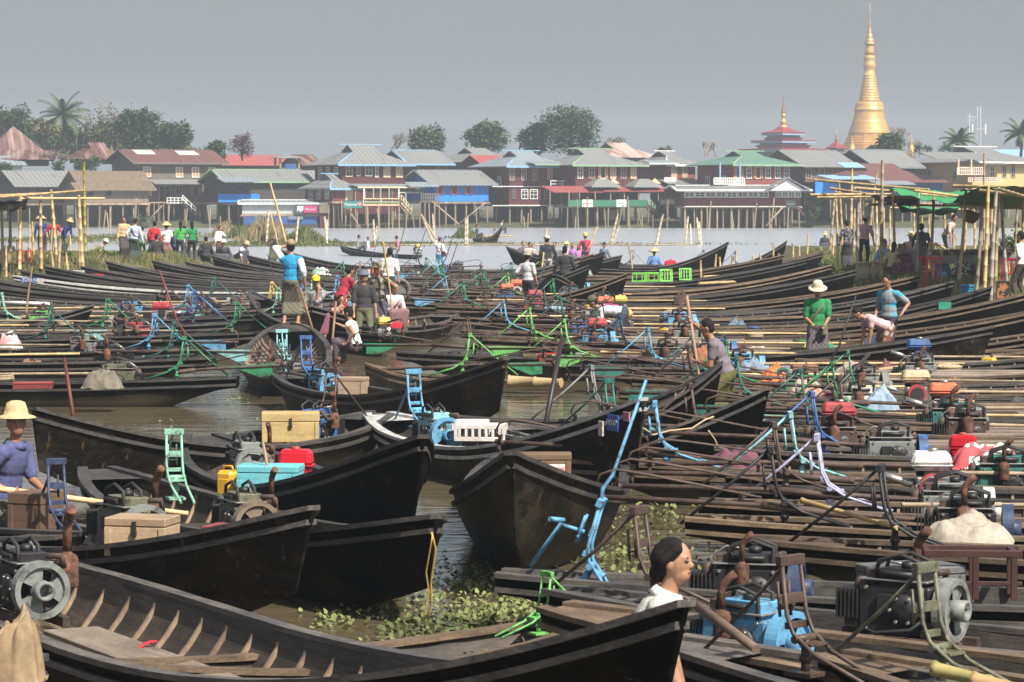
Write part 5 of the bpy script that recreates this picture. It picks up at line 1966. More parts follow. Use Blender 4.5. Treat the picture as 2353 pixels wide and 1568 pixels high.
# ---- left pack: bows at the left bank, sterns towards the open water
LP = [  # depth, stern x, bow x, stern dy, frame, engine, ecol, fly, tank, tail, lever, words
    (45.0, -4.35, -15.5, 0, 'green', 'diesel', 'olive', None, None, 'green', 'maroon', 'long black boat with bright green frame and green rudder at its stern'),
    (50.5, -5.3, -16.0, .3, 'teal', 'diesel', 'black', None, None, 'aqua', None, 'low boat with aqua rudder in the gap above the green framed boat'),
    (54.0, -6.0, -16.5, 0, 'sky', 'diesel', 'grey', None, None, 'sky', None, 'black boat with painted orange and white lettering and sky blue rudder'),
    (57.2, -8.8, -18, .4, 'teal', 'petrol', 'black', None, None, 'aqua', None, 'left edge boat with turquoise rudder beside the lettered boat'),
    (60.2, -5.2, -16.5, -.2, 'green', 'diesel', 'red', 'black', None, None, None, 'boat with dull red engine and black flywheel above the lettered boat'),
    (62.4, -8.2, -18, .2, 'green', None, None, None, None, None, None, 'grey railed boat with pale green frame second above the lettered boat'),
    (64.6, -6.4, -17, 0, 'navy', 'diesel', 'black', 'grey', None, None, None, 'boat with navy frame and a pale blue box beside it'),
    (67.5, -6.8, -18, .3, 'blue', 'petrol', 'red', None, 'red', 'sky', None, 'left boat with red petrol tank on blue frame'),
    (70.0, -5.2, -17, 0, 'mint', 'diesel', 'aqua', None, None, 'aqua', 'black', 'boat with long aqua and red rudder pointing at the open water'),
    (72.3, -7.6, -18, 0, 'sky', 'diesel', 'sky', 'navy', None, None, None, 'boat with sky blue frame and navy flywheel in the middle of the left row'),
    (74.6, -5.8, -17, .4, 'yellow', 'diesel', 'black', 'black', None, None, None, 'boat with bright yellow steering frame in the left row'),
    (76.8, -4.8, -17, 0, 'aqua', 'diesel', 'grey', 'grey', None, 'sky', None, 'boat with aqua frame just beyond the yellow framed boat'),
    (79.0, -7.4, -18.4, .2, 'teal', 'diesel', 'black', 'black', None, None, None, 'boat with two dark engines and teal frame in the left row'),
    (81.2, -4.4, -16.5, 0, 'sky', 'petrol', 'blue', None, 'blue', 'sky', None, 'boat with blue petrol motor at the water end of the left row'),
    (83.8, -5.0, -16.8, 1, None, None, None, None, None, None, None, 'plain boat between the blue motor boat and the white railed boat'),
    (87.2, -4.0, -15.7, 1.0, 'grey', 'diesel', 'grey', None, None, None, None, 'left bank boat with white rail and blue letters near its bow'),
    (89.8, -4.4, -15.9, 1.0, None, None, None, None, None, None, None, 'dark boat directly behind the white railed lettered boat'),
    (92.2, -4.2, -15.6, 1.2, 'black', 'diesel', 'black', 'black', None, None, None, 'black boat with dark motor, third from the lettered white rail'),
    (95.0, -4.0, -14.8, 1.4, None, None, None, None, None, None, None, 'left bank boat with a red and white painted panel on its bow'),
    (98.5, -4.2, -14.4, 1.2, 'brown', None, None, None, None, None, None, 'boat with tall black bow right of the grassy bank'),
    (102, -3.0, -13.2, 1.0, None, None, None, None, None, None, None, 'boat below the seated people at the end of the left bank'),
    (105, -2.4, -12.3, .8, 'teal', 'diesel', 'black', None, None, None, None, 'boat alongside the woman in the pink skirt'),
    (108, -2.4, -11.6, .6, None, 'diesel', 'grey', None, None, None, None, 'boat under the group in green and teal shirts'),
    (112, -2.0, -10.6, .4, None, None, None, None, None, 'mint', None, 'boat with pale green plank under the man in grey vest'),
    (117, -3.4, -10.0, 5, None, None, None, None, None, None, None, 'short boat with pointed bow behind the white shirted helper'),
]
for (d, xs, xb, dy, fr, en, ec, fl, tk, tl, lv, words) in LP:
    k = 'L%g' % d
    B[k] = boat(words, (xs, d + dy * .4), (xb, d + 1.2 + dy), rnd.uniform(.85, 1.08), .45, .35, rnd.uniform(1.1, 1.25), fr, en, ec or 'grey', fl, tk, tl, lv, ex=rnd.uniform(1.9, 2.8), fx=rnd.uniform(.5, .9), side=1, det=1 if d < 95 else 0, group='longtail boats of the left bank row', thw=2,
                rail_mat=(M((.5, .49, .45), .6, .4, 4, .1) if d == 87.2 else None))
B['Lx'] = boat('black bow pointing right among the left row sterns', (-14.5, 66.2), (-9.75, 66.4), .8, .45, .35, 1.2, 'mint', 'diesel', 'lime', None, group=None, fx=2.6, ex=3.5)

# ---- right pack: sterns at centre right, bows on the right bank
RP = [  # depth at stern, stern x, bow x, bow dy, frame, engine, ecol, fly, tank, tail, lever, words
    (21.45, -.10, 10.2, -2.2, 'sky', 'diesel', 'black', 'navy', None, None, 'sky', 'front right boat with tall sky blue steering frame and long blue handle'),
    (20.55, .3, 8.2, -5.0, 'brown', 'diesel', 'black', 'grey', None, None, None, 'front right boat with brown frame and large pale flywheel'),
    (19.7, .3, 7.2, -6.1, None, 'diesel', 'sky', 'sky', None, None, None, 'front right boat with sky blue engine beside the woman in white'),
    (18.2, 1.0, 6.7, -6.2, 'brown', None, None, None, None, None, None, 'lower right boat with rusty brown steering frame'),
    (17.6, 2.0, 6.9, -5.6, 'olive', None, None, None, None, None, None, 'lower right boat with olive green steering frame'),
    (15.3, .3, 4.6, -7.0, None, None, None, None, None, None, None, 'boat the woman in the white blouse stands in'),
    (23.6, 2.0, 12, -2.4, 'black', None, None, None, None, None, None, 'front right boat with black frame behind the flat grey box'),
    (25.2, 1.55, 12, -1.5, 'black', 'diesel', 'black', 'navy', None, None, None, 'boat with big black generator engine, black steering frame, scuffed brown rail'),
    (26.5, 1.75, 12.5, -.8, 'lilac', 'diesel', 'grey', 'white', None, 'brown', None, 'boat with lilac steering frame and lilac strut'),
    (27.9, 1.95, 12.5, -.6, 'brown', 'petrol', 'red', None, 'white', 'brown', None, 'boat with white tanked red petrol motor and brown frame'),
    (29.2, 2.2, 13, -.5, 'aqua', 'diesel', 'teal', None, None, 'brown', None, 'boat with aqua frame standing over a teal engine'),
    (30.8, .62, 12.5, -.9, 'sky', None, None, None, None, 'grey', None, 'long black sided boat with dusty purple cloth over its engine'),
    (32.3, 2.3, 13, -.4, 'blue', 'diesel', 'grey', 'blue', None, None, None, 'boat with slate blue frame and blue flywheel'),
    (33.7, 1.5, 13, -.3, 'brown', 'diesel', 'brown', None, 'red', 'teal', None, 'brown railed boat carrying a glossy red fuel tank'),
    (35.2, 3.2, 13.5, -.3, 'brown', 'diesel', 'brown', None, None, 'mint', None, 'boat with brown frame and mint rudder in the right row'),
    (36.7, 2.9, 13.2, -.2, 'teal', 'diesel', 'teal', 'grey', None, 'teal', None, 'boat with teal frame and grey wheel in the right row'),
    (38.2, 3.4, 13.2, -.2, 'green', 'petrol', 'black', None, 'orange', None, 'black', 'boat with orange fuel tank under a black lever'),
    (39.6, 2.2, 13, 0, 'teal', 'diesel', 'white', 'white', None, 'teal', None, 'boat with pale metal engine, white wheel and teal frame'),
    (41.0, 3.8, 13, 0, 'green', 'petrol', 'red', None, 'cream', None, None, 'boat with cream tanked red petrol motor in the right row'),
    (42.4, 1.6, 12.8, .1, 'black', 'diesel', 'green', None, None, 'black', None, 'boat with black frame left of the poling man'),
    (43.8, 2.6, 12.6, .1, 'green', 'diesel', 'grey', 'grey', None, None, None, 'boat with plain green frame right of the poling man'),
    (45.2, 1.9, 12.6, .2, 'teal', 'petrol', 'teal', None, None, 'teal', None, 'boat with dark teal frame just beyond the poling man'),
    (46.8, 4.0, 12.6, .2, None, 'diesel', 'grey', None, None, None, None, 'boat with orange cloth bundle over its engine'),
    (48.3, 1.3, 12.4, .2, 'sky', 'diesel', 'sky', 'sky', None, 'lime', None, 'boat with sky blue frame and lime rudder'),
    (50.0, 5.0, 12.3, .3, None, 'petrol', 'blue', None, 'blue', None, None, 'boat with bright blue petrol motor under the green shirted man'),
    (51.6, .2, 12.2, .3, 'lime', 'diesel', 'brown', None, None, 'lime', None, 'boat with bright lime steering frame right of centre'),
    (53.3, 1.1, 12.2, .4, 'navy', 'diesel', 'blue', 'blue', None, None, None, 'boat with brown cloth bundle and navy frame'),
    (55.2, 2.6, 12, .4, None, None, None, None, None, None, None, 'plain dark boat under the man in the green shirt'),
    (57.2, -.6, 11.6, .5, 'lime', 'diesel', 'sky', 'sky', 'red', 'lime', 'black', 'boat with lime frame, red tank and tall black lever'),
    (59.2, 1.2, 11.5, .6, 'black', 'diesel', 'grey', 'grey', None, None, None, 'boat below the bending man in the white shirt'),
    (61.2, -1.1, 11.3, .8, 'sky', 'diesel', 'blue', 'blue', None, 'sky', None, 'boat with crossing sky blue poles at its stern'),
    (63.2, .3, 11.2, .8, 'teal', 'petrol', 'black', None, 'yellow', None, None, 'boat with yellow tanked motor beyond the bending man'),
    (65.4, 1.6, 11.2, 1, 'black', 'diesel', 'sky', 'sky', None, None, None, 'boat with turquoise stripe on its rail by the right bank'),
    (67.6, -1.4, 11, 1, 'brown', 'diesel', 'brown', 'grey', None, None, None, 'boat with rusty frame left of the plaid shirted man'),
    (69.8, -.2, 11, 1, 'teal', 'diesel', 'teal', None, 'orange', None, None, 'boat with worn orange tank behind the plaid shirted man'),
    (72.2, .6, 10.9, 1.2, 'black', 'petrol', 'black', None, 'yellow', None, None, 'boat with small yellow motor and black frame near the bank'),
    (74.8, -2.0, 10.9, 1.2, 'green', 'diesel', 'red', None, 'red', 'sky', None, 'boat with red box and green frame at centre'),
    (77.4, .2, 10.8, 1.3, 'green', 'diesel', 'grey', 'grey', None, None, None, 'boat with mottled cloth and green frame, bow at the bank'),
    (80.2, -2.6, 10.7, 1.5, 'sky', 'diesel', 'blue', None, 'orange', 'sky', 'black', 'boat with sky frame, orange tank and raised dark lever'),
    (83.2, -.8, 10.7, 1.5, 'lime', 'diesel', 'sky', 'sky', None, None, None, 'boat with lime frame before the lime slatted chairs'),
    (86.4, -1.6, 10.8, 1.6, 'teal', 'petrol', 'white', None, 'orange', 'aqua', None, 'boat with orange motor behind the sharp centre bow'),
    (89.8, -.2, 10.6, 1.8, 'black', 'diesel', 'sky', 'sky', None, None, None, 'boat with bright yellowish rail running to the bank'),
    (93.4, -3.2, 10.8, 2, 'green', 'diesel', 'green', None, None, 'green', 'black', 'boat with green frame left of the patterned shorts man'),
    (97.4, -1.0, 11.0, 2, 'teal', 'diesel', 'brown', 'grey', None, None, None, 'boat carrying turquoise planks behind the orange shirt'),
    (101.6, -3.6, 11.4, 2, 'aqua', 'diesel', 'green', None, None, 'sky', 'navy', 'boat with aqua frame and navy lever near the open lake'),
    (106, .4, 11.8, 2, 'lime', 'diesel', 'sky', 'grey', 'red', None, None, 'boat loaded with lime green slatted chairs'),
    (110.5, 2.0, 12.3, 2, 'sky', None, None, None, None, None, None, 'boat with tall dark bow by the bamboo stakes'),
    (115, -4.6, 4.5, 1, 'black', 'diesel', 'brown', None, None, 'sky', 'black', 'outermost boat with black frames at the lake side of the centre pack'),
    (109, -5.2, 3.6, 1, 'teal', 'diesel', 'blue', None, None, 'mint', 'brown', 'boat with mint rudder, second in from the open lake'),
    (104, -6.0, 3.0, 1, 'brown', 'diesel', 'grey', 'grey', None, None, 'navy', 'boat with brown frame, third in from the open lake'),
    (99, -6.6, 2.4, 1, 'green', 'petrol', 'black', None, 'orange', None, None, 'boat with green frame by the white shirted man'),
    (92, -4.6, 2.2, 1, 'sky', 'diesel', 'grey', None, None, 'sky', 'sky', 'boat with sky blue folded poles left of centre'),
    (87, -5.0, 2.4, 1, 'white', 'diesel', 'black', None, None, 'sky', None, 'boat with whitish frame and blue rudder left of centre'),
    (78.5, -4.0, 3.2, 0, 'black', 'diesel', 'brown', None, None, 'sky', None, 'flat boat with blue rudder floating by the open gap'),
]
for i_, (d, xs, xb, dy, fr, en, ec, fl, tk, tl, lv, words) in enumerate(RP):
    k = 'R%g' % d
    low = 50 < d < 104 and xb > 10 and i_ % 2   # every other boat of the row has a low bow, so the tall ones show their sides
    B[k] = boat(words, (xs, d), (xb - 1.5 if low else min(xb, 9.9) if 75.5 < d < 104 and xb > 10 else xb, d + dy), .58 if low else 1.22 if 50 < d < 112 else rnd.uniform(.9, 1.12) if d > 30 else .8, .45, .36, rnd.uniform(1.1, 1.26), fr, en, ec or 'grey', fl, tk, tl or (rnd.choice(('teal', 'brown', 'brown', 'grey', 'black')) if fr and d > 24 else None), lv, ex={20.55: 2.75, 19.7: 1.65, 21.45: 1.9}.get(d) or rnd.uniform(2.0, 2.9), ez={20.55: .14}.get(d, 0), ftilt=R(24) if d == 21.45 else 0, llen=.68 if d == 21.45 else None, mufs=.8 if d == 20.55 else None, fx=rnd.uniform(.6, 1.1) if d != 21.45 else .5, fstyle=2 if d == 21.45 else 1, side=1.3 if d == 20.55 else -1, det=(2 if d < 23 else 1) if d < 92 else 0, group='longtail boats of the right bank row', thw=2,
                rail_mat=RAILB if (d * 10) % 4 < 1.2 else None, rake=.2)
# boats out on the lake
B['far1'] = boat('low motor canoe with three sitters crossing the lake', W3(965, 588, .2), W3(782, 566, .5), .5, .22, .16, .95, None, 'petrol', 'black', tank='yellow', ex=.9, det=0, rake=.3)
B['far2'] = boat('speeding boat with lifted bow far out on the lake', W3(1086, 552, .2), W3(1158, 552, .2), 1.5, .3, .35, 1.3, None, None, det=0, rake=.3)
B['tour'] = boat('long passenger boat full of seated visitors passing behind the moored boats', W3(1530, 612, .4), W3(1163, 607, .4), 1.15, .42, .4, 1.4, 'grey', 'diesel', 'grey', None, fx=1.6, ex=2.6, det=0, rake=.4)
B['bow1'] = boat('tall dark bow standing up behind the lime chairs', (3.3, 119), (8.9, 117), 1.5, .45, .4, 1.4, 'blue', None, det=0, fx=6.2)
B['bow2'] = boat('tall dark bow behind the bamboo stakes at the right bank', (7.2, 121), (11.5, 119), 1.5, .45, .4, 1.4, 'navy', None, det=0, fx=1)
B['cbow'] = boat('dark pointed bow facing the camera under the black shirted man', (2.0, 101), (1.22, 83.2), 1.05, .45, .36, 1.3, None, None, det=0, full=.6)
# ================================================================ people
JOBS = []   # (object, paint function or None) finished together in one pass


def capsule(mb, a, b, ra, rb, n=10):
    a, b = Vector(a), Vector(b)
    d = b - a
    ln = d.length
    t = d / ln if ln > 1e-6 else Vector((0, 0, 1))
    up = Vector((0, 0, 1)) if abs(t.z) < .9 else Vector((1, 0, 0))
    u = t.cross(up).normalized()
    v = t.cross(u)
    rings = []
    for k in range(1, 4):
        ph = PI / 2 * k / 3
        rings.append((a - t * ra * math.cos(ph), ra * math.sin(ph)))
    for k in range(3, 0, -1):
        ph = PI / 2 * k / 3
        rings.append((b + t * rb * math.cos(ph), rb * math.sin(ph)))
    vs = [a - t * ra]
    for c, r in rings:
        for j in range(n):
            an = 2 * PI * j / n
            vs.append(c + (u * math.cos(an) + v * math.sin(an)) * r)
    vs.append(b + t * rb)
    fs = [[0, 1 + (j + 1) % n, 1 + j] for j in range(n)]
    for i in range(len(rings) - 1):
        for j in range(n):
            j2 = (j + 1) % n
            fs.append([1 + i * n + j, 1 + i * n + j2, 1 + (i + 1) * n + j2, 1 + (i + 1) * n + j])
    e = len(vs) - 1
    o = 1 + (len(rings) - 1) * n
    fs += [[e, o + j, o + (j + 1) % n] for j in range(n)]
    mb.add(vs, fs)


def merged(mb, name, mats, parent, vox, smooth=3, paintf=None):
    """fuse overlapping volumes into one continuous skin"""
    me = mb.mesh(name, mats, fix=False)
    o = inst(me, name, parent)
    r = o.modifiers.new('fuse', 'REMESH')
    r.mode = 'VOXEL'
    r.voxel_size = vox
    r.use_smooth_shade = True
    s = o.modifiers.new('smooth', 'SMOOTH')
    s.factor = .5
    s.iterations = smooth
    JOBS.append((o, name, mats, paintf))
    return o


def finish_jobs():
    dg = bpy.context.evaluated_depsgraph_get()
    new = []
    for o, name, mats, pf in JOBS:
        me = bpy.data.meshes.new_from_object(o.evaluated_get(dg))
        new.append(me)
    for (o, name, mats, pf), me in zip(JOBS, new):
        o.modifiers.clear()
        old = o.data
        o.data = me
        me.name = name
        bpy.data.meshes.remove(old)
        me.materials.clear()
        for m in (mats if isinstance(mats, (list, tuple)) else [mats]):
            me.materials.append(m)
        n = len(me.polygons)
        me.polygons.foreach_set('use_smooth', [True] * n)
        if pf:
            c = np.zeros(n * 3)
            me.polygons.foreach_get('center', c)
            me.polygons.foreach_set('material_index', pf(c.reshape(-1, 3)).astype(np.int32))
    JOBS.clear()


def ik(a, t, l1, l2, pole):
    a, t = Vector(a), Vector(t)
    d = t - a
    ln = d.length
    mx = (l1 + l2) * .995
    if ln > mx:
        t = a + d * (mx / ln)
        d = t - a
        ln = mx
    u = d / max(ln, 1e-6)
    x = (l1 * l1 - l2 * l2 + ln * ln) / (2 * ln)
    h = math.sqrt(max(0, l1 * l1 - x * x))
    p = Vector(pole)
    p = p - u * p.dot(u)
    p = p.normalized() if p.length > 1e-6 else Vector((0, 1, 0))
    return a + u * x + p * h, t


NP = [0]
prn = random.Random(12)


def person(label, px=None, yf=None, pxh=None, d=None, z=None, X=None, yaw=0, h=1.65, hip=None, lean=0, side=0, twist=0, hy=0, hp=0, hl=None, hr=None, fl=None, fr=None,
           top=(.5, .5, .5), tmat=None, sleeve=.5, bottom='longyi', bcol=(.1, .03, .05), bmat=None, hat=None, hcol=(.5, .4, .2), hair='short', vox=.016, skin=None, group=None, sash=None, bag=None,
           grip=None, woman=False, kid=False, hipx=0.0, hem=.1, collar=False, sleeves2=None):
    """px, yf: picture position of the feet; pxh: picture height of a standing figure; or d / z / X directly.
    local frame: +x forward, +y left. hands and feet are targets in that frame (metres for a 1.65 m adult)."""
    if d is None:
        d = F * h / pxh
    if lean == 0 and vox > .015:
        lean, side, twist = prn.uniform(-2, 7), prn.uniform(-5, 5), prn.uniform(-14, 14)
        hy = hy or prn.uniform(-35, 35)
        hp = hp or prn.uniform(-4, 14)
        if fl is None:
            q = prn.uniform(-.1, .12)
            fl, fr = (q, .1, .075), (-q * .7, -.1, .075)
    if z is None:
        z = H - (yf - 456) * d / F
    if X is None:
        X = (px - CX) * d / F
    k = h / 1.65
    root = thing('person', label, 'person', (X, d, z), R(yaw), group)
    root.scale = (k, k, k)
    vox = vox / k
    hip = .89 if hip is None else hip
    pel = Vector((hipx, 0, hip))
    ln, sd = R(lean), R(side)
    sp = Vector((math.sin(ln) * math.cos(sd), math.sin(sd), math.cos(ln) * math.cos(sd))).normalized()
    fwd0 = Vector((math.cos(ln), 0, -math.sin(ln)))
    tw = R(twist)
    lat = (Vector((0, 1, 0)) - sp * sp.y).normalized()
    lat = Matrix.Rotation(tw, 3, sp) @ lat
    fwd = lat.cross(sp).normalized()
    sw = .168 if woman else .185
    neck = pel + sp * .50
    shl, shr = neck - sp * .05 + lat * sw, neck - sp * .05 - lat * sw
    chest = pel + sp * .36
    # head
    hq = Matrix.Rotation(R(hy), 3, Vector((0, 0, 1))) @ Matrix.Rotation(R(hp + lean * .45), 3, Vector((0, 1, 0)))
    hq = hq @ Matrix.Rotation(tw * .6, 3, Vector((0, 0, 1)))
    hf, hl_, hu = hq @ Vector((1, 0, 0)), hq @ Vector((0, 1, 0)), hq @ Vector((0, 0, 1))
    nb = (sp * .6 + hu * .4).normalized()
    head = neck + nb * .085 + hu * .115 + hf * .02
    HM = Matrix((hf, hl_, hu)).transposed()
    hp_ = lambda x, y, zz: head + HM @ Vector((x, y, zz))
    # arms and legs
    jit = Vector((prn.uniform(-.1, .16), prn.uniform(-.02, .08), prn.uniform(-.03, .1))) if hl is None and hr is None else None
    UA, FA, TH, SH = .285, .25, .43, .41
    hl = Vector(hl) if hl is not None else shl + Vector((.05, .09, -.50))
    hr = Vector(hr) if hr is not None else shr + Vector((.05, -.09, -.50))
    if jit:
        hl, hr = hl + jit * .7, hr - jit
    el, hl = ik(shl, hl, UA, FA, Vector((-.6, .5, -.5)))
    er, hr = ik(shr, hr, UA, FA, Vector((-.6, -.5, -.5)))
    hpl, hpr = pel + lat * .09 - Vector((0, 0, .02)), pel - lat * .09 - Vector((0, 0, .02))
    fl = Vector(fl) if fl is not None else Vector((0, .1, .075))
    fr = Vector(fr) if fr is not None else Vector((0.02, -.1, .075))
    kl, fl = ik(hpl, fl, TH, SH, Vector((1, .25, .15)))
    kr, fr = ik(hpr, fr, TH, SH, Vector((1, -.25, .15)))
    b = MB()
    # torso, neck, head
    TM = Matrix((fwd, lat, sp)).transposed()
    b.ell(chest, (.112, sw * .93, .2), TM)
    b.ell(pel + sp * .15, (.1, .142, .18), TM)
    b.ell(pel, (.115, .165, .13), TM)
    capsule(b, shl, shr, .062, .062)
    capsule(b, neck - sp * .03, head - hu * .06, .055, .05)
    b.ell(head + hu * .012, (.098, .077, .115), HM, 16, 12)
    b.ell(hp_(.028, 0, -.058), (.066, .058, .06), HM)
    b.ell(hp_(.095, 0, -.014), (.02, .0155, .019), HM, 8, 6)
    b.ell(hp_(.086, 0, .004), (.014, .010, .028), HM, 8, 6)
    b.ell(hp_(.072, 0, -.054), (.018, .024, .012), HM, 8, 6)
    for s in (-1, 1):
        b.ell(hp_(-.005, s * .078, -.005), (.02, .012, .033), HM, 8, 6)
        b.ell(hp_(.078, s * .034, .027), (.016, .026, .009), HM, 8, 5)
    for s, sh, e, hd in ((1, shl, el, hl), (-1, shr, er, hr)):
        capsule(b, sh, e, .052, .041)
        capsule(b, e, hd, .041, .027)
        fd = (hd - e).normalized()
        pa = fd.cross(lat if abs(fd.dot(lat)) < .9 else sp).normalized()
        la = pa.cross(fd).normalized()
        PM = Matrix((fd, la, pa)).transposed()
        b.ell(hd + fd * .045, (.055, .038, .018), PM, 10, 6)
        cur = .55 if grip is None else grip
        for q in range(4):
            o = hd + fd * .085 + la * (.027 - .018 * q)
            L1 = (.042, .048, .045, .036)[q]
            m1 = o + (fd * math.cos(cur) + pa * math.sin(cur)) * L1
            m2 = m1 + (fd * math.cos(cur * 2.2) + pa * math.sin(cur * 2.2)) * L1 * .85
            capsule(b, o - fd * .02, m1, .0095, .0085, 7)
            capsule(b, m1, m2, .0085, .007, 7)
        o = hd + fd * .03 + la * .033 * s
        m1 = o + (fd * .7 + la * .6 * s + pa * .35).normalized() * .04
        capsule(b, o, m1, .0105, .0095, 7)
        capsule(b, m1, m1 + (fd * .85 + pa * .5).normalized() * .03, .0095, .0075, 7)
    for hpj, kn, ft in ((hpl, kl, fl), (hpr, kr, fr)):
        capsule(b, hpj, kn, .085, .056)
        capsule(b, kn, ft, .054, .036)
        ff = Vector((1, 0, 0)) if abs((ft - kn).normalized().x) < .8 else Vector((.3, 0, -.95))
        capsule(b, ft - ff * .03 + Vector((0, 0, -.035)), ft + ff * .14 + Vector((0, 0, -.05)), .036, .026)

    def facepaint(c):
        q = (c - np.array(head)) @ np.array(HM)
        idx = np.zeros(len(c))
        for s in (-1, 1):
            idx[(((q[:, 1] - s * .034) / .014) ** 2 + ((q[:, 2] - .008) / .0058) ** 2 < 1) & (q[:, 0] > .05)] = 1
            idx[(((q[:, 1] - s * .035) / .024) ** 2 + ((q[:, 2] - .031) / .0045) ** 2 < 1) & (q[:, 0] > .05)] = 1
        idx[((q[:, 1] / .026) ** 2 + ((q[:, 2] + .055) / .0085) ** 2 < 1) & (q[:, 0] > .06)] = 2
        return idx

    merged(b, 'body', [skin or SKIN, EYE, LIP], root, vox, 2, facepaint)
    # shirt
    t = MB()
    e_ = .016
    t.ell(chest, (.112 + e_, sw * .93 + e_, .2), TM)
    t.ell(pel + sp * .15, (.108 + e_, .15 + e_, .2), TM)
    t.ell(pel + sp * .03, (.12 + e_, .17 + e_, .13), TM)
    capsule(t, shl, shr, .062 + e_, .062 + e_)
    capsule(t, neck - sp * .06, neck + nb * .012, .085, .062)
    for sh, el2, hd in ((shl, el, hl), (shr, er, hr)):
        if sleeve > 0:
            q = min(1, sleeve / .5)
            capsule(t, sh, sh.lerp(el2, q * .95), .052 + e_ + .004, .047 + e_)
            if sleeve > .5:
                capsule(t, el2, el2.lerp(hd, (sleeve - .5) * 2 * .93), .043 + e_, .034 + e_)
    merged(t, 'shirt', tmat or cloth(top), root, max(vox, .012), 2)
    if sleeves2 is not None:
        for sh, el2, hd in ((shl, el, hl), (shr, er, hr)):
            w_ = MB()
            capsule(w_, sh.lerp(el2, .1), el2, .078, .066)
            capsule(w_, el2, el2.lerp(hd, .35), .064, .055)
            merged(w_, 'sleeve', cloth(sleeves2), root, max(vox, .012), 2)
    # lower garment
    g = MB()
    g.ell(pel, (.125 + e_, .175 + e_, .13), TM)
    if bottom == 'longyi':
        sag = max(hem, .02)
        for i in range(7):
            u = i / 6
            hh, kk, ff_ = hpl.lerp(hpr, u), kl.lerp(kr, u), fl.lerp(fr, u)
            ff_ = kk.lerp(ff_, 1 - sag)
            capsule(g, hh, kk, .105, .092)
            capsule(g, kk, ff_, .092, .085)
    elif bottom == 'shorts':
        for hh, kk in ((hpl, kl), (hpr, kr)):
            capsule(g, hh, hh.lerp(kk, .95), .1, .088)
    else:
        for hh, kk, ff_ in ((hpl, kl, fl), (hpr, kr, fr)):
            capsule(g, hh, kk, .1, .072)
            capsule(g, kk, kk.lerp(ff_, .97), .07, .058)
    if bottom == 'longyi' and bmat is None and vox < .021 and prn.random() < .6:
        bmat = pattern('check', tuple(bcol), tuple(min(1, x * 1.7 + .02) for x in bcol), 24)
    merged(g, 'longyi' if bottom == 'longyi' else ('shorts' if bottom == 'shorts' else 'trousers'), bmat or cloth(bcol), root, max(vox, .013), 2)
    # hair
    hb = MB()
    if hair != 'none':
        hb.ell(hp_(-.017, 0, .034), (.098, .085, .108), HM, 14, 10)
        hb.ell(hp_(-.04, 0, -.005), (.07, .08, .085), HM)
        if hair == 'long':
            capsule(hb, hp_(-.06, 0, 0), hp_(-.10, 0, -.32), .075, .04)
        if hair == 'bun':
            hb.ell(hp_(-.11, 0, .0), (.055, .06, .06), HM)
        if hair == 'tied':
            hb.ell(hp_(-.05, 0, .02), (.085, .092, .1), HM)
            hb.ell(hp_(-.09, 0, -.06), (.055, .06, .055), HM)
            capsule(hb, hp_(.03, .05, .075), hp_(-.03, .085, .02), .035, .03)
            capsule(hb, hp_(.03, -.05, .075), hp_(-.03, -.085, .02), .035, .03)
        if hair == 'mop':
            hb.ell(hp_(.005, 0, .055), (.1, .094, .095), HM)
        merged(hb, 'hair', HAIR, root, max(vox * .8, .009), 1)
    hm = hat
    if hm:
        top_o = hp_(-.012, 0, .068)
        rotm = HM.to_4x4()
        hb = MB()
        if hm == 'cone':
            hb.lathe([(.0, .16), (.06, .13), (.15, .05), (.26, -.035), (.262, -.045), (.15, .035), (.05, .1)], 22)
        elif hm == 'straw':
            hb.lathe([(.0, .135), (.04, .132), (.08, .115), (.1, .06), (.108, .012), (.12, .006), (.155, -.004), (.178, -.018), (.179, -.024), (.155, -.014), (.11, -.004)], 24)
        elif hm == 'bucket':
            hb.lathe([(.0, .095), (.07, .092), (.1, .07), (.108, .01), (.16, -.025), (.155, -.032), (.1, .0)], 20)
        elif hm == 'helmet':
            hb.ell((0, 0, .0), (.125, .11, .12))
            hb.box((.12, 0, -.0), (.09, .16, .012))
        else:
            hb.ell((0, 0, .012), (.113, .096, .088), None, 16, 10)
            hb.add([(.09, -.075, .0), (.15, -.06, -.012), (.19, 0, -.014), (.15, .06, -.012), (.09, .075, .0), (.09, -.075, .012), (.15, -.06, 0), (.19, 0, -.002), (.15, .06, 0), (.09, .075, .012)],
                   [[0, 1, 2, 3, 4], [9, 8, 7, 6, 5], [0, 1, 6, 5], [1, 2, 7, 6], [2, 3, 8, 7], [3, 4, 9, 8]])
        me = hb.mesh('hat', STRAW if hm in ('cone', 'straw') and hcol == (.5, .4, .2) else cloth(hcol))
        o = inst(me, 'hat', root)
        o.matrix_local = Matrix.Translation(top_o) @ rotm
    if collar:
        cb_ = MB()
        for q in (-1, 1):
            vs, fs_ = [], []
            for i in range(9):
                an = PI * i / 8
                c_, sn = math.cos(an), math.sin(an) * q
                base = neck + nb * .015 + (fwd * c_ + lat * sn) * .072
                vs += [base, base + nb * .028 + (fwd * c_ + lat * sn) * .006, base - nb * .02 + (fwd * c_ + lat * sn) * .034]
                if i:
                    o_ = 3 * i
                    fs_ += [[o_ - 3, o_ - 2, o_ + 1, o_], [o_ - 2, o_ - 1, o_ + 2, o_ + 1]]
            cb_.add(vs, fs_, 0, True)
        co = cb_.build('collar', tmat or cloth(top), root, fix=False)
        sd_ = co.modifiers.new('thick', 'SOLIDIFY')
        sd_.thickness = .008
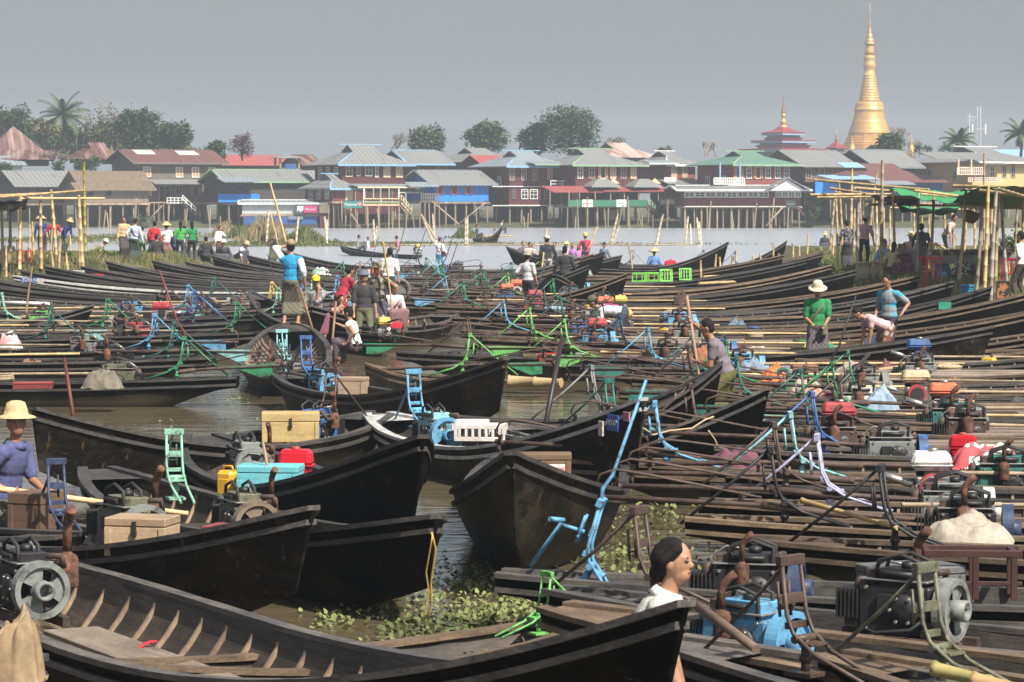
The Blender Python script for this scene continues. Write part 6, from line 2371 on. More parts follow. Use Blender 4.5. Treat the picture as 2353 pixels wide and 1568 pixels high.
    if sash:
        sb = MB()
        fr_, bk = fwd * .135, -fwd * .135
        pts = [shl + sp * .04, chest + fr_ * 1.0 + lat * .05, pel + sp * .12 + fwd * .1 - lat * .12, pel + sp * .08 - lat * .19, pel + sp * .15 + bk - lat * .05, chest + bk + lat * .07, shl + sp * .04]
        sb.tube(pts, .026, 6, flat=.5)
        sb.build('bag_strap', cloth(sash), root)
    if bag:
        sb = MB()
        c = pel + Vector((.1, -.2, .02)) if bag is True or len(bag) < 4 else Vector(bag[3:6])
        sb.box(c, (.3, .12, .24), b=.04)
        sb.build('shoulder_bag', cloth(bag[:3] if bag is not True else (.15, .15, .07)), root)
    NP[0] += 1
    root['hand_l'] = tuple(hl)
    root['hand_r'] = tuple(hr)
    return root


def wpt(o, p):
    return Matrix.Translation(o.location) @ o.rotation_euler.to_matrix().to_4x4() @ Matrix.Diagonal((*o.scale, 1)) @ Vector(p)


def pole(label, a, b, r=.025, mat=None, name='pole', cat='pole', knots=True):
    a, b = Vector(a), Vector(b)
    mb = MB()
    if knots:
        mb.bam((0, 0, 0), b - a, r)
    else:
        mb.tube([(0, 0, 0), tuple((b - a) * .5), tuple(b - a)], [r, r, r * .85], 8)
    return tag(mb.build(name, mat or BAMBOO, None, a), label, cat)


# ---- near figures
SK2 = M((.30, .145, .08), .5, .15, 6.0, .05, c2=(.36, .18, .1))
pm = person('straw hatted man in blue polo shirt gripping a bamboo pole at left', px=4, d=25.0, z=-.10, yaw=-22, lean=14, hy=-50, hp=-8, hl=(.4, .02, .84), hr=(.17, -.24, .86), fl=(.2, .16, .09), fr=(.02, -.14, .09), hip=.74,
            top=(.075, .085, .2), sleeve=.42, bottom='longyi', bcol=(.06, .06, .035), hat='straw', collar=True, vox=.0085, skin=SK2, grip=1.1)
a_, b_ = wpt(pm, pm['hand_r']), wpt(pm, pm['hand_l'])
dr = (b_ - a_).normalized()
dr = (atY(365, 1172, 25.2) - a_).normalized()
pole('bamboo punting pole held by the straw hatted man', a_ - dr * .12, a_ + dr * 1.65, .027)
person('woman in a white blouse looking right behind the nearest bow', X=.60, d=14.6, z=.0, yaw=-8, h=1.56, hip=.86, lean=25, hy=-14, hp=-12, hl=(.3, .3, .62), hr=(.34, -.2, .7), top=(.62, .6, .54), sleeve=.46, bcol=(.16, .12, .12), hair='tied', collar=True, vox=.0075, woman=True, grip=.5,
       skin=M((.36, .19, .11), .5, .12, 6.0, .05, c2=(.42, .23, .14)))
pv = person('man in grey vest and olive longyi thrusting a long pole into the water', px=1672, d=39.6, z=.05, yaw=172, lean=24, hp=6, hl=(.42, .05, .98), hr=(.52, -.12, 1.52), fl=(.28, .17, .08), fr=(-.3, -.17, .08), hip=.8, top=(.17, .14, .16), sleeve=.3, bcol=(.105, .105, .025), vox=.011, grip=1.2, hair='short')
a_, b_ = wpt(pv, pv['hand_r']), wpt(pv, pv['hand_l'])
dr = (b_ - a_).normalized()
pole('wooden pole driven down by the man in the grey vest', a_ - dr * .38, b_ + dr * 1.05, .022, M((.3, .19, .12), .7, .3, 4, .1), knots=False)
pb_ = person('tall man in bright blue shirt poling from the raised boat end', px=669, yf=747, pxh=186, yaw=75, h=1.68, hl=(.18, .16, 1.6), hr=(-.02, -.3, .86), hy=35, hp=4, top=(.015, .26, .5), sleeve=.42, bcol=(.09, .08, .055), hat='cap', hcol=(.3, .22, .13), vox=.011, grip=1.2, fl=(-.04, .14, .075), fr=(.06, -.12, .075), hem=.45, sleeves2=(.68, .67, .66))
a_ = wpt(pb_, pb_['hand_l'])
b_ = atY(621, 422, a_.y + .2)
pole('long bamboo pole raised overhead by the man in blue', a_ - (b_ - a_).normalized() * .3, b_, .026, BAMBOO)
pole('lower end of a wooden pole beside the blue shirted man', atY(690, 662, 57.5), atY(720, 762, 57.0), .024, M((.22, .13, .06), .7, .3, 4, .1), knots=False)
gb = person('crouching boy in white vest steadying a wooden paddle', px=818, d=54.0, z=.12, yaw=165, h=1.5, hip=.42, lean=14, hl=(.1, .3, .5), hr=(.52, -.3, .86), fl=(.38, .16, .1), fr=(.34, -.16, .1), hy=-8, top=(.72, .72, .7), sleeve=0, bcol=(.045, .03, .045), hair='mop', vox=.011, grip=1.2)
a_ = wpt(gb, gb['hand_r'])
pole('split ended wooden paddle held by the crouching boy', a_ + Vector((-.02, 0, .42)), atY(757, 856, 53.6), .024, M((.22, .12, .07), .7, .3, 4, .1), knots=False)
# ---- passengers of the ferry boat
pole_d = []
P = person
P('seated boatman in yellow cap and patterned shirt resting hand on mouth', px=724, d=61.6, z=.28, yaw=-80, hip=.52, lean=12, hl=(.24, .05, 1.02), hr=(.3, -.15, .62), fl=(.4, .16, .1), fr=(.4, -.16, .1), tmat=pattern('camo', (.10, .11, .12), (.26, .25, .22), 14), bcol=(.16, .05, .07), hat='cap', hcol=(.7, .5, .01), hair='none')
P('woman in red top and floral skirt bending over the ferry boat', px=781, d=65.0, z=.2, yaw=40, h=1.56, lean=28, hl=(.5, .2, .85), hr=(.5, -.1, .8), top=(.33, .015, .035), sleeve=.45, bmat=pattern('flower', (.25, .03, .03), (.55, .32, .1), 9), hair='bun', woman=True)
P('long haired woman shading her face with a cloth in the ferry boat', px=779, d=63.2, z=.1, yaw=-70, h=1.55, hip=.3, hl=(.2, .06, .78), hr=(.22, -.05, .8), fl=(.4, .1, .1), fr=(.4, -.1, .1), top=(.5, .26, .2), hair='long', woman=True, bcol=(.2, .1, .1))
P('older man in black shirt and olive trousers standing in the ferry boat', px=836, d=61.5, z=.02, yaw=-80, h=1.64, top=(.028, .026, .028), sleeve=.55, bottom='trousers', bcol=(.11, .11, .05), hat='bucket', hcol=(.1, .11, .15), hl=(.08, .26, .78), hr=(.1, -.24, .76))
cm = P('ferry man in camouflage shirt and cap leaning on a pole', px=872, d=63.0, z=.12, yaw=-110, h=1.68, lean=8, hl=(.3, .3, 1.35), hr=(.32, -.32, 1.1), tmat=pattern('camo', (.09, .09, .06), (.28, .25, .18), 9), sleeve=.5, bcol=(.035, .028, .045), hat='cap', hcol=(.2, .17, .1), hair='none')
pole('bamboo pole standing beside the camouflage shirted man', atY(880, 556, 62.6), atY(901, 712, 62.6), .022)
pole('dark pole held before the red topped woman', atY(828, 600, 63.6), atY(823, 662, 63.6), .022, M((.16, .09, .06), .7, .3, 4, .1), knots=False)
P('person in white with maroon bag crouching behind the ferry man', px=897, d=66.5, z=.15, yaw=-60, hip=.4, lean=20, fl=(.35, .15, .1), fr=(.35, -.15, .1), top=(.7, .68, .64), bcol=(.2, .1, .1), sash=(.2, .02, .06))
P('man in plain white T-shirt seen from behind in the centre', px=893, d=83.5, z=.1, yaw=85, h=1.68, top=(.75, .74, .72), bcol=(.05, .06, .08), bottom='trousers')
pole('thin pole leaning past the white T-shirted man', atY(880, 556, 82), atY(893, 640, 82), .03)
rb_ = P('boatman in white robe pointing at the far houses with raised arm', px=1009, yf=628, pxh=80, yaw=50, h=1.68, hl=(.35, .35, 1.62), hr=(.15, -.4, .95), top=(.68, .67, .66), sleeve=.9, bottom='trousers', bcol=(.08, .3, .5), hat='cap', hcol=(.1, .08, .25), sash=(.12, .02, .05), bag=(.1, .02, .05))
pole('slim punt pole rising from the robed boatman', atY(1004, 552, 130), atY(968, 493, 131), .04)
P('man in plaid shirt with hand on hip standing among the engines', px=1213, d=82.0, z=.02, yaw=60, h=1.66, hl=(.12, .28, 1.0), hr=(.1, -.25, .8), tmat=pattern('check', (.35, .34, .36), (.6, .59, .58), 26), sleeve=.45, bcol=(.03, .025, .04), hat='bucket', hcol=(.28, .26, .2), bottom='trousers')
P('man in white shirt bent over an engine with a pink sash', px=1432, d=60.4, z=.02, yaw=172, h=1.65, hip=.86, lean=82, hp=-8, hl=(.5, .12, .3), hr=(.52, -.12, .3), top=(.66, .65, .66), sleeve=.45, bcol=(.02, .035, .05), hat='cap', hcol=(.09, .09, .06), sash=(.5, .02, .12))
P('man in green football shirt and pale cowboy hat with olive bag', px=1879, d=53.0, z=.02, yaw=-95, h=1.64, hl=(.24, .12, .92), hr=(.2, -.1, .95), hp=22, top=(.012, .20, .06), sleeve=.42, bcol=(.055, .045, .05), hat='straw', hcol=(.58, .5, .38), sash=(.16, .14, .08), bag=(.13, .12, .06, .15, .12, .84), vox=.013, hair='short')
P('young man in cyan printed shirt standing with hand on hip', px=2043, d=54.5, z=.12, yaw=-130, h=1.66, hl=(.02, .32, 1.0), hr=(.15, -.2, .95), hp=18, tmat=pattern('camo', (.03, .28, .42), (.22, .24, .26), 5), sleeve=.42, bottom='trousers', bcol=(.03, .03, .04), vox=.013)
P('woman in pink blouse and floral skirt bending down to bags', px=2040, d=52.0, z=.1, yaw=-165, h=1.55, lean=68, hp=20, hl=(.45, .1, .42), hr=(.5, -.1, .38), top=(.58, .36, .36), sleeve=.25, bmat=pattern('flower', (.16, .05, .03), (.42, .34, .26), 7), woman=True, hair='bun', vox=.013)
# ---- left bank
LBP = [
    (97, 585, 84, 90, 0, 'blue jacketed figure in a broad conical hat on the left bank', dict(top=(.02, .03, .15), sleeve=1, bcol=(.06, .025, .045), hat='cone')),
    (124, 588, 84, -70, 10, 'man in red shirt and jeans with a grey cap on the left bank', dict(top=(.45, .02, .03), bottom='trousers', bcol=(.03, .04, .09), hat='cap', hcol=(.2, .18, .15), hl=(.2, .25, .95), hr=(.15, -.3, .9))),
    (146, 583, 82, -30, 38, 'stooping figure in blue striped jacket and tilted straw hat', dict(top=(.02, .03, .16), sleeve=1, bcol=(.05, .06, .03), hat='straw', hl=(.35, .2, .7), hr=(.3, -.2, .7))),
    (284, 596, 95, -60, 0, 'man in cream shirt and brown longyi on the left bank', dict(top=(.55, .38, .2), sleeve=.95, bcol=(.035, .025, .025))),
    (308, 603, 97, 80, 0, 'man in pale blue shirt and dark green longyi seen from behind', dict(top=(.45, .5, .62), sleeve=.95, bcol=(.02, .035, .02), sash=(.03, .03, .03))),
    (326, 596, 72, 80, 0, 'child in grey striped top and green trousers on the left bank', dict(tmat=pattern('vstripe', (.16, .15, .14), (.5, .48, .46), 14), bottom='trousers', bcol=(.05, .3, .08))),
    (354, 600, 88, 90, 0, 'woman in bright red jacket seen from behind on the left bank', dict(top=(.5, .015, .03), sleeve=1, bcol=(.03, .025, .03), woman=True)),
    (384, 603, 86, 85, 0, 'woman in conical hat, white top and pink skirt', dict(top=(.68, .66, .62), sleeve=.55, bcol=(.42, .2, .2), hat='cone', woman=True)),
    (402, 605, 72, 60, 0, 'boy in denim blue shirt and pale blue cap', dict(top=(.05, .13, .24), sleeve=1, bottom='trousers', bcol=(.1, .16, .22), hat='cap', hcol=(.3, .42, .5))),
    (414, 600, 88, 90, 0, 'long haired girl in grass green shirt half hidden in the group', dict(top=(.05, .3, .05), bottom='trousers', bcol=(.05, .05, .06), hair='long', woman=True)),
    (424, 608, 86, 70, 0, 'person in teal and white banded shirt with grey trousers', dict(tmat=pattern('stripe', (.6, .62, .62), (.03, .24, .26), 1.2), bottom='trousers', bcol=(.2, .19, .19))),
    (442, 602, 90, 110, 4, 'girl in green top with dark shoulder bag reaching down', dict(top=(.01, .22, .06), sleeve=.3, bottom='trousers', bcol=(.02, .02, .025), hair='long', woman=True, bag=(.05, .03, .05), hr=(.3, -.2, .8))),
    (503, 592, 70, -60, 0, 'boy in white shirt and maroon longyi holding a stick', dict(top=(.7, .7, .68), sleeve=1, bcol=(.08, .03, .03), hl=(.3, .3, 1.2))),
]
for (px, yf, ph, yw, le, lab, kw) in LBP:
    P(lab, px=px, yf=yf, pxh=ph, yaw=yw, lean=le, group='people on the left bank', vox=.02, h=1.64 if ph > 76 else 1.35, **kw)
SIT = dict(hip=.32, fl=(.38, .12, .08), fr=(.38, -.12, .08))
for (px, yf, ph, yw, le, lab, kw) in [
    (20, 607, 84, -60, 15, 'dark shirted person squatting by a basket at the left edge', dict(top=(.035, .035, .04), bcol=(.05, .1, .2))),
    (360, 602, 92, 100, 12, 'man in black sitting on the ground behind the red jacket', dict(top=(.02, .02, .022), bcol=(.05, .04, .035), sleeve=1)),
    (474, 604, 88, 100, 12, 'man in black sitting at a boat end on the left bank', dict(top=(.02, .02, .022), bcol=(.03, .03, .03), sleeve=1)),
    (516, 614, 92, -100, 14, 'seated man in grey waistcoat and pale bucket hat', dict(top=(.05, .055, .07), bcol=(.05, .05, .06), hat='bucket', hcol=(.6, .55, .45), sleeve=.9)),
    (545, 606, 90, -30, 50, 'helper in white shirt and straw cap stooping over a boat', dict(top=(.68, .68, .68), bcol=(.05, .05, .07), hat='bucket', hcol=(.5, .35, .18))),
    (214, 594, 86, 0, 60, 'bare backed figure in white hat bending in the grass', dict(top=(.4, .26, .16), bcol=(.1, .15, .06), hat='bucket', hcol=(.68, .66, .62))),
]:
    P(lab, px=px, yf=yf, pxh=ph, yaw=yw, lean=le, vox=.02, **SIT, **kw)
db = P('man in black shirt and green longyi with both hands on a pole', px=628, yf=612, pxh=74, yaw=-90, hl=(.12, .05, 1.75), hr=(.22, -.1, 1.2), top=(.04, .04, .05), bcol=(.07, .08, .035), vox=.018)
pole('thin pole held upright by the black shirted man in green longyi', atY(622, 492, db.location.y - .3), atY(645, 590, db.location.y - .3), .04)
# ---- boats on the lake
for (px, yf, ph, yw, lab, kw) in [
    (824, 583, 62, 0, 'sitter in grey shirt in the crossing canoe', dict(top=(.2, .22, .26), bcol=(.06, .06, .08))),
    (846, 583, 56, 0, 'child in pale striped shirt in the crossing canoe', dict(top=(.5, .54, .52), bcol=(.25, .02, .04))),
    (914, 585, 62, 180, 'sitter in red shirt by the motor of the crossing canoe', dict(top=(.45, .06, .08), bcol=(.2, .14, .08))),
    (1095, 553, 54, 0, 'dark seated driver of the speeding far boat', dict(top=(.04, .045, .055), bcol=(.05, .05, .05))),
    (1134, 553, 40, 0, 'passenger peeking over the side of the speeding far boat', dict(top=(.2, .16, .14), bcol=(.1, .1, .1))),
    (1151, 537, 46, 0, 'figure in white sitting on the bow of the speeding far boat', dict(top=(.5, .52, .56), bcol=(.05, .05, .06))),
    (1203, 606, 74, -60, 'front most visitor in the passenger boat', dict(top=(.1, .08, .08), bcol=(.1, .1, .1))),
    (1214, 608, 74, -70, 'visitor in pale pink sitting near the passenger boat bow', dict(top=(.55, .4, .36), bcol=(.1, .1, .1))),
    (1222, 609, 70, -70, 'visitor in beige behind the pale pink one', dict(top=(.45, .36, .28), bcol=(.1, .1, .1))),
    (1275, 612, 80, -90, 'visitor in grey shirt behind the patterned shorts', dict(top=(.22, .22, .24), bcol=(.1, .1, .1))),
    (1299, 612, 80, -90, 'visitor with yellow headscarf holding a blue paddle', dict(top=(.5, .5, .48), bcol=(.1, .1, .1), hat='bucket', hcol=(.65, .55, .2))),
    (1314, 614, 80, -95, 'woman in violet print top in the passenger boat', dict(tmat=pattern('flower', (.3, .12, .35), (.5, .35, .5), 14), bcol=(.1, .1, .1), hair='long', woman=True)),
    (1329, 618, 80, -90, 'woman in bright pink beside the red suited boatman', dict(top=(.65, .2, .36), bcol=(.4, .1, .2), hair='long', woman=True)),
    (1388, 612, 78, -120, 'driver in denim jacket and dark hat at the passenger boat motor', dict(top=(.14, .19, .24), bcol=(.06, .02, .05), sleeve=1, hat='cap', hcol=(.03, .03, .035))),
    (1503, 633, 86, 90, 'sitter in conical straw hat near the right hand bows', dict(top=(.1, .2, .4), bcol=(.1, .1, .1), hat='cone')),
    (1894, 580, 66, -90, 'boatman in straw hat behind the bamboo posts', dict(top=(.03, .03, .035), bcol=(.05, .05, .05), hat='straw')),
]:
    P(lab, px=px, yf=yf, pxh=ph, yaw=yw, vox=.022, **SIT, **kw)
ps = P('boatman in black printed shirt and patterned shorts with pale cap', px=1257, yf=655, pxh=108, yaw=100, h=1.72, hr=(.1, -.28, .9), hl=(.05, .25, .8), top=(.022, .022, .03), sleeve=.95, bottom='shorts', bmat=pattern('flower', (.5, .48, .42), (.03, .03, .03), 12), hat='cap', hcol=(.6, .55, .45), hy=30, vox=.014)
pole('pole behind the man in patterned shorts', atY(1257, 526, 105), atY(1243, 640, 103), .03)
P('woman in orange top sitting before the man in black', px=1297, d=100, z=.2, yaw=90, hip=.5, lean=5, fl=(.35, .12, .08), fr=(.35, -.12, .08), top=(.6, .22, .03), sleeve=.9, bcol=(.3, .1, .05), woman=True, hair='bun', vox=.016)
P('man in tight black shirt seen from behind on the centre bow', px=1298, d=88.0, z=.45, yaw=88, hip=.55, lean=4, fl=(.3, .2, .06), fr=(.3, -.2, .06), top=(.018, .018, .02), sleeve=1, bcol=(.02, .02, .02), vox=.015, hl=(.1, .34, .5), hr=(.1, -.34, .5))
rd = P('boatman in red and black tracksuit with yellow helmet', px=1345, yf=626, pxh=86, yaw=110, h=1.72, tmat=pattern('camo', (.42, .02, .05), (.02, .02, .025), 4), sleeve=1, bottom='trousers', bmat=pattern('camo', (.4, .02, .05), (.02, .02, .025), 3), hat='helmet', hcol=(.65, .55, .12), hl=(.2, .3, 1.0), hr=(.3, -.25, .8), vox=.014)
pole('slanting pole beside the yellow helmeted boatman', atY(1372, 522, rd.location.y), atY(1350, 578, rd.location.y), .035)
pole('leaning pole standing in the boats right of the denim driver', atY(1444, 558, 108), atY(1453, 618, 106), .04, BAMBOO_OLD)
# ---- market people on the right bank
for (px, yf, ph, yw, sit, lab, kw) in [
    (1985, 612, 112, 80, 0, 'man in red checked shirt standing between stall posts', dict(tmat=pattern('check', (.5, .12, .12), (.6, .5, .48), 26), sleeve=.5, bottom='trousers', bcol=(.02, .02, .025), hat='cap', hcol=(.6, .58, .55))),
    (1948, 618, 108, 100, 0, 'figure in dark patterned dress behind the bamboo posts', dict(tmat=pattern('flower', (.03, .03, .04), (.2, .18, .2), 12), bcol=(.03, .03, .04), woman=True)),
    (2026, 632, 120, -60, 1, 'man in light blue shirt sitting in the stall shade', dict(top=(.25, .38, .6), bcol=(.1, .1, .12))),
    (2050, 640, 122, 60, 1, 'long haired woman in cream top sitting with her back turned', dict(top=(.58, .5, .25), bcol=(.1, .02, .05), hair='long', woman=True, sleeve=.9)),
    (2078, 644, 122, -110, 1, 'woman in maroon dress sitting with a cup on the bank', dict(top=(.13, .015, .06), bmat=pattern('flower', (.13, .015, .05), (.3, .1, .16), 12), hair='bun', woman=True, sleeve=.9)),
    (2091, 610, 108, -90, 1, 'vendor in straw hat and pink shirt behind the stall table', dict(top=(.58, .4, .32), bcol=(.1, .1, .1), hat='straw')),
    (2118, 630, 112, 90, 0, 'dark shirted shopper seen from behind under the green tarp', dict(top=(.03, .04, .03), sleeve=.9, bcol=(.05, .05, .05))),
    (2132, 636, 112, 100, 1, 'sitter in crimson top beside the stall posts', dict(top=(.35, .02, .05), bcol=(.3, .2, .35))),
    (2172, 600, 108, -30, 0, 'vendor in cream striped shirt leaning over the trinket table', dict(tmat=pattern('vstripe', (.6, .54, .42), (.45, .36, .26), 12), lean=30, bcol=(.1, .1, .1))),
    (2160, 668, 128, -70, 1, 'woman in cyan top and conical hat crouching by the red chair', dict(top=(.02, .3, .46), bcol=(.02, .25, .4), hat='cone', woman=True, sleeve=.5)),
    (2170, 672, 126, -140, 1, 'woman in green top crouching beside the cyan one', dict(top=(.02, .16, .03), bcol=(.16, .03, .03), woman=True, hair='mop')),
    (2212, 668, 132, 110, 1, 'woman in black and white print blouse seen from behind', dict(tmat=pattern('flower', (.03, .03, .03), (.55, .53, .5), 16), bcol=(.05, .04, .05), hair='long', woman=True, sleeve=.9)),
    (2248, 664, 126, -100, 1, 'person in lilac grey top sitting behind the stall posts', dict(top=(.4, .34, .4), bcol=(.1, .08, .1))),
    (2268, 688, 96, -60, 1, 'small child in blue striped top at the foot of the posts', dict(tmat=pattern('stripe', (.05, .1, .3), (.5, .5, .55), 8), bcol=(.05, .06, .1))),
    (2347, 694, 156, 150, 0, 'man in white shirt cut off by the right edge', dict(top=(.68, .68, .66), sleeve=.5, bottom='trousers', bcol=(.05, .04, .035))),
    (2338, 626, 112, 150, 0, 'man in green shirt near the right edge by the leafy shrub', dict(top=(.02, .17, .06), bcol=(.04, .04, .05))),
]:
    kw = dict(kw)
    if sit:
        kw.update(SIT)
        kw.setdefault('lean', 12)
    P(lab, px=px, yf=yf, pxh=ph, yaw=yw, vox=.018, **kw)
finish_jobs()
# ================================================================ things lying in the boats, stalls, bank plants
def chest(label, px, py, z, w_, d_, h_, col, yaw=0, lid=.22, hasp=True, name='wooden_chest', cat='chest', mat=None, extra=None):
    o = thing(name, label, cat, at(px, py, z), R(yaw))
    m = mat or wood_mat('chest_paint', [(.3, tuple(x * .45 for x in col)), (.45, tuple(x * .8 for x in col)), (.7, tuple(min(1, x * 1.15) for x in col))], (1, 3, 9), 2.5, .6, .3, .3)
    hb = h_ * (1 - lid)
    mb = MB()
    mb.box((0, 0, hb / 2), (w_, d_, hb), b=.006)
    for s in (-1, 1):
        mb.box((s * (w_ / 2 - .025), -d_ / 2 - .006, hb / 2), (.05, .012, hb * .98), b=.002)
    mb.build('case', m, o)
    mb = MB()
    mb.box((0, 0, hb + .003 + h_ * lid / 2), (w_ * 1.02, d_ * 1.03, h_ * lid), b=.008)
    mb.build('lid', m, o)
    if hasp:
        mb = MB()
        mb.box((0, -d_ * .515 - .006, hb * .96), (.035, .012, .11), b=.003)
        mb.box((0, -d_ * .515 - .014, hb * .8), (.045, .022, .05), b=.004)
        mb.build('hasp', IRON, o)
    return o


def bundle(label, px, py, z, w_, d_, h_, mat, seed=1, name='cloth_bundle', cat='cloth', yaw=0, peak=.5):
    """cloth thrown over a motor: a sagging, folded sheet with thickness"""
    rg = random.Random(seed)
    n = 40
    ph = [rg.uniform(0, 6) for _ in range(6)]
    vs, fs = [], []
    for lay in (0, .012):
        for j in range(n + 1):
            for i in range(n + 1):
                u, v = i / n * 2 - 1, j / n * 2 - 1
                r = max(abs(u), abs(v)) ** 1.0 * .55 + math.hypot(u, v) * .45
                prof = max(0, 1 - r ** 3.2) ** .8 * (.74 + .2 * math.sin(u * 3.4 + ph[0]) * math.cos(v * 2.8 + ph[1]) + .1 * math.sin(u * 7 + ph[4]) * math.sin(v * 6 + ph[5]))
                k = math.atan2(v, u)
                fold = .07 * ss(.3, .9, r) * math.sin(k * 9 + ph[2] + 3 * r) + .04 * math.sin(u * 7 + v * 5 + ph[3])
                z_ = max(0, prof + fold * .6 + .05 * math.sin(17 * u + 5 * math.sin(4 * v + ph[2])) * prof)
                sp = 1 + fold * .6
                vs.append((u * w_ / 2 * sp * (1 - .12 * (1 - r)), v * d_ / 2 * sp, z_ * h_ + lay))
    k = (n + 1) ** 2
    for j in range(n):
        for i in range(n):
            a = j * (n + 1) + i
            q = [a, a + 1, a + n + 2, a + n + 1]
            fs += [q, [x + k for x in q]]
    mb = MB()
    mb.add(vs, fs, 0, True)
    return tag(mb.build(name, mat, None, at(px, py, z), (0, 0, R(yaw)), fix=False), label, cat)


def lathe_thing(label, px, py, z, prof, mat, name, cat, parts=()):
    o = thing(name, label, cat, at(px, py, z))
    mb = MB()
    mb.lathe(prof, 20)
    mb.build('shell', mat, o)
    return o


WOODP = (.42, .3, .18)
chest('pale unpainted wooden chest with a padlock in the lit bow boat', 328, 1274, .5, .5, .34, .3, WOODP, -14)
chest('dull red wooden chest in the boat with the yellow rope', 536, 1262, .34, .44, .3, .2, (.22, .05, .05), -20)
chest('chipped turquoise chest in the high bowed boat', 622, 1153, .34, .6, .36, .36, (.13, .42, .46), -6, lid=.18, hasp=False)
chest('pale yellow wooden chest with dark hasp in the grass stained boat', 668, 1014, .3, .7, .36, .36, (.55, .4, .17), 4, lid=.3)
chest('rough open plank box beside the bright blue engine', 806, 906, .3, .5, .32, .26, (.36, .26, .17), -12, hasp=False)
chest('dark red box behind the white slatted crates', 997, 1003, .34, .22, .2, .2, (.15, .02, .025), -10, hasp=False, name='painted_box', cat='box')
lc = chest('brown crate with a red lettered label behind the scraped bow', 1232, 1112, .42, .7, .3, .31, (.2, .13, .075), 0, lid=.2, hasp=False, name='plank_crate', cat='crate')
mb = MB()
mb.box((.14, -.168, .17), (.3, .008, .085), b=.001)
lb_ = mb.build('label', WHITE, lc)
inst(text_mesh('အလှူငွေထည့်ရန်', .048, M((.5, .03, .03), .6, .1, 3, 0), .001), 'lettering', lb_, (.14, -.174, .17), (PI / 2, 0, 0))
chest('old dark plank crate below the straw hatted man', 84, 1248, .3, .34, .36, .45, (.12, .075, .05), -24, hasp=False, name='plank_crate', cat='crate')
chest('flat grey metal box lying on the boat before the black frame', 2092, 1357, .4, .66, .46, .19, (.12, .125, .13), 24, lid=.3, hasp=False, name='metal_box', cat='box', mat=M((.11, .115, .115), .55, .2, 5, .1, fine=.2))
chest('low red box in the green framed boat at left', 76, 893, .36, .6, .3, .1, (.2, .035, .035), 5, lid=.3, hasp=False, name='painted_box', cat='box')
chest('brown wooden chest beside the bright blue petrol motor', 1847, 866, .34, .42, .3, .2, (.25, .12, .07), 5)
chest('small red box lying between engines right of centre', 1262, 830, .36, .36, .25, .14, (.42, .03, .04), 0, hasp=False, name='painted_box', cat='box')
chest('bright blue box under the yellow tanked motor', 1547, 732, .34, .5, .3, .14, (.03, .22, .5), 0, hasp=False, name='painted_box', cat='box')
chest('turquoise box at the feet of the man in black', 1315, 669, .36, .8, .35, .14, (.02, .32, .28), 0, hasp=False, name='painted_box', cat='box')
chest('maroon box left of the plaid shirted man', 1203, 676, .34, .85, .4, .3, (.17, .03, .035), 0, hasp=False, name='painted_box', cat='box')
chest('pale blue panel box in the navy framed boat at left', 311, 726, .3, .45, .25, .3, (.33, .42, .45), 0, hasp=False, name='painted_box', cat='box')
chest('light blue cool box in the engines at centre', 838, 640, .4, .42, .3, .25, (.15, .4, .6), 0, hasp=False, name='cool_box', cat='box')
# red fuel tank and yellow jerrycan
for lab, px, py, z, c, k in (('glossy red fuel tank resting on the turquoise chest', 680, 1070, .62, (.5, .008, .02), .82), ('shiny red fuel tank beside the red and white sack', 2212, 1030, .5, (.4, .006, .012), .75),
                             ('bright red tank at the far tourist boat side', 1541, 612, .5, (.5, .02, .04), 1.2), ('red tank beside the ferry boat stern', 912, 757, .45, (.5, .03, .04), .75), ('small red tank near the front left boats', 170, 640, .5, (.4, .04, .04), .6)):
    o = thing('fuel_tank', lab, 'fuel tank', at(px, py, z), R(-8))
    pm_ = M(c, .25, .1, 4, .03)
    mb = MB()
    mb.box((0, 0, .1), (.42, .28, .2), b=.045, tap=(.94, .9))
    mb.box((0, 0, -.06), (.36, .25, .13), b=.03, tap=(1.05, 1.05))
    mb.box((0, 0, .005), (.435, .295, .02), b=.006)
    mb.build('tank', pm_, o)
    mb = MB()
    mb.lathe([(.05, .19), (.055, .2), (.055, .225), (.04, .235), (0, .237)], 16, (.0, 0, 0))
    mb.build('cap', M((.35, .05, .05), .4, .2, 5, 0), o)
    o.scale = (k, k, k)
o = thing('jerrycan', 'yellow plastic jerrycan beside the turquoise chest', 'jerrycan', at(524, 1148, .33), R(-30))
mb = MB()
mb.box((0, 0, .15), (.2, .16, .28), b=.035)
mb.box((0, -.083, .13), (.13, .012, .16), b=.005)
mb.box((0, .083, .13), (.13, .012, .16), b=.005)
mb.build('can', M((.62, .33, .015), .4, .15, 4, .05, c2=(.68, .4, .04)), o)
mb = MB()
mb.tube([(-.05, 0, .28), (-.05, 0, .33), (.05, 0, .33), (.07, 0, .28)], .013, 6)
mb.build('handle', M((.55, .28, .01), .4, .1, 4, 0), o)
pole('stick leaning across the turquoise chest', at(636, 1147, .36) + Vector((0, -.28, 0)), atY(604, 1015, at(622, 1153, .34).y - .0), .016, M((.28, .19, .13), .8, .3, 5, .2), name='stick', cat='stick', knots=False)


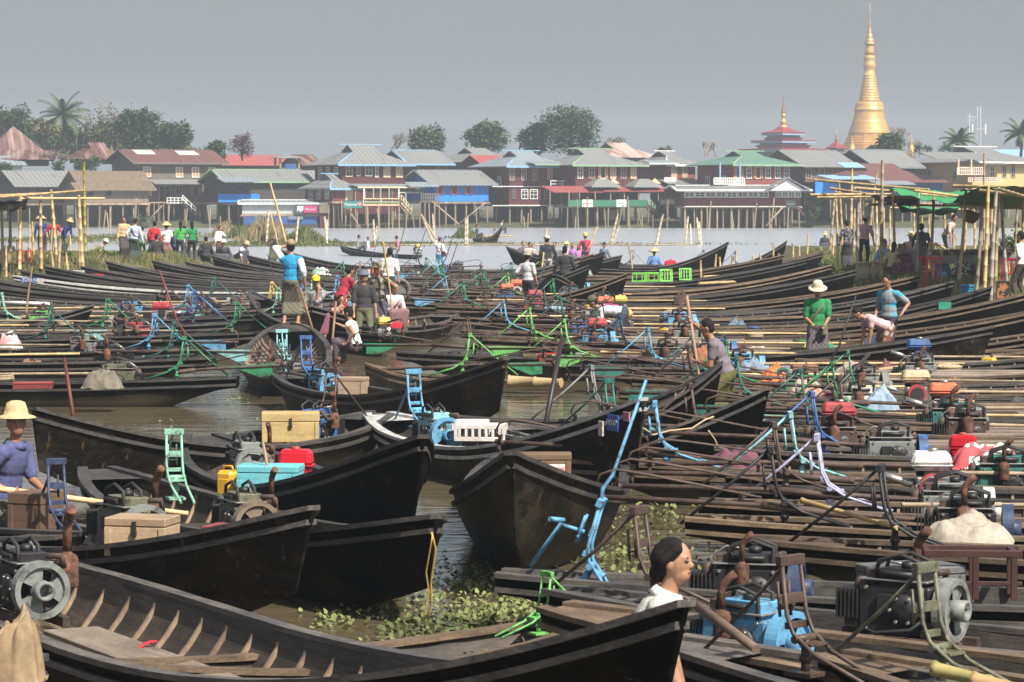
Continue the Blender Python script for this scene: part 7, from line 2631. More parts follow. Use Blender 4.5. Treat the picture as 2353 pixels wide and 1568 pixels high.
# slatted white crates, lime chairs, dark frame
def slats(label, px, py, z, w_, h_, d_, mat, yaw, n=6, name='slatted_crate', cat='crate', tilt=0.0):
    o = thing(name, label, cat, at(px, py, z), R(yaw))
    o.rotation_euler = (R(tilt), 0, R(yaw))
    mb = MB()
    for zz in (.025, h_ - .025):
        mb.box((0, -d_ / 2, zz), (w_, .03, .05), b=.003)
        mb.box((0, d_ / 2, zz), (w_, .03, .05), b=.003)
    for s in (-1, 1):
        for q in (-1, 1):
            mb.box((s * (w_ / 2 - .02), q * d_ / 2, h_ / 2), (.042, .034, h_), b=.003)
    mb.build('frame', mat, o)
    mb = MB()
    for i in range(n):
        x = -w_ / 2 + w_ * (i + .8) / (n + .6)
        mb.box((x, -d_ / 2 - .004, h_ / 2), (.032, .022, h_ - .08), b=.003)
    mb.box((0, 0, h_ - .004), (w_ * .96, d_ * .9, .02), b=.003)
    mb.build('slats', mat, o)
    return o


SLW = M((.58, .52, .46), .7, .3, 8, .2, c2=(.72, .7, .66))
slats('white slatted crate lying in the boat with the whitish rail', 1105, 1012, .36, .62, .2, .3, SLW, -6, 7)
slats('second whitish slatted crate just behind the first', 1068, 1003, .38, .6, .2, .26, SLW, -2, 6)
LIME = paint((.17, .55, .07))
for k_, (px, py, t_) in enumerate(((1531, 648, -14), (1575, 645, -14))):
    slats(('left lime green slatted chair back in the loaded boat', 'right lime green slatted chair back in the loaded boat')[k_], px, py, .55, .42, .42, .05, LIME, 4, 4, 'slatted_chair', 'chair', t_)
for k_, (px, py) in enumerate(((1470, 648), (1498, 647))):
    slats(('lime green chair frame lying at the left of the pile', 'lime green chair frame lying beside the slatted backs')[k_], px, py, .5, .5, .3, .3, LIME, -8, 2, 'chair_frame', 'chair')
o = thing('bench_frame', 'dark brown wooden bench frame at the right edge', 'bench', at(2235, 1378, .35), R(-4))
mb = MB()
for x in (-.33, .02, .3):
    mb.box((x, 0, .17), (.045, .045, .34), b=.004)
    mb.box((x, .3, .17), (.045, .045, .34), b=.004)
mb.box((0, 0, .34), (.72, .05, .05), b=.004)
mb.box((0, .3, .34), (.72, .05, .05), b=.004)
for x in (-.33, .3):
    mb.box((x, .15, .338), (.044, .26, .044), b=.004)
mb.box((0, 0, .12), (.72, .03, .03), b=.003)
mb.build('frame', M((.05, .018, .013), .6, .4, 6, .2), o)
# cloth over motors
bundle('beige tarpaulin draped over a motor at the right', 2216, 1250, .38, .8, .55, .27, M((.3, .26, .2), .9, .4, 5, .4, c2=(.42, .38, .31), fine=.3), 1, 'tarpaulin', 'tarpaulin')
bundle('dusty purple cloth heaped over the motor of the long black boat', 1688, 1078, .36, .6, .45, .27, cloth((.14, .05, .075)), 2)
bundle('white sack with red print lying on a right hand boat', 2262, 1078, .4, .72, .45, .34, pattern('camo', (.62, .58, .52), (.5, .08, .09), 2.2), 3, 'printed_sack', 'sack')
bundle('orange cloth bundle over a motor', 1780, 884, .34, .52, .4, .33, cloth((.6, .16, .05)), 4)
bundle('checked pinkish blanket over a motor beside the maroon cushion', 1852, 920, .36, .56, .4, .34, pattern('check', (.42, .24, .18), (.5, .33, .25), 22), 5, 'blanket', 'blanket')
bundle('flat maroon cushion beside the checked blanket', 1920, 922, .36, .46, .35, .18, cloth((.2, .05, .06)), 6, 'cushion', 'cushion')
bundle('brown batik cloth draped over a motor behind the black lever', 1962, 872, .34, .7, .45, .3, pattern('camo', (.16, .09, .085), (.32, .22, .2), 4), 7)
bundle('faded blue cloth over a motor in the teal frames', 2024, 946, .36, .5, .4, .36, cloth((.25, .33, .42)), 8)
bundle('rust brown cloth bundle left of the poling man', 1606, 846, .34, .52, .4, .45, cloth((.22, .09, .035)), 9)
bundle('grey blue tarpaulin heap right of the poling man', 1726, 864, .32, .56, .4, .3, cloth((.16, .22, .28)), 10, 'tarpaulin', 'tarpaulin')
bundle('grey blue plastic sheet heaped left of the bending man', 1276, 718, .34, .75, .5, .22, cloth((.18, .25, .31)), 11, 'tarpaulin', 'tarpaulin')
bundle('dark brown shaggy heap on a right bank boat', 1564, 700, .38, .42, .35, .4, M((.07, .045, .03), .95, .5, 14, .8), 12, 'fibre_heap', 'heap')
bundle('grey brown canvas over the motor of the green framed boat', 236, 894, .36, .6, .45, .36, M((.16, .14, .11), .9, .35, 5, .4), 13, 'tarpaulin', 'tarpaulin')
bundle('white plastic bag with pink marks at the left edge', 22, 806, .34, .5, .4, .35, pattern('camo', (.6, .55, .52), (.5, .25, .25), 3), 14, 'plastic_bag', 'bag')
bundle('khaki cloth hung over the motor in the lower left corner', 34, 1570, .45, .34, .3, .5, M((.24, .17, .09), .9, .35, 7, .4, c2=(.32, .23, .13)), 15)
bundle('yellow plastic bag among shopping in front of the green shirted man', 1866, 810, .34, .36, .3, .24, cloth((.4, .38, .05)), 16, 'plastic_bag', 'bag')
bundle('green plastic bag beside the yellow bag', 1905, 811, .34, .24, .2, .2, cloth((.03, .3, .13)), 17, 'plastic_bag', 'bag')
bundle('red packet at the left of the yellow bag', 1853, 813, .34, .18, .15, .1, cloth((.5, .02, .03)), 18, 'packet', 'packet')
bundle('white and blue plastic bag under the hands of the bending woman', 2004, 808, .34, .36, .3, .34, pattern('camo', (.62, .64, .66), (.3, .45, .62), 6), 19, 'plastic_bag', 'bag')
bundle('pale plastic wrap on the boat floor between the two bags', 1960, 812, .34, .3, .25, .1, cloth((.5, .54, .56)), 20, 'plastic_bag', 'bag')
bundle('multi coloured cloth heap left of the white T-shirted man', 738, 634, .45, .7, .5, .35, pattern('camo', (.5, .52, .48), (.2, .35, .25), 3), 21)
bundle('pale sheet of paper goods beyond the grey vest man', 1740, 808, .36, .45, .3, .1, cloth((.55, .53, .5)), 22, 'paper_heap', 'heap')
WICK = M((.42, .31, .15), .85, .3, 30, .6, c2=(.55, .43, .24))


def basket(label, px, py, z, r0, r1, h_, mat=WICK, fill=None, name='basket', cat='basket'):
    o = thing(name, label, cat, at(px, py, z))
    mb = MB()
    mb.lathe([(0, 0), (r0, 0), (r0 + (r1 - r0) * .5, h_ * .5), (r1, h_), (r1 + .012, h_), (r1 + .012, h_ + .025), (r1 - .015, h_ + .025), (r1 - .02, h_ - .05), (0, h_ - .06)], 22)
    for k in range(6):
        zz = h_ * (k + .5) / 6
        rr = r0 + (r1 - r0) * (k + .5) / 6 + .004
        mb.lathe([(rr, zz - .008), (rr + .006, zz), (rr, zz + .008)], 22)
    mb.build('weave', mat, o)
    if fill:
        fb = MB()
        for k in range(16):
            a, q = k * 2.399, math.sqrt(k / 16) * (r1 - .05)
            fb.ell((math.cos(a) * q, math.sin(a) * q, h_ + .0 + .03 * (1 - q / r1)), (.045, .045, .04), None, 8, 5)
        tag(fb.build('contents', fill, o), kind='stuff')
    return o


EGG = M((.55, .33, .22), .5, .3, 12, 0)
basket('shallow round basket of wrapped snacks, right one of the pair', 2177, 858, .36, .2, .24, .1, WICK, EGG)
basket('shallow basket of snacks beside the bamboo plank', 2128, 857, .36, .16, .2, .1, WICK, EGG)
pole('flat bamboo plank resting beside the snack baskets', at(2018, 850, .42), at(2120, 838, .46), .03, WICK, 'bamboo_plank', 'plank', False)
basket('tall woven basket at the bank edge, left of the pair', 1986, 640, .85, .17, .22, .48, M((.36, .31, .22), .85, .3, 30, .6, c2=(.46, .4, .29)))
basket('wide yellow woven basket, right of the pair on the bank', 2022, 636, .85, .26, .32, .45)
basket('bright blue plastic basket on the ground before the print blouse woman', 2222, 684, .8, .14, .18, .3, M((.02, .24, .42), .4, .1, 5, 0))
basket('yellow woven basket at the left edge near the red chair', 8, 606, .8, .3, .34, .5)
o = thing('hanging_basket', 'brown wicker basket hanging under the stall roof', 'basket', atY(2226, 513, 84))
mb = MB()
mb.lathe([(0, 0), (.14, .02), (.24, .18), (.27, .36), (.25, .36), (.2, .1), (0, .06)], 18)
mb.build('weave', M((.2, .11, .05), .8, .4, 30, .5), o, rot=(0, .3, 0))
mb = MB()
mb.tube([(-.24, 0, .36), (-.12, 0, .62), (0, 0, .72), (.12, 0, .62), (.24, 0, .36)], .02, 6)
mb.build('handle', WICK, o)


def plastic_chair(label, px, py, z, yaw, col):
    o = thing('plastic_chair', label, 'chair', at(px, py, z), R(yaw))
    m = M(col, .35, .1, 4, 0)
    for x in (-.19, .19):
        for y in (-.19, .19):
            mb = MB()
            mb.box((x, y, .22), (.05, .05, .44), b=.01)
            mb.build('leg', m, o)
    mb = MB()
    mb.box((0, 0, .445), (.46, .44, .03), b=.01)
    mb.build('seat', m, o)
    mb = MB()
    for y in (-.19, -.06, .06, .19):
        mb.box((-.21, y, .64), (.03, .045, .38), b=.008)
    mb.box((-.21, 0, .83), (.035, .44, .07), b=.01)
    mb.build('backrest', m, o)


plastic_chair('red plastic chair at the left edge of the left bank', 56, 603, .86, 40, (.5, .04, .03))
plastic_chair('red plastic chair standing at the edge of the right bank', 2140, 662, .82, 100, (.48, .015, .03))
plastic_chair('red plastic chair in the stall shade at the far right', 2325, 668, .85, 60, (.4, .015, .03))
o = thing('rubber_tyre', 'grey old tyre standing beside the white T-shirted man', 'tyre', at(917, 694, .2), R(20))
mb = MB()
prof = [(.30 + .11 * math.cos(a) * .6, .12 * math.sin(a)) for a in [2 * PI * k / 10 for k in range(11)]]
mb.lathe([(r_, t_) for r_, t_ in prof], 24, axis='y')
mb.build('tyre', M((.12, .12, .115), .8, .3, 8, .3), o, (0, 0, .36))
o = thing('red_tape', 'strip of red tape hanging from the grey floor plank', 'tape', at(352, 1478, .24))
mb = MB()
for i in range(5):
    mb.box((-.04 * i, -.012 * i * i, .01 - .012 * i * i * .6), (.055, .05, .012), rot=(0, -.25 * i, .3), b=.002)
mb.build('strip', cloth((.45, .02, .03)), o)
# ropes
for lab, pts, r_, c in (('yellow rope hanging from the bow into the water', [(992, 1225), (1001, 1262), (996, 1300), (990, 1340), (992, 1385), (984, 1425)], .008, (.55, .36, .08)),
                        ('thin second strand of yellow rope by the same bow', [(994, 1230), (986, 1275), (979, 1315), (985, 1360), (972, 1430)], .006, (.55, .36, .08)),
                        ('pale rope drooping across the stickered bows', [(1480, 985), (1500, 1000), (1540, 990), (1590, 985), (1620, 965), (1640, 958)], .011, (.42, .32, .2)),
                        ('pale rope hanging down before the black bow', [(1628, 990), (1642, 1010), (1650, 1028), (1665, 1030)], .011, (.42, .32, .2))):
    dd = 21.3 if 'yellow' in lab else 31.2
    P_ = [atY(x, y, dd + .06 * i) for i, (x, y) in enumerate(pts)]
    P_ = [Vector((q.x, q.y, max(q.z, .01))) for q in P_]
    mb = MB()
    o_ = P_[0]
    sm_ = []
    for i in range(len(P_) - 1):
        for u in (0, .33, .66):
            sm_.append(P_[i].lerp(P_[i + 1], u) - o_)
    sm_.append(P_[-1] - o_)
    mb.tube(sm_, r_, 6)
    tag(mb.build('rope', M(c, .85, .25, 30, .4), None, o_), lab, 'rope')
# loose poles and boards
pole('straw coloured bamboo pole lying across the right sterns', at(1842, 1150, .75), at(2062, 1214, .6), .022)
pole('grey wooden oar lying behind the woman in white', atY(1601, 1392, 17.5), atY(1738, 1492, 16.6), .032, M((.13, .09, .065), .7, .4, 5, .2), 'oar', 'oar', False)
pole('thick green bamboo stem in the lower right corner', atY(2145, 1536, 15.6), atY(2400, 1600, 15.2), .038, M((.22, .24, .07), .5, .4, 3, .1, c2=(.4, .34, .14)))
pole('thick brown bamboo stem at the lower right edge', atY(2236, 1562, 15.3), atY(2420, 1610, 15.0), .04, M((.4, .25, .12), .5, .4, 3, .1))
pole('tall dark pole standing between the high bow and the white rail', atY(1254, 975, 33.0), atY(1292, 776, 34.0), .03, M((.025, .02, .02), .5, .3, 4, .1), 'steering_pole', 'pole', False)
pole('long dark lever crossing over the batik cloth', atY(1888, 925, 42), atY(1998, 814, 42.5), .03, M((.03, .028, .027), .5, .3, 4, .1), 'steering_pole', 'pole', False)
pole('rust red standing frame pole in the water at left', atY(170, 966, 36), atY(148, 824, 36.5), .025, M((.12, .025, .02), .6, .4, 5, .2), 'steering_pole', 'pole', False)
pole('bamboo bumper log beside the long black boat', at(1170, 876, .2), at(1290, 880, .2), .09, M((.35, .26, .13), .7, .4, 2, .2), 'bamboo_log', 'log')
pole('white board lying across boats at the left edge', at(0, 696, .5), at(113, 698, .5), .05, WHITE, 'board', 'board', False)
pole('thin bamboo pole leaning in the left row boats', at(60, 720, .4), atY(74, 615, at(60, 720, .4).y + .4), .03, M((.2, .13, .06), .7, .4, 4, .1))


# ---- writing on the boats
def plate(boat_key, px, py, d, w_, h_, mat, txt=None, size=.2, tcol=WHITE, name='name_plate', dx=0.0):
    b = B[boat_key]
    p = atY(px, py, d)
    inv = (Matrix.Translation(b.location) @ b.rotation_euler.to_matrix().to_4x4()).inverted()
    yaw = b.rotation_euler.z
    if math.cos(yaw) < 0:
        yaw += PI
    mb = MB()
    mb.box((0, 0, 0), (w_, .02, h_), b=.002)
    o = mb.build(name, mat, b)
    o.matrix_local = inv @ Matrix.Translation(p) @ Matrix.Rotation(yaw, 4, 'Z')
    if txt:
        inst(text_mesh(txt, size, tcol, .002), 'lettering', o, (dx, -.014, 0), (PI / 2, 0, 0))
    return o


NAVYM = M((.02, .06, .3), .5, .15, 4, 0)
REDM = M((.5, .03, .05), .5, .2, 4, 0)
plate('L87.2', 70, 644, 88.55, .62, .16, NAVYM, 'ZOO.NS', .15)
o = plate('L87.2', 93, 646, 88.5, .2, .16, M((.45, .4, .38), .6, .3, 20, 0), name='round_emblem')
plate('L95', 152, 627, 95.7, 1.3, .16, M((.5, .49, .47), .6, .3, 5, 0), name='painted_panel')
plate('L95', 200, 635, 95.4, 1.2, .16, REDM, 'COLA', .11, dx=.2, name='painted_panel')
plate('R89.8', 1860, 632, 90.9, .72, .15, REDM, '73', .17, dx=.0)
plate('R89.8', 1846, 645, 90.8, .28, .12, M((.5, .22, .26), .6, .2, 9, 0), name='sticker')
plate('R65.4', 2171, 703, 65.9, .3, .17, M((.02, .22, .14), .5, .2, 5, 0), name='sticker')
plate('N7', 1408, 972, 29.95, .26, .17, NAVYM, 'HO-07', .085)
plate('N7', 1381, 985, 30.05, .1, .16, M((.5, .42, .4), .5, .4, 30, 0), name='round_emblem')
plate('N7', 1440, 958, 29.75, .14, .1, M((.4, .16, .18), .5, .4, 40, 0), name='sticker')
plate('N7b', 1664, 996, 33.0, .085, .13, M((.42, .03, .07), .5, .3, 40, 0), name='sticker')
for k_, (x, t_, c) in enumerate(((252, 'OO', (.5, .2, .06)), (275, 'Cyg', (.5, .38, .15)), (300, 'mco', (.45, .28, .26)), (330, 'coxx', (.4, .42, .45)))):
    b = B['L54']
    p = atY(x, 828, 53.36)
    inv = (Matrix.Translation(b.location) @ b.rotation_euler.to_matrix().to_4x4()).inverted()
    o = inst(text_mesh('ရွှေသဇင်'[k_ * 2:k_ * 2 + 2] or 'o', .13, M(c, .6, .2, 5, 0), .002), 'lettering', b)
    o.matrix_local = inv @ Matrix.Translation(p) @ Matrix.Rotation(b.rotation_euler.z + PI, 4, 'Z') @ Matrix.Rotation(PI / 2, 4, 'X')

# ---------------------------------------------------------------- bamboo stalls on the right bank
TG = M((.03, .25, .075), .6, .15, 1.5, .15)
TG_SHADED = M((.02, .13, .045), .6, .15, 1.5, .15)  # darker copy of the green tarp, shade of its underside painted in
TPUR = M((.09, .05, .08), .7, .2, 2, .15)
TBL = M((.1, .13, .17), .7, .3, 2, .2, c2=(.2, .22, .25))


def Zb(px, py, d=None, zb=.8):
    return at(px, py, zb) if d is None else atY(px, py, d)


def post(par, x0, y0, x1, y1, r=.05, mat=BAMBOO, zb=.8):
    b = at(x0, y0, zb)
    t_ = atY(x1, y1, b.y + rnd.uniform(-.1, .1))
    mb = MB()
    mb.bam(b - par.location - Vector((0, 0, .25)), t_ - par.location, r)
    mb.build('post', mat, par)


def beam(par, x0, y0, x1, y1, d0, d1, r=.04, mat=BAMBOO):
    mb = MB()
    mb.bam(atY(x0, y0, d0) - par.location, atY(x1, y1, d1) - par.location, r)
    mb.build('beam', mat, par)


def tarp(par, A, Bq, C, D_, mat, sag=.25, name='tarp'):
    n = 12
    vs, fs = [], []
    for lay in (0, -.015):
        for j in range(n + 1):
            for i in range(n + 1):
                u, v = i / n, j / n
                p = (A.lerp(Bq, u)).lerp(D_.lerp(C, u), v)
                zz = -sag * math.sin(PI * u) * math.sin(PI * v) + .04 * math.sin(u * 17 + v * 5) - .06 * math.sin(PI * u) * (abs(v - .5) * 2) ** 2
                vs.append(p - par.location + Vector((0, 0, zz + lay)))
    k = (n + 1) ** 2
    for j in range(n):
        for i in range(n):
            a = j * (n + 1) + i
            q = [a, a + 1, a + n + 2, a + n + 1]
            fs += [q, [x + k for x in q]]
    mb = MB()
    mb.add(vs, fs, 0, True)
    mb.build(name, mat, par, fix=False)


GREYP = M((.36, .33, .29), .75, .3, 3, .1, objrand=.2)
sa = thing('bamboo_stall', 'bare bamboo stall frame of many posts at the left end of the bank', 'stall', at(1960, 640, .8))
for x0, y0, x1, y1, m in ((1925, 619, 1920, 437, BAMBOO), (1937, 597, 1928, 419, BAMBOO), (1953, 612, 1958, 389, BAMBOO), (1970, 634, 1973, 460, GREYP), (1982, 597, 1976, 434, BAMBOO), (1990, 597, 2016, 389, BAMBOO), (2025, 644, 2028, 368, BAMBOO_OLD),
                          (1905, 587, 1918, 452, BAMBOO_OLD), (1912, 597, 1915, 540, BAMBOO), (1960, 590, 1964, 480, BAMBOO), (2013, 600, 2014, 462, BAMBOO), (2032, 598, 2031, 478, BAMBOO)):
    post(sa, x0, y0, x1, y1, .05 if m is not BAMBOO_OLD else .06, m)
for q in ((1872, 414, 2135, 436, 92, 90), (1862, 448, 2052, 446, 92, 92), (1878, 454, 2050, 452, 96, 95), (1908, 433, 2000, 446, 98, 97), (1965, 432, 2062, 440, 90, 98), (1990, 471, 2140, 470, 96, 100), (1920, 443, 1990, 455, 100, 96)):
    beam(sa, *q)
sb_ = thing('bamboo_stall', 'trinket stall roofed with bright green tarpaulins', 'stall', at(2150, 645, .8))
for x0, y0, x1, y1, m in ((2058, 637, 2052, 449, BAMBOO), (2105, 642, 2111, 434, GREYP), (2140, 637, 2147, 440, BAMBOO), (2122, 617, 2117, 467, BAMBOO), (2096, 600, 2101, 474, BAMBOO), (2133, 607, 2134, 462, BAMBOO), (2195, 600, 2187, 478, BAMBOO),
                          (2200, 659, 2220, 434, BAMBOO), (2176, 604, 2170, 480, BAMBOO), (2215, 606, 2222, 480, BAMBOO), (2240, 608, 2238, 476, BAMBOO), (2046, 604, 2045, 480, BAMBOO)):
    post(sb_, x0, y0, x1, y1, .05, m)
for q in ((2100, 438, 2265, 459, 82, 84), (2050, 452, 2240, 466, 92, 92), (2060, 470, 2250, 474, 96, 96), (2045, 478, 2220, 482, 100, 100), (2115, 446, 2230, 455, 88, 88), (2150, 560, 2178, 575, 92, 92)):
    beam(sb_, *q)
tarp(sb_, atY(2045, 433, 97), atY(2250, 438, 97), atY(2215, 467, 84), atY(2072, 447, 84), TG, .15)
tarp(sb_, atY(2060, 472, 99), atY(2205, 474, 99), atY(2198, 490, 89), atY(2072, 486, 89), TG, .1)
tarp(sb_, atY(2000, 447, 94), atY(2108, 452, 92), atY(2110, 470, 97), atY(2012, 459, 98), TPUR, .1)
sc_ = thing('bamboo_stall', 'front stall of tall thick posts at the right edge under a shaded green sheet', 'stall', at(2270, 690, .8))
for x0, y0, x1, y1, m in ((2260, 694, 2271, 427, BAMBOO), (2276, 694, 2290, 433, GREYP), (2287, 687, 2295, 447, BAMBOO), (2318, 674, 2300, 452, GREYP), (2240, 687, 2256, 477, BAMBOO_OLD), (2262, 610, 2262, 352, BAMBOO_OLD), (2330, 640, 2338, 478, BAMBOO_OLD), (2278, 640, 2279, 480, BAMBOO), (2350, 672, 2352, 450, BAMBOO)):
    post(sc_, x0, y0, x1, y1, .05, m)
for q in ((2191, 428, 2400, 432, 72, 70), (2252, 438, 2400, 458, 70, 68), (2295, 435, 2400, 466, 68, 64), (2200, 470, 2400, 475, 84, 84), (2230, 476, 2400, 480, 78, 76)):
    beam(sc_, *q)
tarp(sc_, atY(2190, 466, 85), atY(2400, 473, 85), atY(2400, 419, 70), atY(2236, 432, 70), TG_SHADED, .1)
tarp(sc_, atY(2205, 440, 88), atY(2400, 430, 88), atY(2400, 424, 71), atY(2232, 433, 71), TG, .05)

# trinket tables and goods
for lab, px, py, w_, d_, h_ in (('long trinket table heaped with dark wares under the tarpaulin', 2232, 648, 2.6, 1.3, .78), ('low bamboo sales table behind the sitting women', 2105, 618, 1.4, .9, .7)):
    o = thing('stall_table', lab, 'table', at(px, py, .82))
    mb = MB()
    mb.box((0, 0, h_), (w_, d_, .05), b=.01)
    mb.box((0, -d_ / 2 - .01, h_ - .12), (w_, .02, .22), b=.004)
    mb.build('table_top', M((.2, .19, .18), .8, .3, 4, .1), o)
    for sx in (-1, -.33, .33, 1):
        for sy in (-1, 1):
            mb = MB()
            mb.bam((sx * (w_ / 2 - .08), sy * (d_ / 2 - .08), -.1), (sx * (w_ / 2 - .08), sy * (d_ / 2 - .08), h_), .035)
            mb.build('leg', BAMBOO, o)
    cols = [(.05, .03, .02), (.12, .06, .03), (.3, .2, .07), (.2, .03, .03), (.03, .03, .035), (.35, .3, .22), (.1, .09, .08)]
    rg = random.Random(3)
    mats_ = [M(c, .5, .3, 9, .1) for c in cols]
    mb = MB()
    for k in range(int(150 * w_ / 2.6)):
        x, y = rg.uniform(-.48, .48) * w_, rg.uniform(-.48, .48) * d_
        s_ = rg.uniform(.03, .075)
        zz = h_ + .025 + s_ * rg.uniform(.6, 1.8)
        if k % 3:
            mb.lathe([(s_ * .6, -s_), (s_, -s_ * .3), (s_ * .8, s_ * .4), (s_ * .35, s_), (s_ * .4, s_ * 1.2)], 8, (x, y, zz), k % 7)
        else:
            mb.box((x, y, zz), (s_ * 2, s_ * 1.5, s_ * 2), k % 7, rot=(0, 0, rg.uniform(0, 3)))
    tag(mb.build('wares', mats_, None, o.location), 'small dark carvings and jars covering the %s' % ('long trinket table' if w_ > 2 else 'low bamboo table'), 'wares', kind='stuff')
o = thing('framed_picture', 'dark framed picture leaning against the post at the right edge', 'picture', at(2305, 690, .84), R(6))
mb = MB()
for sx in (-1, 1):
    mb.box((sx * .17, 0, .24), (.04, .03, .46), b=.004)
for zz in (.03, .45):
    mb.box((0, 0, zz), (.38, .032, .04), b=.004)
mb.build('frame', M((.05, .03, .02), .5, .3, 6, .1), o)
mb = MB()
mb.box((0, .005, .24), (.32, .012, .4), b=.001)
mb.build('canvas', pattern('camo', (.02, .015, .015), (.3, .12, .03), 5), o)

# left stall
sl = thing('bamboo_stall', 'bamboo stall frame with dark blue sheet at the left edge', 'stall', at(90, 600, .86))
for x0, y0, x1, y1, m in ((45, 604, 47, 452, BAMBOO), (95, 603, 93, 445, BAMBOO), (131, 598, 117, 436, BAMBOO), (191, 613, 181, 449, BAMBOO), (197, 585, 193, 373, M((.32, .25, .04), .5, .3, 3, .1)), (8, 604, 4, 480, BAMBOO_OLD), (24, 598, 22, 470, BAMBOO_OLD)):
    post(sl, x0, y0, x1, y1, .065, m, .86)
for q in ((-20, 455, 195, 438, 108, 108), (47, 456, 240, 456, 108, 110), (-10, 450, 120, 444, 112, 112)):
    beam(sl, *q, r=.05)
tarp(sl, atY(-30, 470, 113), atY(60, 456, 113), atY(72, 458, 106), atY(-30, 458, 104), TBL, .35)
tarp(sl, atY(-30, 484, 112), atY(58, 480, 112), atY(64, 462, 106), atY(-30, 470, 104), M((.02, .018, .018), .8, .3, 3, .1), .1)
# small stakes on both banks
for k_, (x, y, h_, zb) in enumerate([(14, 612, .8, .8), (66, 600, 1.4, .86), (80, 598, 1.5, .86), (115, 596, 1.2, .86), (135, 604, .9, .86), (157, 614, .55, .7), (124, 612, .5, .8), (184, 606, 1.4, .8), (72, 615, .8, .6), (104, 616, .5, .6), (350, 612, .5, .6), (165, 588, .9, .8),
                                     (1735, 646, 1.0, .1), (1752, 640, 1.0, .1), (1775, 634, 1.3, .1), (1790, 650, 1.1, .1), (1799, 648, .9, .1), (1822, 640, 1.4, .1), (1838, 632, 1.2, .1), (1853, 634, 1.7, .1), (1868, 642, 1.0, .1), (1885, 628, 1.1, .1),
                                     (1612, 650, .8, .3), (1640, 640, .9, .3), (1660, 640, .8, .3), (1676, 645, .9, .3), (1690, 624, .9, .3), (2010, 650, .7, .7), (1912, 600, .8, .6), (2130, 634, 1.1, .8), (2142, 632, 1.0, .8), (2104, 618, .9, .8)]):
    b = at(x, y, zb)
    mb = MB()
    mb.bam((0, 0, -.4), (rnd.uniform(-.12, .12), 0, h_), .045)
    tag(mb.build('bamboo_stake', BAMBOO, None, b), 'short bamboo stake at the bank edge', 'stake', 'bamboo stakes along the banks')
o = thing('bamboo_platform', 'pale bamboo landing platform between the stakes at the right bank', 'platform', at(1740, 655, .5))
mb = MB()
for k in range(10):
    mb.bam(at(1605 + 2 * k, 652 - 2.6 * k, .5) - o.location, at(1905 + 3 * k, 640 - 2.6 * k, .55) - o.location, .045)
mb.build('deck', BAMBOO, o)
mb = MB()
for x, y in ((1640, 648), (1730, 645), (1820, 640), (1890, 634)):
    q = at(x, y, .45) - o.location
    mb.tube([q + Vector((0, -.3, 0)), q + Vector((0, 1.6, 0))], .045, 6)
mb.build('crossbars', BAMBOO_OLD, o)


# ---------------------------------------------------------------- grass
def grass(name, zf, area, n, hgt, mat, seed, keep):
    rg = random.Random(seed)
    mb = MB()
    x0, x1, y0, y1 = area
    c = 0
    while c < n:
        x, y = rg.uniform(x0, x1), rg.uniform(y0, y1)
        z = zf(x, y)
        if z < .03 or not keep(x, y, rg):
            c += .2
            continue
        c += 1
        for _ in range(3):
            h_ = hgt * rg.uniform(.4, 1.3)
            dx, dy = rg.gauss(0, .3) * h_, rg.gauss(0, .3) * h_
            w_ = rg.uniform(.010, .022) * (1 + hgt)
            a = rg.uniform(0, PI)
            ux, uy = math.cos(a) * w_, math.sin(a) * w_
            px, py = x + rg.gauss(0, .05), y + rg.gauss(0, .05)
            mb.add([(px - ux, py - uy, z - .03), (px + ux, py + uy, z - .03), (px + dx * .5 + ux * .7, py + dy * .5 + uy * .7, z + h_ * .65), (px + dx, py + dy, z + h_), (px + dx * .5 - ux * .7, py + dy * .5 - uy * .7, z + h_ * .65)], [[0, 1, 2, 3, 4]])
    return tag(mb.build(name, mat, fix=False), kind='stuff')


GR1 = leafmat((.085, .125, .025), (.19, .21, .06))
GR2 = leafmat((.16, .14, .06), (.3, .25, .13))
grass('green_grass', rb_z, (10.5, 19, 62, 128), 9000, .22, GR1, 1, lambda x, y, r: r.random() < .25 + .75 * max(0, hsh(x * .8, y * .5)) and x < 22)
grass('dry_grass', rb_z, (10.5, 20, 62, 128), 5000, .2, GR2, 2, lambda x, y, r: r.random() < .2 + .8 * max(0, -hsh(x * .8, y * .5)))
grass('green_grass', lb_z, (-24, -11.5, 106, 122), 5500, .2, GR1, 3, lambda x, y, r: r.random() < .3 + .7 * max(0, hsh(x, y * .7)))
grass('dry_grass', lb_z, (-24, -11.5, 106, 122), 5500, .2, GR2, 4, lambda x, y, r: r.random() < .3 + .7 * max(0, -hsh(x, y * .7)))
bush('leafy shrub at the far right edge behind the stalls', 2344, 520, 612, 60, 96, LG2, 41, 900, .16)
bush('low green bush between left bank stall posts', 150, 573, 596, 40, 112, LG2, 42, 500, .12)
bush('green weed bush at the left of the tall black bow', 255, 575, 604, 50, 112, LG2, 43, 600, .12)
bush('bright weed clump hanging over the bank at the red plated bow', 1905, 598, 640, 60, 92, LG2, 44, 800, .1)
bush('yellow flowered weeds below the tall woven basket', 1930, 640, 672, 70, 82, GR1, 45, 900, .09)
bush('weeds at the bank edge right of the cyan dressed woman', 2330, 690, 722, 60, 63, GR1, 46, 700, .07)

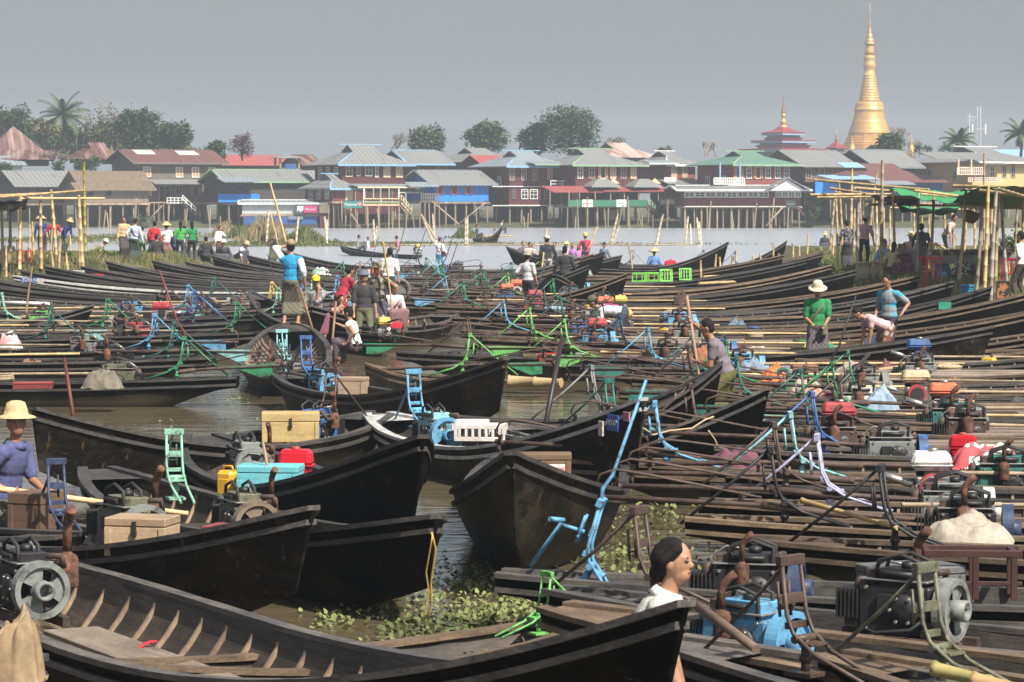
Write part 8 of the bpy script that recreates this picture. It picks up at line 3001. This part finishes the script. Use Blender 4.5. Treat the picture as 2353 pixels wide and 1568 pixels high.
# ---------------------------------------------------------------- odds and ends lying in the moored boats
rg = random.Random(21)
CL = [(.16, .05, .04), (.1, .14, .18), (.25, .2, .13), (.05, .05, .05), (.3, .27, .22), (.07, .12, .06), (.2, .1, .05), (.12, .1, .16)]
CW = ['dull red', 'slate blue', 'sand coloured', 'black', 'pale grey', 'dark green', 'rust brown', 'grey violet']
rows = [v for v in RP if 24.5 < v[0] < 92] + [v for v in LP if v[0] < 82]
for k_, v in enumerate(rows):
    d, xs, xb, dy = v[0], v[1], v[2], v[3]
    key = ('R%g' if v in RP else 'L%g') % d
    b = B[key]
    side_ = 'right' if v in RP else 'left'
    fw_ = v[11]
    short = ' '.join(fw_.split()[-5:])
    L_ = math.hypot(xb - xs, dy)
    t = rg.random()
    lx = -L_ / 2 + rg.uniform(3.0, 5.2)
    p = loc_in(b, lx, 0, .12)
    s_ = F / p.y
    px_, py_ = CX + p.x * s_, HOR + (H - .12) * s_
    if t < .42:
        c = CL[k_ % 8]
        bundle('%s cloth heap in the %s' % (CW[k_ % 8], fw_.split(',')[0]) if len(fw_.split()) < 11 else '%s cloth heap lying in the %s' % (CW[k_ % 8], short), px_, py_, .12, rg.uniform(.5, .8), .5, rg.uniform(.3, .45), cloth(c), 100 + k_, yaw=rg.uniform(0, 90))
    elif t < .75:
        n_ = rg.choice((2, 3))
        o = thing('loose_boards', 'grey loose boards stacked in the %s' % short, 'boards', p, b.rotation_euler.z + rg.uniform(-.06, .06))
        mb = MB()
        for q in range(n_):
            mb.box((rg.uniform(-.3, .3), -.3 + .24 * q, .28 + .02 * q), (rg.uniform(2.0, 3.4), .2, .03), rot=(0, 0, rg.uniform(-.03, .03)), b=.004)
        mb.build('boards', PLANK, o)
    else:
        o = thing('coiled_rope', 'coil of pale rope on the floor of the %s' % short, 'rope', p, 0)
        mb = MB()
        pts = [(math.cos(a) * (.18 + .01 * math.sin(a * 3)), math.sin(a) * .18, .28 + a * .004) for a in [i * .35 for i in range(60)]]
        mb.tube(pts, .015, 5)
        mb.build('coil', M((.4, .31, .2), .9, .3, 30, .4), o)
    if rg.random() < .7:
        a_ = loc_in(b, -L_ / 2 + rg.uniform(1.5, 3), rg.uniform(-.4, .4), .5)
        e_ = loc_in(b, -L_ / 2 + rg.uniform(4.5, 6.5), rg.uniform(-.4, .4), .48)
        pole('%s pole laid along the %s' % (('bamboo', 'dark wooden')[k_ % 2], short), a_, e_, .022, (BAMBOO, BAMBOO_OLD)[k_ % 2])

BC = [('blue', (.03, .16, .42)), ('red', (.42, .03, .03)), ('white', (.6, .6, .58)), ('green', (.04, .25, .1)), ('black', (.03, .03, .03)), ('yellow', (.5, .36, .04))]
for k_, v in enumerate(rows):
    if rg.random() < .25:
        continue
    key = ('R%g' if v in RP else 'L%g') % v[0]
    b = B[key]
    short = ' '.join(v[11].split()[-5:])
    L_ = math.hypot(v[2] - v[1], v[3])
    p = loc_in(b, -L_ / 2 + rg.uniform(3.4, 6.8), rg.uniform(-.2, .2), .16)
    s_ = F / p.y
    px_, py_ = CX + p.x * s_, HOR + (H - .16) * s_
    nm, c = BC[k_ % 6]
    t = k_ % 3
    if t == 0:
        o = thing('bucket', 'small %s bucket standing in the %s' % (nm, short), 'bucket', p)
        mb = MB()
        mb.lathe([(0, 0), (.11, 0), (.14, .26), (.15, .27), (.135, .26), (.1, .03), (0, .03)], 16)
        mb.build('pail', M(c, .45, .2, 6, .05), o)
        mb = MB()
        mb.tube([(-.14, 0, .26), (-.1, .03, .36), (0, .05, .4), (.1, .03, .36), (.14, 0, .26)], .006, 4)
        mb.build('handle', IRON, o)
    elif t == 1:
        chest('small %s wooden box lying in the %s' % (nm, short), px_, py_, .16, rg.uniform(.34, .5), .28, rg.uniform(.22, .32), tuple(x * .7 + .05 for x in c), rg.uniform(-30, 30), hasp=False, name='wooden_box', cat='box')
    else:
        o = thing('fuel_can', '%s fuel can standing in the %s' % (nm, short), 'can', p, rg.uniform(0, 3))
        mb = MB()
        mb.box((0, 0, .17), (.26, .17, .32), b=.03)
        mb.build('can', M(c, .4, .2, 6, .05, fine=.3), o)
        mb = MB()
        mb.tube([(-.07, 0, .32), (-.06, 0, .38), (.06, 0, .38), (.07, 0, .32)], .013, 6)
        mb.lathe([(.03, .32), (.03, .37), (0, .375)], 8, (.09, .04, 0))
        mb.build('handle', IRON, o)
